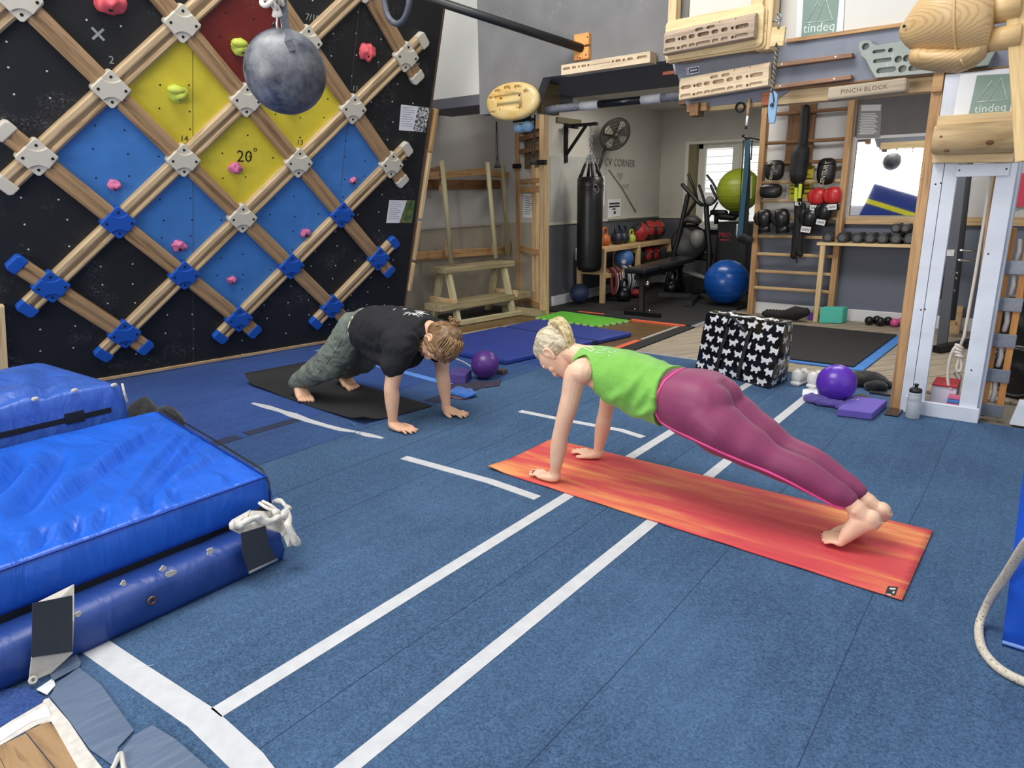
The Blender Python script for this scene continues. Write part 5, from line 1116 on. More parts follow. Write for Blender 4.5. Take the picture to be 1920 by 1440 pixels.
def glove(u,v,mat,label,cuff=True,s=1.0,ang=0):
    c=onlad(u,v,-.11); t=thing('boxing_glove',label,'boxing glove',c,'boxing gloves on the ladder'); Rm=Matrix.Translation(c)@Matrix.Rotation(ang,4,'Y')@Matrix.Scale(s,4)
    mb=MB().loft([((0,0,.105),(.03,0,0),(0,.03,0)),((0,0,.09),(.06,0,0),(0,.05,0)),((0,0,.04),(.075,0,0),(0,.06,0)),((0,0,-.02),(.07,0,0),(0,.055,0)),((0,0,-.055),(.055,0,0),(0,.045,0))],20,2.3); mb.v=[tuple(Rm@Vector(p)) for p in mb.v]; mb.build('fist',mat,t)
    mb=MB().tube([(-.055,-.03,-.02),(-.068,-.04,.03),(-.055,-.045,.065)],[.026,.03,.022],10,round_=True); mb.v=[tuple(Rm@Vector(p)) for p in mb.v]; mb.build('thumb',mat,t)
    mb=MB().loft([((0,0,-.05),(.055,0,0),(0,.045,0)),((0,0,-.12),(.06,0,0),(0,.048,0))],20,2.6); mb.v=[tuple(Rm@Vector(p)) for p in mb.v]; mb.build('cuff',GBLK,t)
    if cuff:
        mb=MB().box((-.042,-.054,-.112),(.042,-.05,-.06)); mb.v=[tuple(Rm@Vector(p)) for p in mb.v]; mb.build('cuff_label',WHITE,t)
        mb=MB()
        for i in range(5): mb.prism([(-.032+i*.0135,-.0545,-.098),(-.026+i*.0135,-.0545,-.098),(-.02+i*.0135,-.0545,-.074),(-.026+i*.0135,-.0545,-.074)],(0,-.001,0))
        mb.v=[tuple(Rm@Vector(p)) for p in mb.v]; mb.build('label_print',INK,t)
glove(1533,373,GRED,'red and black boxing glove with a white cuff label, the left of the red pair',ang=R(6)); glove(1563,371,GRED,'red and black boxing glove with a white cuff label, the right of the red pair',ang=R(-4))
glove(1518,412,GBLK,'black boxing glove with a white label hanging below the left red glove',ang=R(8),s=1.1); glove(1546,400,GBLK,'black boxing glove with a white label hanging below the right red glove',ang=R(10),s=1.0)
glove(1433,413,GBLK,'plain black boxing glove on the ladder, the left of the lower left pair',False,1.05,R(-4)); glove(1466,413,GBLK,'plain black boxing glove on the ladder, the right of the lower left pair',False,1.1,R(-8))
# bands hanging left of the ladder
bd=thing('resistance_bands','teal and black resistance bands hung from a hook left of the ladder','bands',PY(1398,262,7.5))
def band(pts,w,m,nm,Y=7.5,t=.008):
    P=[PY(u,v,Y) for u,v in pts]; mb=MB()
    for p,q in zip(P[:-1],P[1:]): mb.prism([p-Vector((w/2,0,0)),p+Vector((w/2,0,0)),q+Vector((w/2,0,0)),q-Vector((w/2,0,0))],(0,t,0))
    mb.build(nm,m,bd)
band([(1402,262),(1398,330),(1391,400),(1387,452)],.05,plain('teal_rubber',(38,84,104),.6),'band',7.49); band([(1401,258),(1402,330),(1399,400),(1397,445)],.055,BLACK_RUBBER,'band',7.51); band([(1410,262),(1408,300)],.012,BLACK,'band'); band([(1394,262),(1390,330),(1385,420)],.008,BLACK,'cord')
rod('hook_rail',PY(1392,256,7.52),PY(1425,262,7.58),.008,BLACK_METAL,bd,8); MB().ell(PY(1393,254,7.5),.016,nu=10,nv=8).build('hook_knob',BLACK,bd); lump(MB().ell(PY(1398,448,7.48),(.09,.04,.06)),.03,9).build('handle_cluster',BLACK_RUBBER,bd); MB().tube([PY(1383,420,7.49),PY(1381,440,7.49),PY(1385,452,7.49)],.012,8).build('chain_link',STEEL,bd)
band([(1409,330),(1408,372)],.016,plain('pale_green_band',(150,165,120),.6),'band',7.48)
# mirror and shelf
YW=7.715
mr=thing('wall_mirror','frameless wall mirror above the dumbbell shelf','mirror',PY(1665,330,YW)); MIR=NT('mirror_silver'); MIR.base((.9,.91,.9,1)); MIR.b.inputs['Metallic'].default_value=1; MIR.b.inputs['Roughness'].default_value=.02; MIR=MIR.m
x0,x1=PY(1600,330,YW).x,PY(1745,330,YW).x; z0,z1=PY(1660,404,YW).z,PY(1660,259,YW).z
bx('glass',(x0,YW-.008,z0),(x1+.15,YW-.001,z1),MIR,mr,.002); bx('ply_ledge',(x0-.02,YW-.045,z0-.085),(x1+1.3,YW-.001,z0-.01),PINE,mr,.003)
wallnote('notice','grey printed safety notice on the wall above the mirror corner',[(1611,196),(1654,195),(1650,257),(1606,258)],lambda u,v: PY(u,v,YW-.006),[(.02,.2,.1,.95)]+[(.27+.05*i,.30+.05*i,.08+.05*(i%2),.75+.06*(i%3)) for i in range(13)],mat=plain('grey_sheet',(120,120,122),.5),ink=plain('notice_print',(196,196,198),.6))
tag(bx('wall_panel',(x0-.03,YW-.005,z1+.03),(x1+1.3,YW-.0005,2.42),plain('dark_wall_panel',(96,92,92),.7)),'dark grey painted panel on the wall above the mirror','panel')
dsf=thing('dumbbell_shelf','pine shelf on a single leg holding a row of black dumbbells','shelf',(-1.45,7.55,0)); zs=.80
bx('shelf_board',(-1.885,7.42,zs-.028),(-.70,7.70,zs),PINE_PALE,dsf,.003); lg_=PZ(1528,604); board('leg',(lg_.x,lg_.y+.02,0),(lg_.x-.0,lg_.y+.02,zs-.028),.045,.045,PINE_PALE,dsf,up=(1,0,0)); board('leg',(-1.74,7.69,0),(-1.74,7.69,zs-.03),.035,.05,PINE_WARM,dsf,up=(1,0,0))
HEX=plain('hex_rubber',(34,34,36),.45)
def dumbbell(c,label,r=.055,ln=.22,ax=(0,1,0),grp='black hexagonal dumbbells on the shelf',mat=HEX,round_=False,nm='dumbbell'):
    c=Vector(c); ax=Vector(ax).normalized(); t=thing(nm,label,'dumbbell',c-Vector((0,0,r)),grp); u=Vector((0,0,1)); w=ax.cross(u).normalized()
    MB().tube([c-ax*(ln/2-.03),c+ax*(ln/2-.03)],.015,10).build('handle',CHROME if not round_ else mat,t)
    for s in (-1,1):
        e=c+ax*s*(ln/2-.035); mb=MB()
        if round_: mb.ell(e,(r,r,r),nu=16,nv=12)
        else:
            for q0,q1,rr in ((-.035,.03,r),(.03,.037,r*.8)):
                mb.prism([e+ax*s*q0+(w*math.cos(R(60*k))+u*math.sin(R(60*k)))*rr for k in range(6)],ax*s*(q1-q0))
        mb.build('head',mat,t,.005)
        if not round_: MB().prism([e+ax*s*.0372+(w*math.cos(a)+u*math.sin(a))*r*.55 for a in np.linspace(0,6.283,13)[:-1]],ax*s*.001).build('end_disc',plain('end_disc_grey',(84,84,86),.5),t)
ords=('first','second','third','fourth','fifth','sixth','seventh')
for i,u in enumerate((1553,1580,1608,1632,1656,1681,1706)):
    c=PY(u,436,7.45); dumbbell((c.x,7.555,zs+.049),'black hex dumbbell, %s from the ladder in the shelf row'%ords[i],.056)
for i,(u,l) in enumerate(((1681,'left'),(1699,'right'))):
    c=PY(u,421,7.47); dumbbell((c.x,7.555,zs+.147),'black hex dumbbell resting on top of the shelf row, the %s of two'%l,.05 if i==0 else .045)
# things on the planks below
a=PZ(1532,604); blk=thing('yoga_block','turquoise foam yoga block on the planks by the shelf leg','yoga block',(-1.72,7.33,0)); q0,q1=PZ(1535,606),PZ(1578,607); q1=Vector((q1.x,q0.y,0)) if False else q1
MB().hexa([q0,q1,q1+Vector((.02,.13,0)),q0+Vector((.02,.13,0))],[p+Vector((0,0,.16)) for p in (q0+Vector((-.005,.03,0)),q1+Vector((-.005,.03,0)),q1+Vector((.02,.13,0)),q0+Vector((.02,.13,0)))]).build('block',plain('turquoise_foam',(84,190,172),.8,var=.05),blk,.01)
r_=thing('spiral_roller','black ribbed massage roller lying by the wall below the ladder','roller',PZ(1470,590)); A,B=PZ(1435,588,.05),PZ(1512,592,.07)
lump(MB().tube([A.lerp(B,t) for t in np.linspace(0,.55,28)],[.035+.016*abs(math.sin(t*40)) for t in np.linspace(0,.55,28)],14,round_=True),.004,9).build('roller_body',BLACK_RUBBER,r_); lump(MB().tube([A.lerp(B,.5),A.lerp(B,.75)+Vector((0,0,.02)),A.lerp(B,.95)+Vector((0,0,.03))],[.05,.075,.05],14,round_=True),.01,9).build('roller_bag',plain('dark_net',(24,24,26),.8),r_)
c=PZ(1520,600); bx2=tag(MB().box((c.x-.035,c.y,0),(c.x+.04,c.y+.07,.07)).build('purple_cube',plain('purple_foam_small',(124,84,190),.8),None,.006),'small purple foam cube behind the shelf leg','block'); tag(MB().ell((c.x+.02,c.y+.12,.05),.05).build('massage_ball',plain('lime_small',(176,190,70),.6)),'small lime ball behind the purple cube','ball')
for i,(u,v,ax,l) in enumerate(((1627,610,(.5,.8,0),'left'),(1648,612,(.5,.8,0),'right'))): p=PZ(u,v); dumbbell((p.x+.03,p.y+.07,.043),'small black dumbbell on the planks by the baseboard, the %s of two'%l,.043,.17,ax,'small black dumbbells on the planks',GBLK,True)
for i,(u,v,ax,l) in enumerate(((1674,613,(.45,.8,0),'nearer the black pair'),(1698,612,(.45,.8,0),'half hidden by the timber post'))): p=PZ(u,v); dumbbell((p.x+.03,p.y+.05,.041),'small pink dumbbell on the planks, '+l,.041,.16,ax,'small pink dumbbells on the planks',plain('pink_vinyl',(206,88,140),.5),True)
# crash mat standing at the far end of the hall (seen in the mirror)
cm=thing('leaning_mat','blue crash mat with a yellow stripe leaning by the hall window behind the camera','crash mat',(-3.0,-2.4,0)); Mx=Matrix.Translation((-3.0,-2.3,.75))@Matrix.Rotation(R(18),4,'Y'); link('mat_body',MB().box((-.6,-.1,-.55),(.6,.1,.55)).mesh('mat_body'),vinyl('mirror_mat_blue',(40,60,130)),cm,M=Mx,bev=.02); link('yellow_stripe',MB().box((-.6,.1,.1),(.6,.104,.2)).mesh('yellow_stripe'),plain('stripe_yellow',(225,215,40),.5),cm,M=Mx)
# ================================================================ crash mats on the left
from mathutils import noise as mnoise
VB=vinyl('crash_blue',(28,94,204),.36,.5,(3,9,3)); VN=vinyl('crash_navy',(34,66,138),.42,.35,(3,7,3)); VO=vinyl('crash_old_blue',(52,92,178),.45,.5,(4,9,4)); PIPE=plain('black_piping',(18,18,20),.5)
def cushion(name,q,z0,z1,mat,parent,puff=.03,wr=.012,nu=60,nv=60,seed=0,folds=()):
    """q: four ground corners a,b,c,d (a->b is u, a->d is v); puffed top, slightly bellied sides"""
    a,b,c,d=[Vector((x,y,0)) for x,y in q]; vs=[];fs=[]
    def pt(u,v): return a.lerp(b,u).lerp(d.lerp(c,u),v)
    for j in range(nv+1):
        for i in range(nu+1):
            u,v=i/nu,j/nv; p=pt(u,v); e=(1-abs(2*u-1)**5)*(1-abs(2*v-1)**5)
            z=z1+puff*e-(.012 if e<.001 else 0)
            z+=wr*e**.5*(mnoise.noise(Vector((p.x*2.2+p.y*1.2+seed,p.y*5-p.x*3,seed)))+.5*mnoise.noise(Vector((p.x*6+seed,p.y*11,3))))
            for (fx,fy,fdx,fdy,w,h,hl) in folds:
                t=(p.x-fx)*fdx+(p.y-fy)*fdy; s=-(p.x-fx)*fdy+(p.y-fy)*fdx
                z-=1.6*h*(math.exp(-(s/w)**2)-.55*math.exp(-((s-1.7*w)/(1.1*w))**2))*math.exp(-(t/hl)**4)*e**.3
            vs.append((p.x,p.y,z))
    N=(nu+1)*(nv+1)
    for j in range(nv):
        for i in range(nu): k=j*(nu+1)+i; fs.append((k,k+1,k+nu+2,k+nu+1))
    rim=[i for i in range(nu)]+[nu+(nu+1)*j for j in range(nv)]+[N-1-i for i in range(nu)]+[(nu+1)*(nv-j) for j in range(nv)]
    ctr=(a+b+c+d)/4; rows=[rim]; nz=6
    for k in range(1,nz+1):
        row=[]
        for r in rim:
            x,y,z=vs[r]; f=k/nz; p=Vector((x,y,0)); out=(p-ctr).normalized(); bul=.014*math.sin(math.pi*f)+.012*mnoise.noise(Vector((x*9+seed,y*9,f*1.5)))*math.sin(math.pi*min(1,f*1.2))
            vs.append((x+out.x*bul,y+out.y*bul,z+(z0-z)*f)); row.append(len(vs)-1)
        rows.append(row)
    n=len(rim)
    for r0,r1 in zip(rows[:-1],rows[1:]):
        for i in range(n): fs.append((r0[i],r1[i],r1[(i+1)%n],r0[(i+1)%n]))
    fs.append(tuple(rows[-1]))
    mb=MB(); mb.add(vs,fs,True); o=mb.build(name,mat,parent)
    return o,[Vector(vs[r]) for r in rim]
lm=thing('crash_mat','worn navy crash mat at the bottom of the pile in the left foreground','crash mat',(-2.9,.4,0))
cushion('mat_cover',[(-2.12,-.9),(-2.10,1.30),(-4.35,1.45),(-4.35,-.9)],.002,.135,VN,lm,.012,.006)
o_=MB()
for (u,v,s) in ((320,1075,1.0),(306,1065,.7),(393,1032,.9),(231,1093,.6),(146,1150,.6)):
    c=PX(u,v,-2.085); P=[c+Vector((0,math.cos(a)*.016*s*(.6+.7*random.random()),math.sin(a)*.014*s*(.6+.7*random.random()))) for a in np.linspace(0,6.283,9)[:-1]]; MB().prism(P,(.004,0,0)).build('worn_patch',plain('bare_canvas',(196,190,180),.8),lm)
MB().torus(PX(285,1126,-2.083),.011,.004,(1,0,0),16).build('eyelet',plain('bronze',(130,96,70),.4,.7),lm)
P0,P1=PX(60,1105,-2.075),PX(140,1098,-2.075)
def ribbon(name,pts,mat,parent,th=.004):
    """pts: pairs of (left,right) points"""
    mb=MB()
    for (a,b),(c,d) in zip(pts[:-1],pts[1:]): mb.prism([a,b,d,c],((b-a).cross(c-a)).normalized()*th)
    return mb.build(name,mat,parent)
CAN=fabric('canvas_strap',(206,200,190),.9,.4,20); VEL=vinyl('black_vinyl_patch',(50,54,62),.45,.3)
ribbon('canvas_strap',[(PX(72,1128,-2.12),PX(139,1095,-2.12)),(PX(64,1170,-2.072),PX(139,1165,-2.072)),(PX(60,1230,-2.07),PX(136,1225,-2.07)),(PX(54,1280,-2.065),PX(96,1262,-2.065))],CAN,lm)
ribbon('vinyl_patch',[(PX(61,1132,-2.064),PX(136,1117,-2.064)),(PX(60,1233,-2.06),PX(136,1222,-2.06))],VEL,lm)
MB().torus(PX(62,1275,-2.055),.008,.004,(1,0,.3),14).build('eyelet',CAN,lm)
um=thing('crash_mat','bright blue crash mat with a creased cover, on top of the navy mat','crash mat',(-2.8,.6,.18))
Q=[(-2.235,-.9),(-2.20,1.335),(-3.36,1.50),(-3.40,-.9)]
_,rim=cushion('mat_cover',Q,.165,.305,VB,um,.02,.016,120,170,3,folds=((-2.853, 1.136, -0.668, 0.744, 0.028, 0.026, 0.377), (-2.655, 1.193, -0.739, 0.674, 0.02, 0.022, 0.382), (-2.581, 1.2, -0.701, 0.714, 0.024, 0.026, 0.348), (-2.79, 0.806, -0.846, 0.533, 0.04, 0.024, 0.294), (-2.968, 0.76, -0.891, 0.455, 0.035, 0.022, 0.232), (-2.471, 1.245, -0.465, 0.886, 0.022, 0.014, 0.172), (-2.664, 0.882, -0.784, 0.621, 0.03, 0.014, 0.175), (-2.318, 0.631, -0.916, 0.401, 0.016, 0.02, 0.07), (-2.297, 0.716, -0.903, 0.429, 0.016, 0.022, 0.068), (-2.292, 0.796, -0.886, 0.463, 0.014, 0.016, 0.064), (-2.29, 0.944, -0.923, 0.384, 0.016, 0.022, 0.074), (-2.288, 1.032, -0.931, 0.364, 0.014, 0.018, 0.062), (-2.262, 1.222, -0.915, 0.404, 0.014, 0.014, 0.052)))
MB().tube([p+Vector((0,0,.004)) for p in rim[::3]],.0035,6,closed=True).build('piping',vinyl('crash_seam',(14,54,150),.4),um)
MB().box((-2.255,-.9,.136),(-2.215,1.32,.172)).build('base_band',PIPE,um)
e0,e1=Vector((-2.195,1.345,.30)),Vector((-2.205,1.335,.165)); MB().tube([rim[-1]*0+Vector((-3.3,1.50,.315)),Vector((-2.7,1.41,.32)),Vector((-2.25,1.35,.31)),Vector((-2.185,1.335,.28)),Vector((-2.18,1.325,.2))],.0035,8).build('zip',PIPE,um)
bm_=thing('crash_mat','older faded blue crash mat behind, highest of the pile','crash mat',(-3.9,.4,.17))
_,rim=cushion('mat_cover',[(-3.47,-.9),(-3.46,1.385),(-4.30,1.36),(-4.30,-.9)],.15,.455,VO,bm_,.02,.02,60,90,8,folds=((-3.5,.9,-.3,.95,.03,.015,.4),(-3.55,1.1,-.9,.3,.03,.02,.4)))
MB().box((-3.478,-.9,.322),(-3.455,1.33,.348)).build('base_band',PIPE,bm_); MB().box((-3.485,1.13,.315),(-3.45,1.21,.365)).build('black_tab',PIPE,bm_)
MB().tube([(-3.45,1.395,.45),(-3.455,1.40,.40),(-3.45,1.405,.355)],.006,6).build('torn_edge',CAN,bm_)
o_=MB()
for (u,v) in ((140,732),(66,748),(214,722)): MB().ell(PX(u,v,-3.452),(.006,.016,.01),nu=10,nv=6).build('worn_patch',plain('bare_canvas',(196,190,180),.8),bm_)
tag(lump(MB().ell((-3.52,1.50,.18),(.10,.09,.165),nu=24,nv=16).ell((-3.42,1.57,.16),(.10,.06,.15)),.03,9,0,True).build('black_strap_bundle',fabric('black_mesh',(22,22,24),.8,.5,40)),'crumpled black fabric strap behind the corner of the crash mats','strap')
# knotted cloth at the corner
ck=thing('knotted_cloth','white cloth strap knotted round the corner of the navy mat with a dark flap','cloth',PX(490,980,-2.06))
WC=fabric('white_cotton',(206,202,194),.9,.5,14)
def cp(u,v,X=-2.075): return PX(u,v,X)
ribbon('cloth_band',[(cp(434,978,-2.10),cp(430,992,-2.07)),(cp(470,958,-2.10),cp(452,1002,-2.06)),(cp(510,960,-2.09),cp(490,990,-2.05)),(cp(535,960,-2.07),cp(528,1000,-2.05)),(cp(548,985,-2.0),cp(532,1006,-2.03)),(cp(562,1016,-2.0),cp(540,1024,-2.0))],WC,ck,.006)
lump(MB().tube(catmull([cp(432,985),cp(455,985,-2.06),cp(480,972,-2.05),cp(505,975,-2.04),cp(530,966,-2.04),cp(541,950,-2.10)],5),[.009+.006*abs(math.sin(i)) for i in range(26)],10,round_=True),.012,24).build('cloth_roll',WC,ck)
lump(MB().tube(catmull([cp(512,938,-2.2),cp(536,948,-2.12),cp(540,975,-2.02),cp(548,1000,-1.99),cp(556,1016,-1.99)],5),[.008]*8+[.012]*13,10,round_=True),.012,24).build('cloth_tail',WC,ck)
MB().tube(catmull([cp(486,943,-2.12),cp(500,952,-2.08),cp(515,958,-2.06)],4),.006,8).tube(catmull([cp(492,940,-2.12),cp(508,948,-2.08),cp(520,958,-2.06)],4),.006,8).ell(cp(518,960,-2.05),(.014,.014,.012)).build('tie',WC,ck)
ribbon('dark_flap',[(cp(452,1000,-2.045),cp(498,986,-2.045)),(cp(456,1040,-2.04),cp(505,1022,-2.04)),(cp(468,1077,-2.035),cp(520,1050,-2.035))],VEL,ck); rod('flap_hem',cp(467,1074,-2.03),cp(520,1049,-2.03),.005,plain('hem_grey',(110,116,128),.5),ck,8)
ribbon('dark_inner',[(cp(478,955,-2.115),cp(498,946,-2.115)),(cp(483,970,-2.1),cp(510,965,-2.1))],plain('navy_inner',(22,26,48),.7),ck)
# floor details in the corner of the view
GV=vinyl('grey_vinyl',(92,108,132),.5,.35,(9,3,3))
def gsheet(name,pts,mat,z0,z1,label,cat,sub=0): return tag(sheet(name,[(p.x,p.y) for p in (PZ(u,v,z1) for u,v in pts)],z0,z1,mat,None,.002),label,cat)
gsheet('vinyl_flap',[(94,1306),(104,1282),(148,1250),(190,1283),(252,1368),(222,1400),(214,1436),(168,1404),(130,1350)],GV,.002,.006,'grey vinyl floor patch with wrinkles, nearest the navy mat','floor patch')
gsheet('vinyl_flap',[(229,1405),(250,1378),(286,1358),(330,1385),(405,1450),(300,1500),(240,1460)],GV,.002,.007,'grey vinyl floor patch at the bottom edge of the picture','floor patch')
gsheet('vinyl_flap',[(84,1242),(136,1212),(152,1240),(150,1248),(98,1276)],GV,.006,.010,'small grey vinyl patch tucked under the navy mat','floor patch')
gsheet('blue_carpet_end',[(-60,1310),(0,1292),(54,1286),(82,1306),(80,1316),(0,1362),(-60,1392)],CARPETB,.001,.006,'frayed end of bright blue carpet in the left corner','carpet')
gsheet('white_lining',[(-60,1400),(0,1364),(84,1310),(92,1308),(130,1352),(166,1406),(240,1500),(180,1500),(96,1352),(70,1358),(-60,1430)],plain('chipped_white',(206,200,192),.7,var=.2,scale=40),.0005,.004,'chipped white edging around the bare floorboards','edging')
gsheet('white_film',[(-60,1398),(0,1366),(88,1322),(96,1342),(60,1352),(0,1390),(-60,1420)],plain('white_film',(226,226,228),.4,bump=.4,bscale=30),.004,.006,'strip of crinkled white tape beside the bare floorboards','tape')
gsheet('white_scrap',[(68,1292),(100,1270),(104,1284),(88,1302)],WHITE,.006,.009,'white scrap by the small grey patch','scrap')
fbd=thing('floorboards','bare worn floorboards showing in the bottom left corner','floor',(-1.85,.42,0))
FB=wood('worn_floorboard',(160,128,90),(122,92,62),.5,(3,30,30))
for i,pts in enumerate(([(-60,1428),(-10,1402),(40,1500),(-60,1560)],[(-10,1402),(48,1374),(150,1500),(40,1500)],[(48,1374),(90,1354),(108,1368),(215,1500),(150,1500)])):
    P=[PZ(u,v,.003) for u,v in pts]; M=Matrix.Translation(P[0])@Matrix.Rotation(math.atan2((P[-1]-P[0]).y,(P[-1]-P[0]).x),4,'Z'); c=sum(P,Vector())/4; Mi=M.inverted()
    me=MB().prism([Mi@(c+(p-c)*.985+Vector((0,0,-.0025))) for p in P],(0,0,.0025)).mesh('board'); bm=bmesh.new(); bm.from_mesh(me); bmesh.ops.recalc_face_normals(bm,faces=bm.faces); bm.to_mesh(me); bm.free(); link('board',me,FB,fbd,M=M)
tag(MB().tube(catmull([PZ(209,1445,.01),PZ(216,1432,.014),PZ(226,1412,.012),PZ(232,1440,.008),PZ(240,1460,.006)],4),.006,6).build('rope_scrap',WC),'scrap of white cord between the grey vinyl patches','cord')
for (u0,v0,u1,v1) in ((236,1252,288,1247),): tag(MB().tube([PZ(u0,v0,.002),PZ((u0+u1)/2,v0,.003),PZ(u1,v1,.002)],.0012,5).build('loose_thread',WHITE),'loose white thread on the carpet by the wide tape','thread')
# ================================================================ right edge: crash mat and rope
rm=thing('crash_mat','blue crash mat standing on its edge at the right border of the view','crash mat',(.3,2.3,0))
A=PZ(1878,1210); Bt=PY(1920,790,A.y+.02); 
P=[A,A+Vector((.7,0,0)),Vector((A.x+.75,A.y+.04,1.05)),Vector((Bt.x-.006,A.y+.04,1.05))]
g=20; vs=[];fs=[]
for j in range(g+1):
    for i in range(g+1):
        u,v=i/g,j/g; p=P[0].lerp(P[1],u).lerp(P[3].lerp(P[2],u),v); e=(1-abs(2*u-1)**4)*(1-abs(2*v-1)**4); vs.append(p+Vector((0,-.02*e+.008*mnoise.noise(p*5),0)))
N0=len(vs); vs+= [p+Vector((0,.2,0)) for p in vs[:N0]]
for j in range(g):
    for i in range(g): k=j*(g+1)+i; fs.append((k,k+1,k+g+2,k+g+1)); fs.append((N0+k,N0+k+g+1,N0+k+g+2,N0+k+1))
for i in range(g): fs.append((i,N0+i,N0+i+1,i+1)); k=g*(g+1)+i; fs.append((k,k+1,N0+k+1,N0+k)); k=i*(g+1); fs.append((k,k+g+1,N0+k+g+1,N0+k)); k=i*(g+1)+g; fs.append((k,N0+k,N0+k+g+1,k+g+1))
MB().add(vs,fs,True).build('mat_cover',vinyl('crash_blue_right',(26,84,200),.4,.35,(4,4,4)),rm)
MB().tube([P[0]+Vector((0,0,.012)),P[1]+Vector((0,0,.012))],.006,6).build('scuffed_hem',plain('pale_scuff',(120,150,210),.6),rm)
MB().box((A.x+.0,A.y+.02,.0),(A.x+.68,A.y+.19,.02)).build('base_hem',VN,rm)
rr=thing('climbing_rope','thick cream flecked rope looping down in front of the standing blue mat','rope',PZ(1835,1190))
k=NT('flecked_rope'); k.base(k.ramp(k.noise(160,2,k.coord((1,1,1))),[(.55,lin((208,198,182))),(.68,lin((130,118,100)))])); k.b.inputs['Roughness'].default_value=.85; k.bump(k.noise(200,2),.5,.003); FR_=k.m
rp_=[Vector((.50,1.35,3.3)),Vector((.30,1.45,1.8)),Vector((.15,1.72,.95))]
for (u,v,z) in ((1960,985,.52),(1925,1018,.42),(1890,1072,.26),(1856,1125,.10),(1837,1170,.016),(1838,1205,.012),(1852,1232,.012),(1880,1258,.012),(1925,1280,.012),(1990,1300,.012),(2060,1290,.012),(2110,1250,.012)):
    rp_.append(PZ(u,v,z))
MB().tube(catmull(rp_,6),.0125,12).build('rope',FR_,rr)
# ================================================================ orange mat
k=NT('sunset_mat'); g1=k.noise(1,5,k.coord((1.6,13,1),(.3,.2,0)),.6,.5); g2=k.noise(1,3,k.coord((.9,5,1),(2,4,0)),.5,.3)
ad=k.n('ShaderNodeMath',operation='ADD'); k.l(g1,ad.inputs[0]); k.l(g2,ad.inputs[1])
hf=k.n('ShaderNodeMath',operation='MULTIPLY'); k.l(ad.outputs[0],hf.inputs[0]); hf.inputs[1].default_value=.5
k.base(k.ramp(hf.outputs[0],[(.38,lin((196,62,70))),(.49,lin((206,80,78))),(.55,lin((216,116,80))),(.61,lin((228,154,96)))]))
rib=k.n('ShaderNodeTexWave',wave_type='BANDS',bands_direction='X'); rib.inputs['Scale'].default_value=60; k.l(k.coord(),rib.inputs['Vector'])
k.b.inputs['Roughness'].default_value=.75; k.bump(rib.outputs['Fac'],.25,.003); SUN=k.m
def matgrid(name,q,zf,mat,th,nu,nv,parent):
    a,b,c,d=[Vector((x,y,0)) for x,y in q]; vs=[];fs=[]
    for j in range(nv+1):
        for i in range(nu+1):
            u,v=i/nu,j/nv; p=a.lerp(b,u).lerp(d.lerp(c,u),v); dx,dy,z=zf(u,v); vs.append((p.x+dx,p.y+dy,z+th))
    n=len(vs); vs+=[(x,y,z-th) for x,y,z in vs]; W_=nu+1
    for j in range(nv):
        for i in range(nu): kk=j*W_+i; fs+=[(kk,kk+1,kk+W_+1,kk+W_),(n+kk,n+kk+W_,n+kk+W_+1,n+kk+1)]
    for i in range(nu): fs.append((i,n+i,n+i+1,i+1)); kk=nv*W_+i; fs.append((kk,kk+1,n+kk+1,n+kk))
    for j in range(nv): kk=j*W_; fs.append((kk,kk+W_,n+kk+W_,n+kk)); kk=j*W_+nu; fs.append((kk,n+kk,n+kk+W_,kk+W_))
    return MB().add(vs,fs,True).build(name,mat,parent)
om=thing('yoga_mat','red and orange streaked yoga mat under the woman','yoga mat',(-1.12,2.65,.003))
def oz(u,v):
    e=max(0,1-u/.05)*max(0,1-v/.3); return (-.01*e,0,.003+.012*e+.002*max(0,math.sin(u*40))*(1 if v<.02 else 0))
matgrid('mat_sheet',[(-2.03,2.43),(-.222,2.335),(-.212,2.94),(-2.025,2.955)],oz,SUN,.005,60,20,om)
c1=PZ(1671,1107,.009); lab=MB().prism([PZ(u,v,.0086) for u,v in ((1665,1099),(1684,1101),(1678,1118),(1659,1115))],(0,0,.001)).build('mat_label',BLACK,om)
MB().prism([PZ(u,v,.0098) for u,v in ((1668,1102),(1680,1103),(1678,1106),(1668,1105))],(0,0,.0006)).prism([PZ(u,v,.0098) for u,v in ((1674,1109),(1678,1109),(1676,1113),(1673,1112))],(0,0,.0006)).prism([PZ(u,v,.0098) for u,v in ((1662,1113),(1671,1114.5),(1670,1116),(1662,1114.5))],(0,0,.0006)).build('label_print',plain('label_white',(206,210,206),.6),om)
# black mat under the man
bmk=thing('yoga_mat','black exercise mat with a curled end under the man','yoga mat',(-3.75,2.82,.002))
def bz(u,v):
    e=max(0,1-u/.10); z=.075*e*e; f=max(0,(u-.86)/.14)*max(0,1-v/.35); return (.02*e,0,.003+z+.045*f*f+.01*max(0,math.sin(u*9))*max(0,1-v/.2))
matgrid('mat_sheet',[(-4.53,2.66),(-3.08,2.53),(-3.0,3.03),(-4.45,3.18)],bz,plain('mat_black_foam',(32,32,34),.8,bump=.1,bscale=160),.006,50,20,bmk)
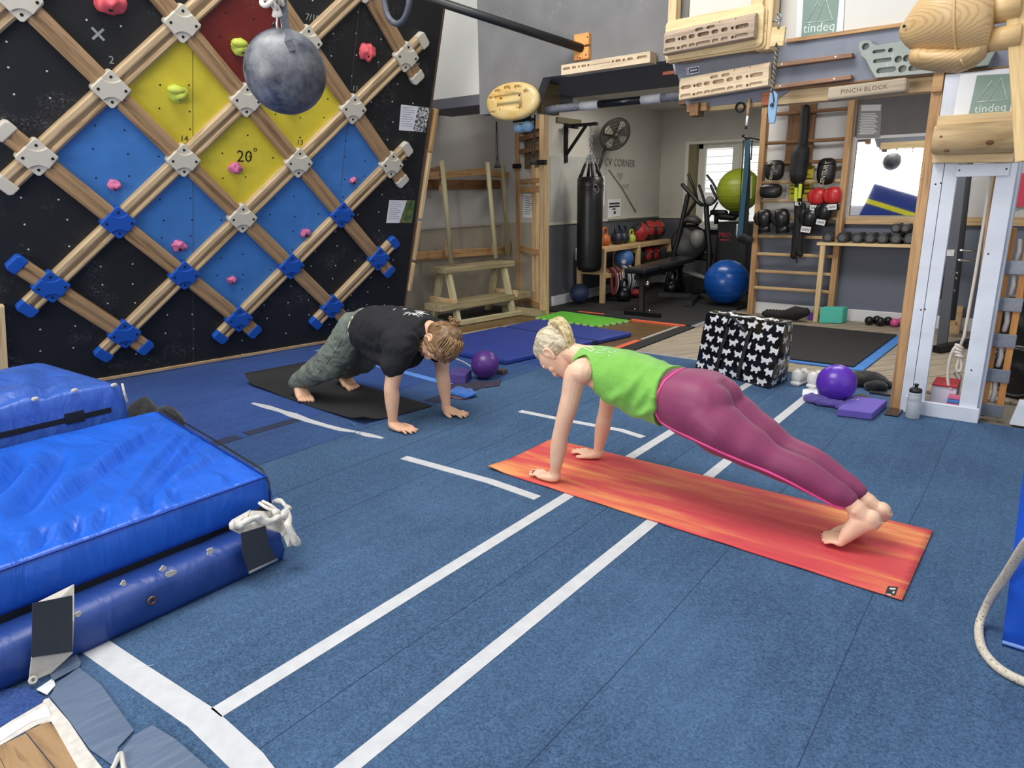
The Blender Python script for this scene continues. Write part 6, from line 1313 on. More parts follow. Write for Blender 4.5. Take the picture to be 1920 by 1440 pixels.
# ================================================================ bag and small things at the right
bg=thing('tote_bag','large glossy black shopping bag printed all over with white terrier dogs','bag',PZ(1380,712))
BL,BR,KR=PZ(1304,690),PZ(1441,730),PZ(1476,713); KL=BL+(KR-BR)
def lift(p,u,v): 
    q=PY(u,v,p.y); return q
TL=PY(1325,586,BL.y+.05); TR=PY(1474,607,BR.y+.06); TKR=PY(1486,601,KR.y-.06); TKL=TL+(TKR-TR)
zt_=max(TL.z,.30)
BGM=plain('gloss_black_laminate',(14,14,16),.18,bump=.5,bscale=7,coat=.3); DOGM=plain('bag_white_print',(214,214,216),.25,bump=.4,bscale=7)
def quadgrid(A,B,C,D,n=14,bul=.02,seed=0):
    nrm=(B-A).cross(D-A).normalized(); vs=[];fs=[]
    for j in range(n+1):
        for i in range(n+1):
            u,v=i/n,j/n; p=A.lerp(B,u).lerp(D.lerp(C,u),v); vs.append(p+nrm*(bul*(1-abs(2*u-1)**3)*(1-abs(2*v-1)**3)+.012*mnoise.noise(p*9+Vector((seed,0,0)))*(1-abs(2*u-1)**6)*(1-abs(2*v-1)**6)))
    for j in range(n):
        for i in range(n): k=j*(n+1)+i; fs.append((k,k+1,k+n+2,k+n+1))
    def S(u,v):
        x,y=min(u*n,n-1e-6),min(v*n,n-1e-6); i,j=int(x),int(y); fx,fy=x-i,y-j; k=j*(n+1)+i
        return vs[k].lerp(vs[k+1],fx).lerp(vs[k+n+1].lerp(vs[k+n+2],fx),fy)
    return vs,fs,nrm,S
body=MB(); faces={}
for nm,(a,b,c,d) in {'front':(BL,BR,TR,TL),'side':(BR,KR,TKR,TR),'back':(KR,KL,TKL,TKR),'left':(KL,BL,TL,TKL),'top':(TL,TR,TKR,TKL)}.items():
    vs,fs,nr,S=quadgrid(a,b,c,d,14,.02 if nm!='top' else -.02,len(nm)); body.add(vs,fs,True); faces[nm]=(nr,S)
body.build('bag_body',BGM,bg,fix=False)
DOG=[(-.5,.18),(-.40,.36),(-.34,.2),(.02,.16),(.14,.2),(.2,.42),(.27,.3),(.33,.42),(.38,.26),(.52,.16),(.48,.0),(.3,-.02),(.27,-.12),(.3,-.36),(.12,-.36),(.1,-.2),(-.12,-.2),(-.16,-.36),(-.36,-.36),(-.34,-.1),(-.42,.04)]
def dogs(face,nx,ny,sz,asp):
    nr,S=faces[face]; mb=MB()
    for j in range(ny):
        for i in range(nx):
            cu,cv=(i+.5+(.3 if j%2 else -.1))/nx,(j+.5)/ny
            if not(.04<cu<.97): continue
            fl=-1 if (i+j)%3==0 else 1; ro=random.uniform(-.25,.25)
            P=[]
            for x,y in DOG:
                x*=fl; x,y=x*math.cos(ro)-y*math.sin(ro),x*math.sin(ro)+y*math.cos(ro); P.append(S(max(.003,min(.997,cu+x*sz)),max(.003,min(.997,cv+y*sz*asp)))+nr*.0025)
            mb.prism(P,nr*.0008)
    return tag(mb.build('dog_print',DOGM,bg),kind='stuff')
dogs('front',6,6,.125,1.25); dogs('side',2,6,.30,.5); dogs('top',6,2,.12,3)
for u in (.33,.62):
    nr,S=faces['front']; mb=MB()
    for j in range(12):
        v0,v1=.04+j*.065,.04+(j+1)*.065; mb.prism([S(u-.022+.002*j,v0)+nr*.009,S(u+.022+.002*j,v0)+nr*.009,S(u+.024+.002*j,v1)+nr*.009,S(u-.020+.002*j,v1)+nr*.009],nr*.003)
    mb.build('strap',plain('black_web_strap',(26,26,28),.6),bg)
nr,S=faces['front']; MB().tube(catmull([S(.33,.8)+nr*.01,S(.38,.98)+nr*.04,S(.5,.93)+nr*.05,S(.6,.8)+nr*.03],5),.008,6).build('handle',plain('black_web_strap',(26,26,28),.6),bg)
# shoes
SHW=plain('shoe_white',(222,220,216),.55,var=.04); SHS=plain('shoe_sole',(232,232,230),.5,var=.03)
def shoe(c,rz,label):
    c=Vector(c); t=thing('shoe',label,'shoe',c,'white trainers'); M=Matrix.Translation(c)@Matrix.Rotation(rz,4,'Z')
    def T(mb): mb.v=[tuple(M@Vector(p)) for p in mb.v]; return mb
    sec=[(-.125,.028,.0),(-.12,.034,.0),(-.06,.034,0),(0,.035,0),(.06,.046,0),(.11,.042,0),(.14,.02,0)]
    T(MB().loft([((x,0,.014),(0,w,0),(0,0,.014)) for x,w,_ in sec],16,4)).build('sole',SHS,t)
    T(MB().loft([((-.122,0,.062),(0,.026,0),(0,0,.036)),((-.112,0,.062),(0,.036,0),(0,0,.043)),((-.05,0,.058),(0,.036,0),(0,0,.042)),((0,0,.055),(0,.036,0),(0,0,.04)),((.05,0,.045),(0,.042,0),(0,0,.028)),((.1,0,.035),(0,.040,0),(0,0,.018)),((.13,0,.028),(0,.025,0),(0,0,.012))],20,2.6)).build('upper',SHW,t)
    T(MB().torus((-.065,0,.098),.040,.006,(.2,0,1),20,.024)).build('collar',SHW,t); T(MB().ell((-.065,0,.096),(.040,.026,.006),nu=16,nv=8)).build('lining',plain('shoe_lining',(120,116,112),.9),t)
    T(MB().ell((-.010,0,.092),(.034,.02,.010),nu=14,nv=8)).build('tongue',SHW,t)
    mb=MB()
    for i in range(4): mb.tube([(.0+.02*i,-.026,.088-.009*i),(.003+.02*i,0,.099-.010*i),(.0+.02*i,.026,.088-.009*i)],.003,6)
    T(mb).build('laces',SHS,t)
    T(MB().box((-.124,-.008,.05),(-.118,.008,.08))).build('heel_tab',SHS,t)
s1,s2=PZ(1493,722),PZ(1519,728)
shoe((s1.x+.02,s1.y+.10,0),R(78),'white trainer beside the terrier bag, the one nearer the bag'); shoe((s2.x+.02,s2.y+.11,.004),R(84),'white trainer beside the terrier bag, the one nearer the purple ball')
tag(sheet('paper_slip',[(p.x,p.y) for p in (PZ(1505,731),PZ(1530,726),PZ(1535,742),PZ(1504,742))],.002,.0035,PAPER),'folded white paper lying in front of the trainers','paper')
PUR=plain('purple_vinyl_ball',(92,48,176),.28,var=.03)
pbp=PZ(1562,757); pc=Vector((pbp.x,pbp.y+.03,.128)); ball('pilates_ball',pc,.118,PUR,'glossy violet ball by the purple foam block on the right',None,False,(.3,-.8,.4))
PCL=fabric('purple_cloth',(88,72,150),.9,.6,14)
cl=MB(); c=PZ(1545,757); 
for (dx,dy,r,h) in ((-.05,.0,.055,.03),(.0,-.03,.05,.034),(.05,-.02,.055,.03),(.1,-.03,.045,.022),(-.07,.04,.05,.026),(.02,.03,.065,.036)): cl.ell((c.x+dx,c.y+dy,h*.6),(r*1.3,r,h),nu=24,nv=14)
lump(cl,.014,24,0,True).build('cloth_bundle',PCL); tag(bpy.data.objects['cloth_bundle'],'crumpled dusky purple cloth under the violet ball','cloth')
fk=thing('foam_block','flat purple foam block with a pale mark, right of the violet ball','foam block',PZ(1615,778)); zb=.048
b0=[PZ(u,v,zb) for u,v in ((1570,766),(1636,774),(1664,750),(1599,741))]; MB().hexa([Vector((p.x,p.y,.002)) for p in b0],b0).build('block',plain('purple_eva',(104,88,178),.75,var=.05,bump=.08,bscale=200),fk,.006)
mk=b0[3].lerp(b0[2],.16).lerp(b0[0].lerp(b0[1],.16),.25); mb=MB()
for dx,dy,r in ((0,0,.012),(.015,.006,.011),(.01,-.01,.010),(-.014,.004,.009),(-.004,.014,.009)): mb.prism([(mk.x+dx+r*math.cos(a),mk.y+dy+r*math.sin(a),zb+.0006) for a in np.linspace(0,6.283,12)[:-1]],(0,0,.0008))
mb.tube([(mk.x,mk.y,zb+.001),(mk.x-.012,mk.y-.03,zb+.001)],.002,5); mb.build('printed_mark',plain('pale_lilac',(176,164,214),.6),fk)
ph=thing('phone','dark phone lying face up by the foot of the timber post','phone',PZ(1678,772)); q=[PZ(u,v,.009) for u,v in ((1658,776),(1684,780),(1696,765),(1670,762))]; MB().hexa([Vector((p.x,p.y,.001)) for p in q],q).build('case',BLACK,ph,.002); cc=sum(q,Vector())/4; MB().prism([cc+(p-cc)*.88+Vector((0,0,.0004)) for p in q],(0,0,.0006)).build('screen',plain('phone_glass',(60,50,44),.06,0,0,spec=.9),ph)
jk=MB(); c=PZ(1610,728)
for (dx,dy,r,h) in ((-.02,.08,.08,.05),(.06,.1,.09,.055),(.10,.0,.06,.04),(.0,.16,.09,.05),(.14,.12,.05,.03)): jk.ell((c.x+dx,c.y+dy,h*.72),(r*1.2,r*.9,h),nu=22,nv=14)
tag(lump(jk,.014,13,0,True).build('black_jacket',fabric('black_fleece',(20,20,22),.9,.6,18)),'crumpled black jacket behind the violet ball','clothing')
tag(lump(MB().ell(PZ(1614,744,.018),(.05,.028,.018)),.01,20,0,True).build('brown_hair_scarf',fabric('brown_pattern',(86,72,58),.9,.8,60,var=.5)),'small brown patterned cloth between the ball and the foam block','cloth')
tag(sheet('dark_tray',[(p.x,p.y) for p in (PZ(1632,727),PZ(1672,737),PZ(1676,745),PZ(1630,738))],.001,.012,plain('dark_slab',(34,36,44),.5)),'flat dark slab by the silver trim behind the jacket','slab')
# bottle
c=PZ(1708,786); c.y+=.033; wb_=thing('water_bottle','translucent white sports bottle with a black cap in front of the white frame','bottle',c)
k=NT('bottle_plastic'); k.base(lin((206,212,216))); k.b.inputs['Roughness'].default_value=.35; k.b.inputs['Transmission Weight'].default_value=.35; k.b.inputs['IOR'].default_value=1.3
MB().lathe([(.001,.001),(.034,.001),(.037,.006),(.037,.10),(.035,.106),(.037,.112),(.037,.135),(.034,.142),(.036,.148),(.034,.156),(.001,.157)],c,seg=28).build('body',k.m,wb_)
MB().lathe([(.001,.157),(.033,.157),(.034,.168),(.030,.178),(.012,.182),(.010,.184),(.009,.196),(.013,.198),(.012,.206),(.001,.207)],c,seg=24).build('cap',BLACK,wb_)
# things by the man
c=PZ(907,712); pc2=Vector((c.x-.01,c.y+.03,.108)); ball('pilates_ball',pc2,.103,plain('plum_vinyl_ball',(82,44,122),.35,var=.04),'dull plum ball on the floor between the two people',None,False,(-.3,-.7,-.2))
fk2=thing('foam_block','plum foam block beside the plum ball behind the man\'s arm','foam block',PZ(860,712)); q=[PZ(u,v,.07) for u,v in ((836,700),(872,704),(884,692),(852,687))]; MB().hexa([Vector((p.x,p.y,.001)) for p in q],q).build('block',plain('plum_eva',(72,58,124),.8),fk2,.006)
tag(lump(MB().ell(PZ(868,737,.02),(.10,.075,.028),nu=28,nv=14),.018,22,0,True).build('mesh_bag',fabric('blue_mesh',(40,104,190),.7,.9,70,var=.35)),'small blue mesh bag by the man\'s far hand','bag')
tag(MB().tube(catmull([PZ(842,742,.006),PZ(862,747,.006),PZ(880,745,.006),PZ(890,738,.006),PZ(884,730,.01)],4),.004,6).build('drawstring',plain('salmon_cord',(196,110,100),.8)),'thin cord along the blue mesh bag','cord')
for (p,l,z) in ((((840,722),(900,716),(925,722),(880,735),(845,733)),'dark cloth spread under the plum ball',.006),(((905,718),(940,714),(936,724),(910,728)),'flat brown cloth in front of the plum ball',.007)):
    tag(sheet('dark_cloth',[(q.x,q.y) for q in (PZ(u,v) for u,v in p)],.001,z,plain('dark_plum_cloth',(52,46,64),.9,bump=.4,bscale=40)),l,'cloth')
tag(MB().box(PZ(936,700)+Vector((-.05,-.03,.001)),PZ(936,700)+Vector((.06,.03,.035))).build('brick_block',plain('dark_brown_block',(72,60,62),.8),None,.004),'small dark brown block right of the plum ball','block')
tag(MB().tube(catmull([PZ(888,690,.05),PZ(868,678,.048),PZ(852,672,.047),PZ(842,671,.047)],4),.004,6).build('rope_scrap',WC),'white cord end on the blue gym mat by the plum ball','cord')
tag(MB().tube(catmull([PZ(650,786,.03),PZ(668,800,.02),PZ(664,812,.006),PZ(656,816,.006),PZ(668,818,.006),PZ(678,806,.02)],5),.0016,5).build('cord_tangle',plain('teal_cord',(70,110,150),.7)),'tangle of thin cord at the corner of the black mat','cord')

for i,(u,v,r) in enumerate(((1900,610,.2),(1906,700,.17))):
    c=PY(u,v,5.6 if i==0 else 5.3); c.z=r if i else max(c.z,.2); t=thing('weight_plate','black weight plate standing behind the peg ladder, the '+('upper' if i==0 else 'lower')+' of two','weight plate',c); MB().lathe([(.02,-.02),(r*.9,-.02),(r,-.012),(r,.012),(r*.9,.02),(r*.8,.012),(.06,.012),(.05,.025),(.02,.025)],c,(-.5,-.85,0),30).build('plate',plain('iron_plate',(24,24,26),.45),t); MB().torus(c+Vector((-.5,-.85,0))*.016,r*.88,.006,(-.5,-.85,0),30).build('rim_line',plain('rim_grey',(84,90,98),.4),t)
# ================================================================ people
def remesh(mb, name, mat, parent, voxel=.006, smooth=4, M=None, post=None):
    o = bpy.data.objects.new('tmp', mb.mesh('tmp')); COL.objects.link(o)
    bm = bmesh.new(); bm.from_mesh(o.data); bmesh.ops.recalc_face_normals(bm, faces=bm.faces); bm.to_mesh(o.data); bm.free()
    r = o.modifiers.new('r','REMESH'); r.mode = 'VOXEL'; r.voxel_size = voxel; r.use_smooth_shade = True
    if smooth: s = o.modifiers.new('s','SMOOTH'); s.iterations = smooth; s.factor = .5
    dg = bpy.context.evaluated_depsgraph_get(); me = bpy.data.meshes.new_from_object(o.evaluated_get(dg)); me.name = name
    bpy.data.objects.remove(o); me.materials.clear()
    if post:
        n = len(me.vertices); co_ = np.empty(n*3); me.vertices.foreach_get('co', co_); nr = np.empty(n*3); me.vertices.foreach_get('normal', nr)
        c2 = post(co_.reshape(-1,3), nr.reshape(-1,3)); me.vertices.foreach_set('co', c2.ravel()); me.update()
    me.polygons.foreach_set('use_smooth', [True]*len(me.polygons))
    return link(name, me, mat, parent)
def limb(mb, pts, rad, seg=16, n=5):
    P = catmull(pts, n); rr = []
    for i in range(len(rad)-1):
        for k in range(n): t = k/n; t = t*t*(3-2*t); rr.append(rad[i]*(1-t)+rad[i+1]*t)
    rr.append(rad[-1]); return mb.tube(P, rr, seg, round_=True)
def hand(mb, wrist, fwd, side, palm_up=(0,0,1), s=1.0, spread=.16, lift=0):
    """palm flat on the floor: fwd = finger direction, side = direction of the thumb"""
    f = Vector(fwd).normalized(); sd = Vector(side); sd = (sd-f*sd.dot(f)).normalized(); u = Vector(palm_up)
    w = Vector(wrist); base = Vector((w.x,w.y,.0)) ; z0 = lift
    def P(a,b,h): return base+f*a*s+sd*b*s+u*(h*s+z0)
    # heel of the hand and palm
    mb.loft([(P(-.012,0,.030),sd*.026*s,u*.022*s),(P(.015,0,.024),sd*.036*s,u*.022*s),(P(.05,0,.019),sd*.041*s,u*.017*s),(P(.085,.0,.015),sd*.040*s,u*.0125*s),(P(.094,.0,.013),sd*.034*s,u*.008*s)],18,2.6)
    mb.tube([w, P(-.004,0,.034)],[.026*s,.027*s],14,round_=True)
    L = [(.026,.070,.0088,.9),(.0085,.080,.0092,.25),(-.0095,.074,.0088,-.35),(-.0275,.058,.0078,-1.1)]
    for b,ln,r,k in L:
        d = (f+sd*spread*k).normalized(); q = P(.082,b,.014); a1 = q+d*ln*.42*s+u*.007*s; a2 = q+d*ln*.75*s+u*.001*s; a3 = q+d*ln*s-u*.004*s
        mb.tube(catmull([q-d*.02*s,q+d*.006*s+u*.004*s,a1,a2,a3],3),[r*1.02*s]*4+[r*1.05*s]*3+[r*s]*3+[r*.95*s,r*.9*s,r*.8*s],10,round_=True)
    # thumb from the side of the palm near its base
    t0 = P(.018,.028,.020); t1 = P(.048,.052,.018); t2 = P(.072,.062,.013); t3 = P(.092,.066,.010)
    mb.tube(catmull([t0,t1,t2,t3],3),[.0155*s,.0150*s,.0140*s,.0125*s,.0115*s,.0112*s,.011*s,.0105*s,.010*s,.0085*s],10,round_=True)
    mb.ell(P(.025,.026,.016),(.020*s,.016*s,.013*s))
    nails = []
    for b,ln,r,k in L:
        d = (f+sd*spread*k).normalized(); q = P(.082,b,.014)+d*ln*.97*s; nails.append((q+u*(r*.52*s),d,r*.72*s))
    return nails
def nails_obj(nl, mat, parent, name='nail'):
    for p,d,r in nl:
        s_ = d.cross(Vector((0,0,1))).normalized(); MB().ell(p,(r*1.2,r,r*.28),Matrix((d,s_,d.cross(s_))).transposed(),10,6).build(name,mat,parent)
def headparts(mb, M, female=True):
    T = lambda x,y,z: M@Vector((x,y,z)); R3 = M.to_3x3()
    mb.ell(T(0,-.012,.030),(.0735,.093,.086),R3,24,18)
    mb.loft([(T(0,.012,.045),R3@Vector((.066,0,0)),R3@Vector((0,.080,0))),(T(0,.020,0),R3@Vector((.066,0,0)),R3@Vector((0,.070,0))),(T(0,.026,-.04),R3@Vector((.058,0,0)),R3@Vector((0,.064,0))),(T(0,.036,-.075),R3@Vector((.044,0,0)),R3@Vector((0,.050,0))),(T(0,.052,-.104),R3@Vector((.026,0,0)),R3@Vector((0,.030,0)))],22,2.3)
    mb.ell(T(0,.072,-.100),(.020,.018,.016),R3)
    for s in (-1,1):
        mb.ell(T(.036*s,.066,-.022),(.022,.020,.020),R3); mb.ell(T(.033*s,.078,.020),(.022,.010,.009),R3)  # cheek, brow
        # ear: rim, lobe
        mb.tube(catmull([T(.070*s,.010,-.010),T(.076*s,.012,.014),T(.082*s,-.004,.030),T(.084*s,-.020,.018),T(.080*s,-.018,-.006),T(.074*s,.000,-.030),T(.069*s,.010,-.022)],3),.0062,8,round_=True); mb.ell(T(.074*s,-.004,.0),(.006,.016,.026),R3)
    mb.tube(catmull([T(0,.082,.014),T(0,.093,-.008),T(0,.103,-.028),T(0,.094,-.038)],3),[.007]*3+[.008]*3+[.0105]*3+[.009],10,round_=True)
    for s in (-1,1): mb.ell(T(.012*s,.094,-.036),(.009,.010,.008),R3)
    mb.ell(T(0,.090,-.062),(.022,.010,.006),R3); mb.ell(T(0,.088,-.072),(.019,.010,.006),R3)
def face_bits(M, parent, lip, eyec, browc):
    T = lambda x,y,z: M@Vector((x,y,z)); R3 = M.to_3x3()
    for s in (-1,1):
        e = MB().ell(T(.032*s,.072,.004),(.012,.010,.0085),R3,14,10).build('eye',plain('eye_white',(226,222,214),.3,var=0),parent)
        MB().ell(T(.032*s,.0808,.003),(.0050,.002,.0050),R3,10,8).build('iris',plain('iris_'+str(eyec[0]),eyec,.25,var=0),e)
        MB().ell(T(.032*s,.077,.008),(.014,.009,.006),R3,12,8).build('eyelid',lip[1],parent)
        MB().tube([T(.016*s,.087,.021),T(.032*s,.087,.026),T(.048*s,.078,.022)],.0028,6,round_=True).build('eyebrow',browc,parent)
    MB().loft([(T(-.024,.090,-.066),R3@Vector((0,.002,0)),R3@Vector((0,0,.002))),(T(-.01,.099,-.062),R3@Vector((0,.004,0)),R3@Vector((0,0,.007))),(T(.01,.099,-.062),R3@Vector((0,.004,0)),R3@Vector((0,0,.007))),(T(.024,.090,-.066),R3@Vector((0,.002,0)),R3@Vector((0,0,.002)))],10).build('lips',lip[0],parent)
def headM(c, crown, face):
    z = Vector(crown).normalized(); y = Vector(face); y = (y-z*y.dot(z)).normalized(); x = y.cross(z); c = Vector(c)
    return Matrix(((x.x,y.x,z.x,c.x),(x.y,y.y,z.y,c.y),(x.z,y.z,z.z,c.z),(0,0,0,1)))
def sec(c, w, h, tilt=0, yawd=0):
    """body cross-section: w half width across (y), h half depth; tilt leans the section about y"""
    return (Vector(c), Vector((-math.sin(yawd)*0,w,0)), Vector((math.sin(tilt)*h,0,math.cos(tilt)*h)))
def foot_on_toes(mb, ankle, heel, ball, toe, side, s=1.0):
    """foot standing on the ball; side = direction of the big toe"""
    A,H,B,T_ = map(Vector,(ankle,heel,ball,toe)); sd = Vector(side).normalized(); out = []
    ax = (B-H).normalized(); n = sd.cross(ax)
    top = A-H; top = (top-ax*top.dot(ax)).normalized()
    mb.loft([(H-ax*.006,sd*.022*s,top*.022*s),(H+ax*.022+top*.008,sd*.031*s,top*.036*s),(H.lerp(B,.4)+top*.020,sd*.033*s,top*.037*s),(H.lerp(B,.75)+top*.013,sd*.040*s,top*.028*s),(B+top*.004,sd*.043*s,top*.018*s),(B+(T_-B)*.15,sd*.042*s,Vector((0,0,.015*s)))],20,2.3)
    mb.ell(H+ax*.016+top*.010,(.031*s,.031*s,.033*s)); mb.tube([A,H+ax*.03+top*.02],[.032*s,.030*s],14,round_=True); mb.tube([A,H.lerp(B,.45)+top*.03],[.030*s,.022*s],14,round_=True)
    for q in (-1,1): mb.ell(A+sd*.024*q*s+Vector((0,0,-.004)),(.014,.010,.014))
    d0 = (T_-B).normalized(); L = (T_-B).length
    for i,(b,l,r) in enumerate(((.030,1.0,.0125),(.011,.98,.0088),(-.006,.90,.0082),(-.021,.80,.0078),(-.034,.66,.0072))):
        q = B+sd*b*s+d0*L*.12; e = q+d0*L*l+sd*(-.05*i*L*.3); m = q.lerp(e,.55)+Vector((0,0,.006))
        mb.tube(catmull([q-d0*.012,q,m,e],3),[r*1.05*s]*4+[r*s]*3+[r*s,r*.98*s,r*.9*s],9,round_=True); out.append((e+Vector((0,0,r*.62*s))+d0*.001,d0,r*.7*s))
    return out
SKW = skin_mat('skin_fair',(232,192,164)); SKM = skin_mat('skin_warm',(226,182,152)); SKF = SKW
# ---------------------------------------------------------------- the woman
wo = thing('person','woman with blonde ponytail, lime vest and magenta leggings in a plank on the orange mat','person',(-1.1,2.65,.009))
ZM = .009
body = MB()
Lw,Le,Ls = Vector((-1.672,2.470,.062)),Vector((-1.636,2.462,.262)),Vector((-1.578,2.490,.532))
Rw,Re,Rs = Vector((-1.660,2.838,.062)),Vector((-1.628,2.846,.262)),Vector((-1.566,2.800,.525))
for w,e,s_ in ((Lw,Le,Ls),(Rw,Re,Rs)):
    limb(body,[s_+Vector((.03,0,.015)),s_,s_.lerp(e,.45)+Vector((.004,0,0)),e,e.lerp(w,.35),w],[.050,.051,.0435,.036,.039,.024])
for s_,sg in ((Ls,-1),(Rs,1)): body.tube([Vector((-1.585,2.648+sg*.06,.548)),Vector((s_.x+.006,2.648+sg*.115,.545)),s_+Vector((.004,0,.004))],[.056,.054,.048],14,round_=True)
nlw = hand(body,Lw,(-1,.13,0),(.0,1,0),s=.94,lift=ZM,spread=.13)+hand(body,Rw,(-1,.10,0),(0,-1,0),s=.94,lift=ZM,spread=.13)
torso = [((-1.655,2.648,.580),.052,.048,.2),((-1.615,2.648,.560),.100,.055,.15),((-1.55,2.647,.535),.145,.074,.1),((-1.46,2.647,.512),.142,.098,.08),((-1.36,2.648,.500),.145,.108,.1),((-1.25,2.648,.480),.128,.095,.12),((-1.15,2.65,.468),.138,.104,.1),((-1.05,2.65,.462),.160,.118,0),((-.97,2.65,.455),.150,.105,-.2)]
body.loft([sec(*t) for t in torso],24,2.3)
Lh,Lk,La = Vector((-1.02,2.572,.432)),Vector((-.735,2.575,.298)),Vector((-.440,2.600,.178))
Rh,Rk,Ra = Vector((-1.02,2.728,.432)),Vector((-.730,2.715,.298)),Vector((-.425,2.690,.178))
for h_,k_,a_ in ((Lh,Lk,La),(Rh,Rk,Ra)): limb(body,[h_,h_.lerp(k_,.5),k_,k_.lerp(a_,.35)+Vector((0,0,.012)),a_],[.082,.068,.050,.048,.030])
toes = foot_on_toes(body,La+Vector((.008,0,-.008)),(-.362,2.602,.148),(-.462,2.592,.036),(-.530,2.60,.022),(0,1,0),1.08)
toes += foot_on_toes(body,Ra+Vector((.008,0,-.008)),(-.345,2.694,.148),(-.445,2.694,.036),(-.514,2.69,.022),(0,-1,0),1.08)
HW = headM((-1.776,2.640,.580),(-.90,-.04,.30),(-.34,-.10,-.92))
headparts(body,HW)
limb(body,[HW@Vector((0,-.02,-.03)),HW@Vector((0,-.035,-.09)),Vector((-1.60,2.648,.570))],[.052,.048,.062])
remesh(body,'body',SKW,wo,.0038,5)
RED = plain('red_nail_polish',(150,26,40),.25,var=0)
nails_obj([toes[0],toes[1],toes[2],toes[5],toes[6]],RED,wo); nails_obj(nlw,plain('nail_pink',(232,190,170),.3,var=0),wo,'fingernail')
MB().torus(Lw+Vector((-.125,.003,-.062+ZM+.018)),.0092,.0022,(1,-.1,0),14,None,6).build('ring',plain('dark_ring',(60,54,50),.3,.8,0),wo)
face_bits(HW,wo,(plain('lip_rose',(190,104,98),.4,var=0),SKW),(96,120,132),plain('brow_blonde',(168,136,96),.8))
MB().ell(HW@Vector((-.075,.006,-.036)),.004,nu=8,nv=6).build('earring',STEEL,wo)
# hair
HB = hair_mat('ash_blonde',(196,184,158),(142,124,92),(20,60,60))
hr = MB(); R3 = HW.to_3x3(); T = lambda x,y,z: HW@Vector((x,y,z))
hr.ell(T(0,-.026,.034),(.0795,.090,.092),R3,28,20); hr.ell(T(0,-.052,-.006),(.070,.055,.066),R3,24,16); hr.ell(T(0,.008,.062),(.066,.062,.060),R3,24,16)
hr.tube([T(0,-.095,.062),T(0,-.116,.074)],[.030,.022],14,round_=True)
def strands(c,n): 
    loc = (c-np.array(HW.translation))@np.array(HW.to_3x3()); ang = np.arctan2(loc[:,0],loc[:,2]-.0)+1.2*np.arctan2(loc[:,1]+.1,loc[:,2]); 
    r = np.array([mnoise.noise(Vector((a*16,l[1]*6,0))) for a,l in zip(ang,loc)]); return c+n*(r*.0035)[:,None]
remesh(hr,'hair',HB,wo,.0045,3,post=strands)
ph_ = MB(); PT = T(0,-.108,.075)
for i in range(22):
    a = random.uniform(0,6.28); rr_ = random.random()**.5; ox,oz = math.cos(a)*.021*rr_,math.sin(a)*.021*rr_
    ph_.tube(catmull([PT+Vector((0,ox*.5,oz*.5)),PT+Vector((.022,ox,.016+oz)),PT+Vector((.058,ox*1.3-.004,.012+oz*1.2)),PT+Vector((.094+oz*.5,ox*1.3-.012,-.022+oz)),PT+Vector((.114+oz*.6,ox-.02,-.066+oz*.3)),PT+Vector((.122+oz*.3,ox*.5-.024,-.108))],4),[.0075]*4+[.0085]*8+[.0075]*4+[.005]*4+[.0022],6)
tag(ph_.build('ponytail',hair_mat('golden_blonde',(204,186,140),(140,116,74),(20,60,60)),wo),kind=None)
MB().torus(T(0,-.108,.073),.0195,.0052,R3@Vector((0,-.8,.6)),18).build('hair_tie',plain('tan_hair_tie',(176,156,122),.7),wo)
# vest
LIME = NT('lime_jersey'); fl=LIME.noise(1,3,LIME.coord((9,5,7),(0,0,0)),.5,1.2)
LIME.base(LIME.ramp(LIME.noise(14,4),[(.3,lin((110,172,66))),(.7,lin((124,186,78)))])); LIME.b.inputs['Roughness'].default_value=.85; LIME.b.inputs['Sheen Weight'].default_value=.2; LIME.bump(fl,.35,.03); LIME=LIME.m
vest = MB()
vt_ = [((-1.648,2.648,.584),.062,.050,.25),((-1.61,2.648,.566),.120,.066,.15),((-1.56,2.647,.546),.158,.086,.1),((-1.50,2.647,.528),.158,.104,.08),((-1.44,2.647,.512),.160,.120,.08),((-1.36,2.648,.492),.152,.130,.1),((-1.28,2.648,.474),.146,.128,.1),((-1.235,2.649,.464),.150,.129,.06),((-1.206,2.65,.460),.157,.132,.0)]
vest.loft([sec(*t) for t in vt_],32,2.35)
for s_ in (Ls,Rs):
    sg = -1 if s_ is Ls else 1
    vest.tube([Vector((-1.60,2.648+sg*.075,.578)),Vector((-1.565,2.648+sg*.125,.572))],[.045,.038],14,round_=True)
def folds(c,n):
    out = c.copy(); d = np.zeros(len(c))
    for (x0,z0,ang,w,a) in ((-1.20,.50,1.2,.020,.012),(-1.26,.48,1.0,.018,.011),(-1.32,.50,1.1,.018,.010),(-1.38,.46,.8,.02,.009),(-1.24,.42,.6,.018,.010),(-1.43,.44,.5,.02,.007),(-1.29,.40,.4,.016,.008)):
        s = (c[:,0]-x0)*math.sin(ang)-(c[:,2]-z0)*math.cos(ang); t = (c[:,0]-x0)*math.cos(ang)+(c[:,2]-z0)*math.sin(ang)
        d += a*np.exp(-(s/w)**2)*np.exp(-(t/.10)**2)
    w = np.array([mnoise.noise(Vector((p[0]*14+p[2]*6,p[1]*9,p[2]*10-p[0]*8))) for p in c])*.006*np.clip((c[:,0]+1.55)/.2,0,1)
    o2 = out+n*(d+w-.003)[:,None]
    for S_,sg in ((Ls,-1),(Rs,1)):
        m = (((out[:,0]-(S_.x+.014))/.068)**2+((out[:,2]-(S_.z-.022))/.104)**2 < 1) & ((out[:,1]-2.648)*sg > .085)
        o2[m,1] = 2.648+sg*.085
    return o2
remesh(vest,'vest',LIME,wo,.006,4,post=folds)

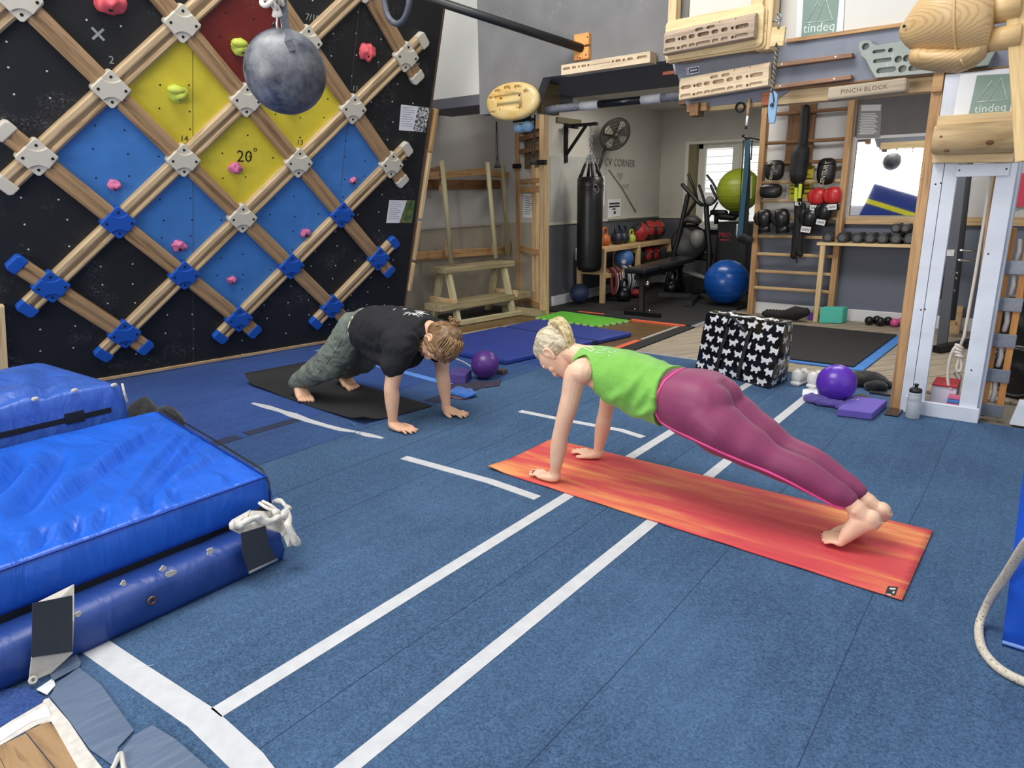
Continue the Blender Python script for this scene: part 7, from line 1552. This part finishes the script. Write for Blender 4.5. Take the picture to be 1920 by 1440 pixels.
from mathutils.bvhtree import BVHTree
def bvh(o):
    me=o.data; M=ROOT[o]; return BVHTree.FromPolygons([M@v.co for v in me.vertices],[tuple(p.vertices) for p in me.polygons])
def onto(tree,u,v,lift=.002):
    for k in range(13):
        d=_ray(u,v-3*k).normalized(); h=tree.ray_cast(CAMP,d)
        if h[0]: break
    return (h[0]+h[1]*lift) if h[0] else None
def seam(name,tree,px,r,mat,parent,lift=.001,n=4):
    P=[]
    for (a,b),(c,d) in zip(px[:-1],px[1:]):
        for k in range(n):
            q=onto(tree,a+(c-a)*k/n,b+(d-b)*k/n,lift)
            if q: P.append(q)
    q=onto(tree,*px[-1],lift)
    if q: P.append(q)
    if len(P)<3: print('NOSEAM',name,px[0]); return None
    P=[P[0]]+[(P[i-1]+P[i]*2+P[i+1])/4 for i in range(1,len(P)-1)]+[P[-1]]
    return MB().tube(P,r,8).build(name,mat,parent) if len(P)>1 else None
def print_down(name,s,x,y,size,xd,yd,mat,parent,tree,ztop=1.2,lift=.0015,poly=None,down=(0,0,-1)):
    """flat print dropped straight onto a garment: text axes xd,yd on the ground plane"""
    xd,yd=Vector(xd),Vector(yd); bm=bmesh.new()
    if poly is None:
        c=bpy.data.curves.new('p','FONT'); c.body=s; c.size=size; c.align_x='LEFT'; c.align_y='CENTER'; t=bpy.data.objects.new('p',c); COL.objects.link(t); dg=bpy.context.evaluated_depsgraph_get(); me=bpy.data.meshes.new_from_object(t.evaluated_get(dg)); bpy.data.objects.remove(t); me.materials.clear(); bm.from_mesh(me)
    else:
        me=bpy.data.meshes.new(name)
        for P in poly:
            vs=[bm.verts.new((a*size,b*size,0)) for a,b in P]; bm.faces.new(vs)
    bmesh.ops.triangulate(bm,faces=bm.faces); bmesh.ops.subdivide_edges(bm,edges=bm.edges,cuts=2); bmesh.ops.triangulate(bm,faces=bm.faces)
    for v in bm.verts:
        p=Vector((x,y,ztop))+xd*v.co.x+yd*v.co.y; h=tree.ray_cast(p,Vector(down)); v.co=(h[0]+h[1]*lift) if h[0] else Vector((x,y,.5))
    bm.to_mesh(me); bm.free(); me.name=name; return tag(link(name,me,mat,parent),kind=None)
vtree=bvh([o for o in wo.children if o.name.startswith('vest')][0]); PRT=plain('vest_print_white',(190,224,172),.8,var=.12,scale=60)
print_down('print','THE I',-1.510,2.565,.052,(0,1,0),(-1,0,0),PRT,wo,vtree); print_down('print','- CL',-1.462,2.560,.046,(0,1,0),(-1,0,0),PRT,wo,vtree)
tri=[[(0,0),(.08,0),(.5,.78),(.46,.9)],[(.46,.9),(.5,.78),(.92,0),(1,0)],[(0,0),(.3,.0),(.3,.07),(.0,.07)],[(.3,.0),(.62,.55),(.56,.6),(.25,.04)],[(.72,0),(1,0),(.96,.07),(.72,.07)]]
print_down('print',None,-1.550,2.575,.105,(0,1,0),(-1,0,0),PRT,wo,vtree,poly=tri)
HEM=plain('lime_binding',(104,176,52),.85)
# leggings
MAG=NT('magenta_leggings'); MAG.base(MAG.ramp(MAG.noise(10,3),[(.3,lin((124,44,84))),(.7,lin((136,50,92)))])); MAG.b.inputs['Roughness'].default_value=.55; MAG.b.inputs['Sheen Weight'].default_value=.12; MAG.bump(MAG.noise(60,3,MAG.coord((1,1,1))),.04,.002); MAG=MAG.m
lg_=MB()
lg_.loft([sec(*t) for t in (((-1.245,2.65,.462),.128,.100,.0),((-1.20,2.65,.460),.143,.118,.0),((-1.10,2.65,.448),.166,.142,.08),((-1.03,2.65,.440),.172,.146,0),((-.965,2.65,.445),.160,.125,-.2),((-.915,2.65,.43),.135,.095,-.35))],28,2.4)
for sg,h_,k_,a_ in ((-1,Lh,Lk,La),(1,Rh,Rk,Ra)):
    limb(lg_,[h_+Vector((.0,0,-.002)),h_.lerp(k_,.25)+Vector((0,0,-.016)),h_.lerp(k_,.62)+Vector((0,0,-.010)),k_+Vector((0,0,-.004)),k_.lerp(a_,.34)+Vector((0,0,.012)),k_.lerp(a_,.75)+Vector((0,0,.008)),a_+Vector((-.028,0,.020))],[.102,.107,.086,.064,.063,.050,.040],18,5)
    lg_.ell((-1.02,2.65+sg*.058,.468),(.108,.090,.096),None,20,14)
remesh(lg_,'leggings',MAG,wo,.0055,26)
ltree=bvh([o for o in wo.children if o.name.startswith('leggings')][0])
PKP=plain('pink_piping',(222,74,140),.5,var=0)
seam('piping',ltree,[(1290,688),(1266,699),(1246,714),(1233,738),(1229,758),(1230,776),(1238,790),(1256,802),(1302,824),(1352,848),(1400,868),(1440,884),(1480,903),(1530,930),(1562,947),(1584,958)],.0055,PKP,wo)
# ---------------------------------------------------------------- the man
ma=thing('person','man with tied brown hair, black T-shirt and grey green trousers in a piked plank','person',(-3.3,2.8,.002))
body=MB(); FM=lambda p: Vector(p)
Rw,Re,Rs=FM((-2.878,2.582,.060)),FM((-2.862,2.576,.265)),FM((-2.812,2.628,.495))
Lw,Le,Ls=FM((-2.832,2.985,.060)),FM((-2.868,3.000,.262)),FM((-2.825,2.965,.495))
for w,e,s_ in ((Rw,Re,Rs),(Lw,Le,Ls)): limb(body,[s_+Vector((-.03,0,.01)),s_,s_.lerp(e,.5)+Vector((-.004,0,0)),e,e.lerp(w,.33),w],[.058,.058,.050,.042,.043,.027])
nlm=hand(body,Rw,(1,.04,0),(.0,1,0),s=1.02,spread=.2)+hand(body,Lw,(1,.02,0),(.0,-1,0),s=1.02,spread=.17)
tm=[((-2.80,2.795,.575),.055,.052,-.3),((-2.84,2.795,.560),.125,.070,-.2),((-2.90,2.797,.545),.175,.095,-.1),((-3.0,2.80,.540),.168,.110,-.05),((-3.12,2.805,.545),.150,.100,0),((-3.25,2.812,.545),.142,.092,.1),((-3.36,2.82,.525),.150,.10,.35),((-3.42,2.82,.49),.13,.085,.6)]
body.loft([sec(*t) for t in tm],24,2.3)
Rh,Rk,Ra=FM((-3.365,2.745,.495)),FM((-3.575,2.685,.262)),FM((-3.915,2.690,.098))
Lh,Lk,La=FM((-3.365,2.895,.495)),FM((-3.590,2.985,.245)),FM((-3.905,3.050,.092))
for h_,k_,a_ in ((Rh,Rk,Ra),(Lh,Lk,La)): limb(body,[h_,h_.lerp(k_,.5),k_,k_.lerp(a_,.35),a_],[.085,.074,.056,.054,.034])
def fm_foot(a,d):
    a=Vector(a); d=Vector(d).normalized(); sdx=Vector((-d.y,d.x,0)); H=a-d*.045+Vector((0,0,-.030)); B=a+d*.115; B.z=.030; T_=a+d*.200; T_.z=.018; return H,B,T_,sdx
for a,d,sg in ((Ra,(.9,-.36,0),1),(La,(.95,-.28,0),-1)):
    H,B,T_,sdx=fm_foot(a,d); tn=foot_on_toes(body,a,H,B,T_,sdx*sg,1.2)
    nails_obj(tn,plain('nail_pale',(226,184,160),.35,var=0),ma,'toenail')
HM_=headM((-2.692,2.796,.500),(.88,-.10,-.16),(-.02,-.40,-.90))@Matrix.Scale(1.1,4)
headparts(body,HM_)
limb(body,[HM_@Vector((0,-.02,-.03)),HM_@Vector((0,-.035,-.09)),Vector((-2.83,2.797,.560))],[.058,.056,.072])
remesh(body,'body',SKM,ma,.0040,5)
nails_obj(nlm,plain('nail_pale',(226,184,160),.35,var=0),ma,'fingernail')
face_bits(HM_,ma,(plain('lip_man',(186,112,100),.4,var=0),SKM),(90,100,96),plain('brow_brown',(110,82,54),.8))
HBR=hair_mat('sandy_brown',(126,96,64),(70,50,34),(22,50,50)); T=lambda x,y,z: HM_@Vector((x,y,z)); R3=HM_.to_3x3()
hr=MB(); hr.ell(T(0,-.022,.040),(.083,.094,.092),R3,28,20); hr.ell(T(0,-.05,-.008),(.074,.058,.068),R3,24,16); hr.ell(T(0,.022,.070),(.072,.066,.056),R3,24,16)
for s_ in (-1,1): hr.tube(catmull([T(.070*s_,.055,.055),T(.080*s_,.035,.02),T(.082*s_,.012,-.012)],4),.013,8,round_=True)
def wavy(c,n):
    loc=(c-np.array(HM_.translation))@np.array(R3); return c+n*np.array([mnoise.noise(Vector((l[0]*34,l[1]*12,l[2]*20)))*.007+mnoise.noise(Vector((l[0]*80,l[1]*18,l[2]*40)))*.003 for l in loc])[:,None]
remesh(hr,'hair',HBR,ma,.0045,2,post=wavy)
st_=MB(); BUN=T(0,-.106,.050)
for i in range(90):
    a=random.uniform(-2.6,2.6); e=random.uniform(.15,1.35); 
    p0=T(.080*math.sin(a)*math.sin(e),.020+.085*math.cos(a)*math.sin(e),.042+.088*math.cos(e)); mid=T(.092*math.sin(a*.8)*math.sin(e*.7),-.045,.040+.090*math.cos(e*.8)); 
    p0+=Vector((random.uniform(-.006,.006),)*3); st_.tube(catmull([p0,p0.lerp(mid,.5)+(p0.lerp(mid,.5)-T(0,-.02,.03)).normalized()*.016,mid,BUN],4),[.0036]*4+[.0042]*5+[.0036]*4,5)
for i in range(12):
    s_=random.choice((-1,1)); x=.070*s_+random.uniform(-.008,.008); y=random.uniform(.02,.07); st_.tube(catmull([T(x,y,.045),T(x*1.12,y+.014,.01),T(x*1.15,y+random.uniform(.0,.03),-.03-random.uniform(0,.03))],4),[.003]*5+[.0016]*4,5)
tag(st_.build('hair_strands',hair_mat('sandy_highlight',(150,118,80),(88,64,42),(22,50,50)),ma),kind='stuff')
bn_=MB().ell(T(0,-.118,.056),(.026,.024,.024),R3,16,12)
for i in range(26):
    a=random.uniform(0,6.28); q=BUN+R3@Vector((math.cos(a)*.016,-.008,math.sin(a)*.016)); e=q+R3@Vector((math.cos(a)*random.uniform(.01,.026),-random.uniform(.012,.030),math.sin(a)*random.uniform(.01,.026))); st=q.lerp(e,.6)+R3@Vector((0,-.012,0)); bn_.tube([q,st,e],[.007,.006,.0022],6)
bn_.build('hair_bun',MC['sandy_highlight'],ma); MB().torus(BUN,.018,.005,R3@Vector((0,1,-.1)),16).build('hair_tie',plain('dark_hair_tie',(70,56,44),.7),ma)
# trousers
TRO=NT('grey_green_canvas'); TRO.base(TRO.ramp(TRO.noise(9,4),[(.3,lin((92,100,92))),(.7,lin((110,118,108)))])); TRO.b.inputs['Roughness'].default_value=.9; TRO.bump(TRO.noise(1,4,TRO.coord((13,9,13)),.55,.8),.55,.03); TRO=TRO.m
tr=MB(); tr.loft([sec(*t) for t in (((-3.285,2.813,.548),.155,.102,.15),((-3.34,2.818,.535),.168,.118,.3),((-3.42,2.82,.500),.160,.118,.6),((-3.48,2.82,.465),.12,.08,.8))],26,2.4)
for h_,k_,a_ in ((Rh,Rk,Ra),(Lh,Lk,La)):
    limb(tr,[h_+Vector((.01,0,.02)),h_.lerp(k_,.4)+Vector((0,0,-.01)),h_.lerp(k_,.8)+Vector((0,0,-.008)),k_+Vector((-.01,0,-.004)),k_.lerp(a_,.4)+Vector((0,0,.006)),a_+Vector((.012,-.004,.006))],[.108,.108,.104,.096,.086,.064],18,5)
def crease(c,n):
    out=np.array([mnoise.noise(Vector((p[0]*11+p[2]*6,p[1]*10,p[2]*13)))*.012+abs(mnoise.noise(Vector((p[0]*20,p[1]*8,p[2]*24))))*.009-.003 for p in c]); return c+n*out[:,None]
trm=remesh(tr,'trousers',TRO,ma,.0065,3,post=crease); ttree=bvh(trm)
SEAMG=plain('trouser_seam',(62,68,62),.9)
seam('pocket_seam',ttree,[(664,620),(668,632),(680,636),(688,630)],.0022,SEAMG,ma); seam('side_seam',ttree,[(655,612),(640,640),(625,665),(606,690),(585,715)],.0018,SEAMG,ma); seam('knee_seam',ttree,[(614,640),(630,660),(648,672)],.0018,SEAMG,ma); seam('hem',ttree,[(553,728),(570,737),(588,740),(600,737)],.003,SEAMG,ma)
# T-shirt
TEE=NT('black_tee'); TEE.base(TEE.ramp(TEE.noise(12,4),[(.3,lin((18,19,23))),(.7,lin((26,27,32)))])); TEE.b.inputs['Roughness'].default_value=.9; TEE.b.inputs['Sheen Weight'].default_value=.0; TEE.bump(TEE.noise(1,3,TEE.coord((8,6,9)),.5,1.0),.4,.03); TEE=TEE.m
te=MB(); tt=[((-2.762,2.796,.570),.066,.058,-.35),((-2.80,2.795,.566),.115,.076,-.25),((-2.84,2.795,.556),.150,.092,-.2),((-2.90,2.797,.540),.185,.112,-.1),((-3.0,2.80,.522),.182,.138,-.03),((-3.1,2.804,.512),.176,.150,.03),((-3.19,2.809,.512),.172,.146,.08),((-3.265,2.812,.515),.172,.140,.12),((-3.292,2.814,.516),.170,.136,.14)]
te.loft([sec(*t) for t in tt],34,2.3)
for s_,e in ((Rs,Re),(Ls,Le)): limb(te,[s_+Vector((-.08,.05 if s_ is Rs else -.05,.0)),s_+Vector((-.012,.012 if s_ is Rs else -.012,.004)),s_.lerp(e,.28)+Vector((-.014,0,0)),s_.lerp(e,.46)+Vector((-.016,-.006 if s_ is Rs else .006,0))],[.104,.096,.084,.077],18,5)
te.loft([sec((-3.24,2.80,.42),.13,.06),sec((-3.14,2.80,.395),.15,.08),sec((-3.02,2.79,.375),.15,.085),sec((-2.92,2.79,.39),.13,.07)],24,2.2)
tem=remesh(te,'t_shirt',TEE,ma,.0065,4,post=lambda c,n: c+n*np.array([mnoise.noise(Vector((p[0]*9+p[2]*5,p[1]*8,p[2]*11)))*.014+abs(mnoise.noise(Vector((p[0]*16-p[2]*10,p[1]*6,p[2]*14))))*.010 for p in c])[:,None])
tree=bvh(tem); GP=plain('shirt_print',(196,196,196),.8,var=.15,scale=60)
def burst(n,r0,r1,a0,a1,w):
    out=[]
    for i in range(n):
        a=a0+(a1-a0)*i/(n-1); l=r1*(.75+.5*((i*37)%10)/10); c_,s_=math.cos(a),math.sin(a); out.append([(c_*r0-s_*w,s_*r0+c_*w),(c_*l*.7-s_*w*1.6,s_*l*.7+c_*w*1.6),(c_*l,s_*l),(c_*l*.7+s_*w*1.6,s_*l*.7-c_*w*1.6),(c_*r0+s_*w,s_*r0-c_*w)])
    return out
print_down('print',None,-2.895,2.800,.115,(0,-1,0),(1,0,0),GP,ma,tree,poly=burst(11,.2,.75,R(-10),R(190),.024))
print_down('print',None,-2.855,2.775,.05,(0,-1,0),(1,0,0),GP,ma,tree,poly=burst(8,.05,.4,0,R(320),.06)); print_down('print',None,-2.86,2.835,.05,(0,-1,0),(1,0,0),GP,ma,tree,poly=burst(8,.05,.4,0,R(320),.06))
print_down('print',None,-2.975,2.80,.1,(0,-1,0),(1,0,0),GP,ma,tree,poly=[[(-.3,.1),(-.1,0),(.1,.06),(-.1,.14)],[(.2,-.3),(.4,-.36),(.5,-.28)],[(-.5,-.4),(-.2,-.45),(-.3,-.35)]])
seam('sleeve_hem',tree,[(733,690),(745,694),(760,697),(775,694)],.003,TEE,ma)
WB=plain('cream_waistband',(206,196,168),.8); P=[]
for t in np.linspace(0,6.283,41)[:-1]:
    c_,s_=math.cos(t),math.sin(t); P.append(Vector((-3.296-.018*c_*0,2.814+.158*math.copysign(abs(c_)**(2/2.3),c_),.524+.118*math.copysign(abs(s_)**(2/2.3),s_)))+Vector((.14*math.copysign(abs(s_)**(2/2.3),s_)*.12,0,0)))
MB().tube(P,.009,8,closed=True).build('waistband',WB,ma)
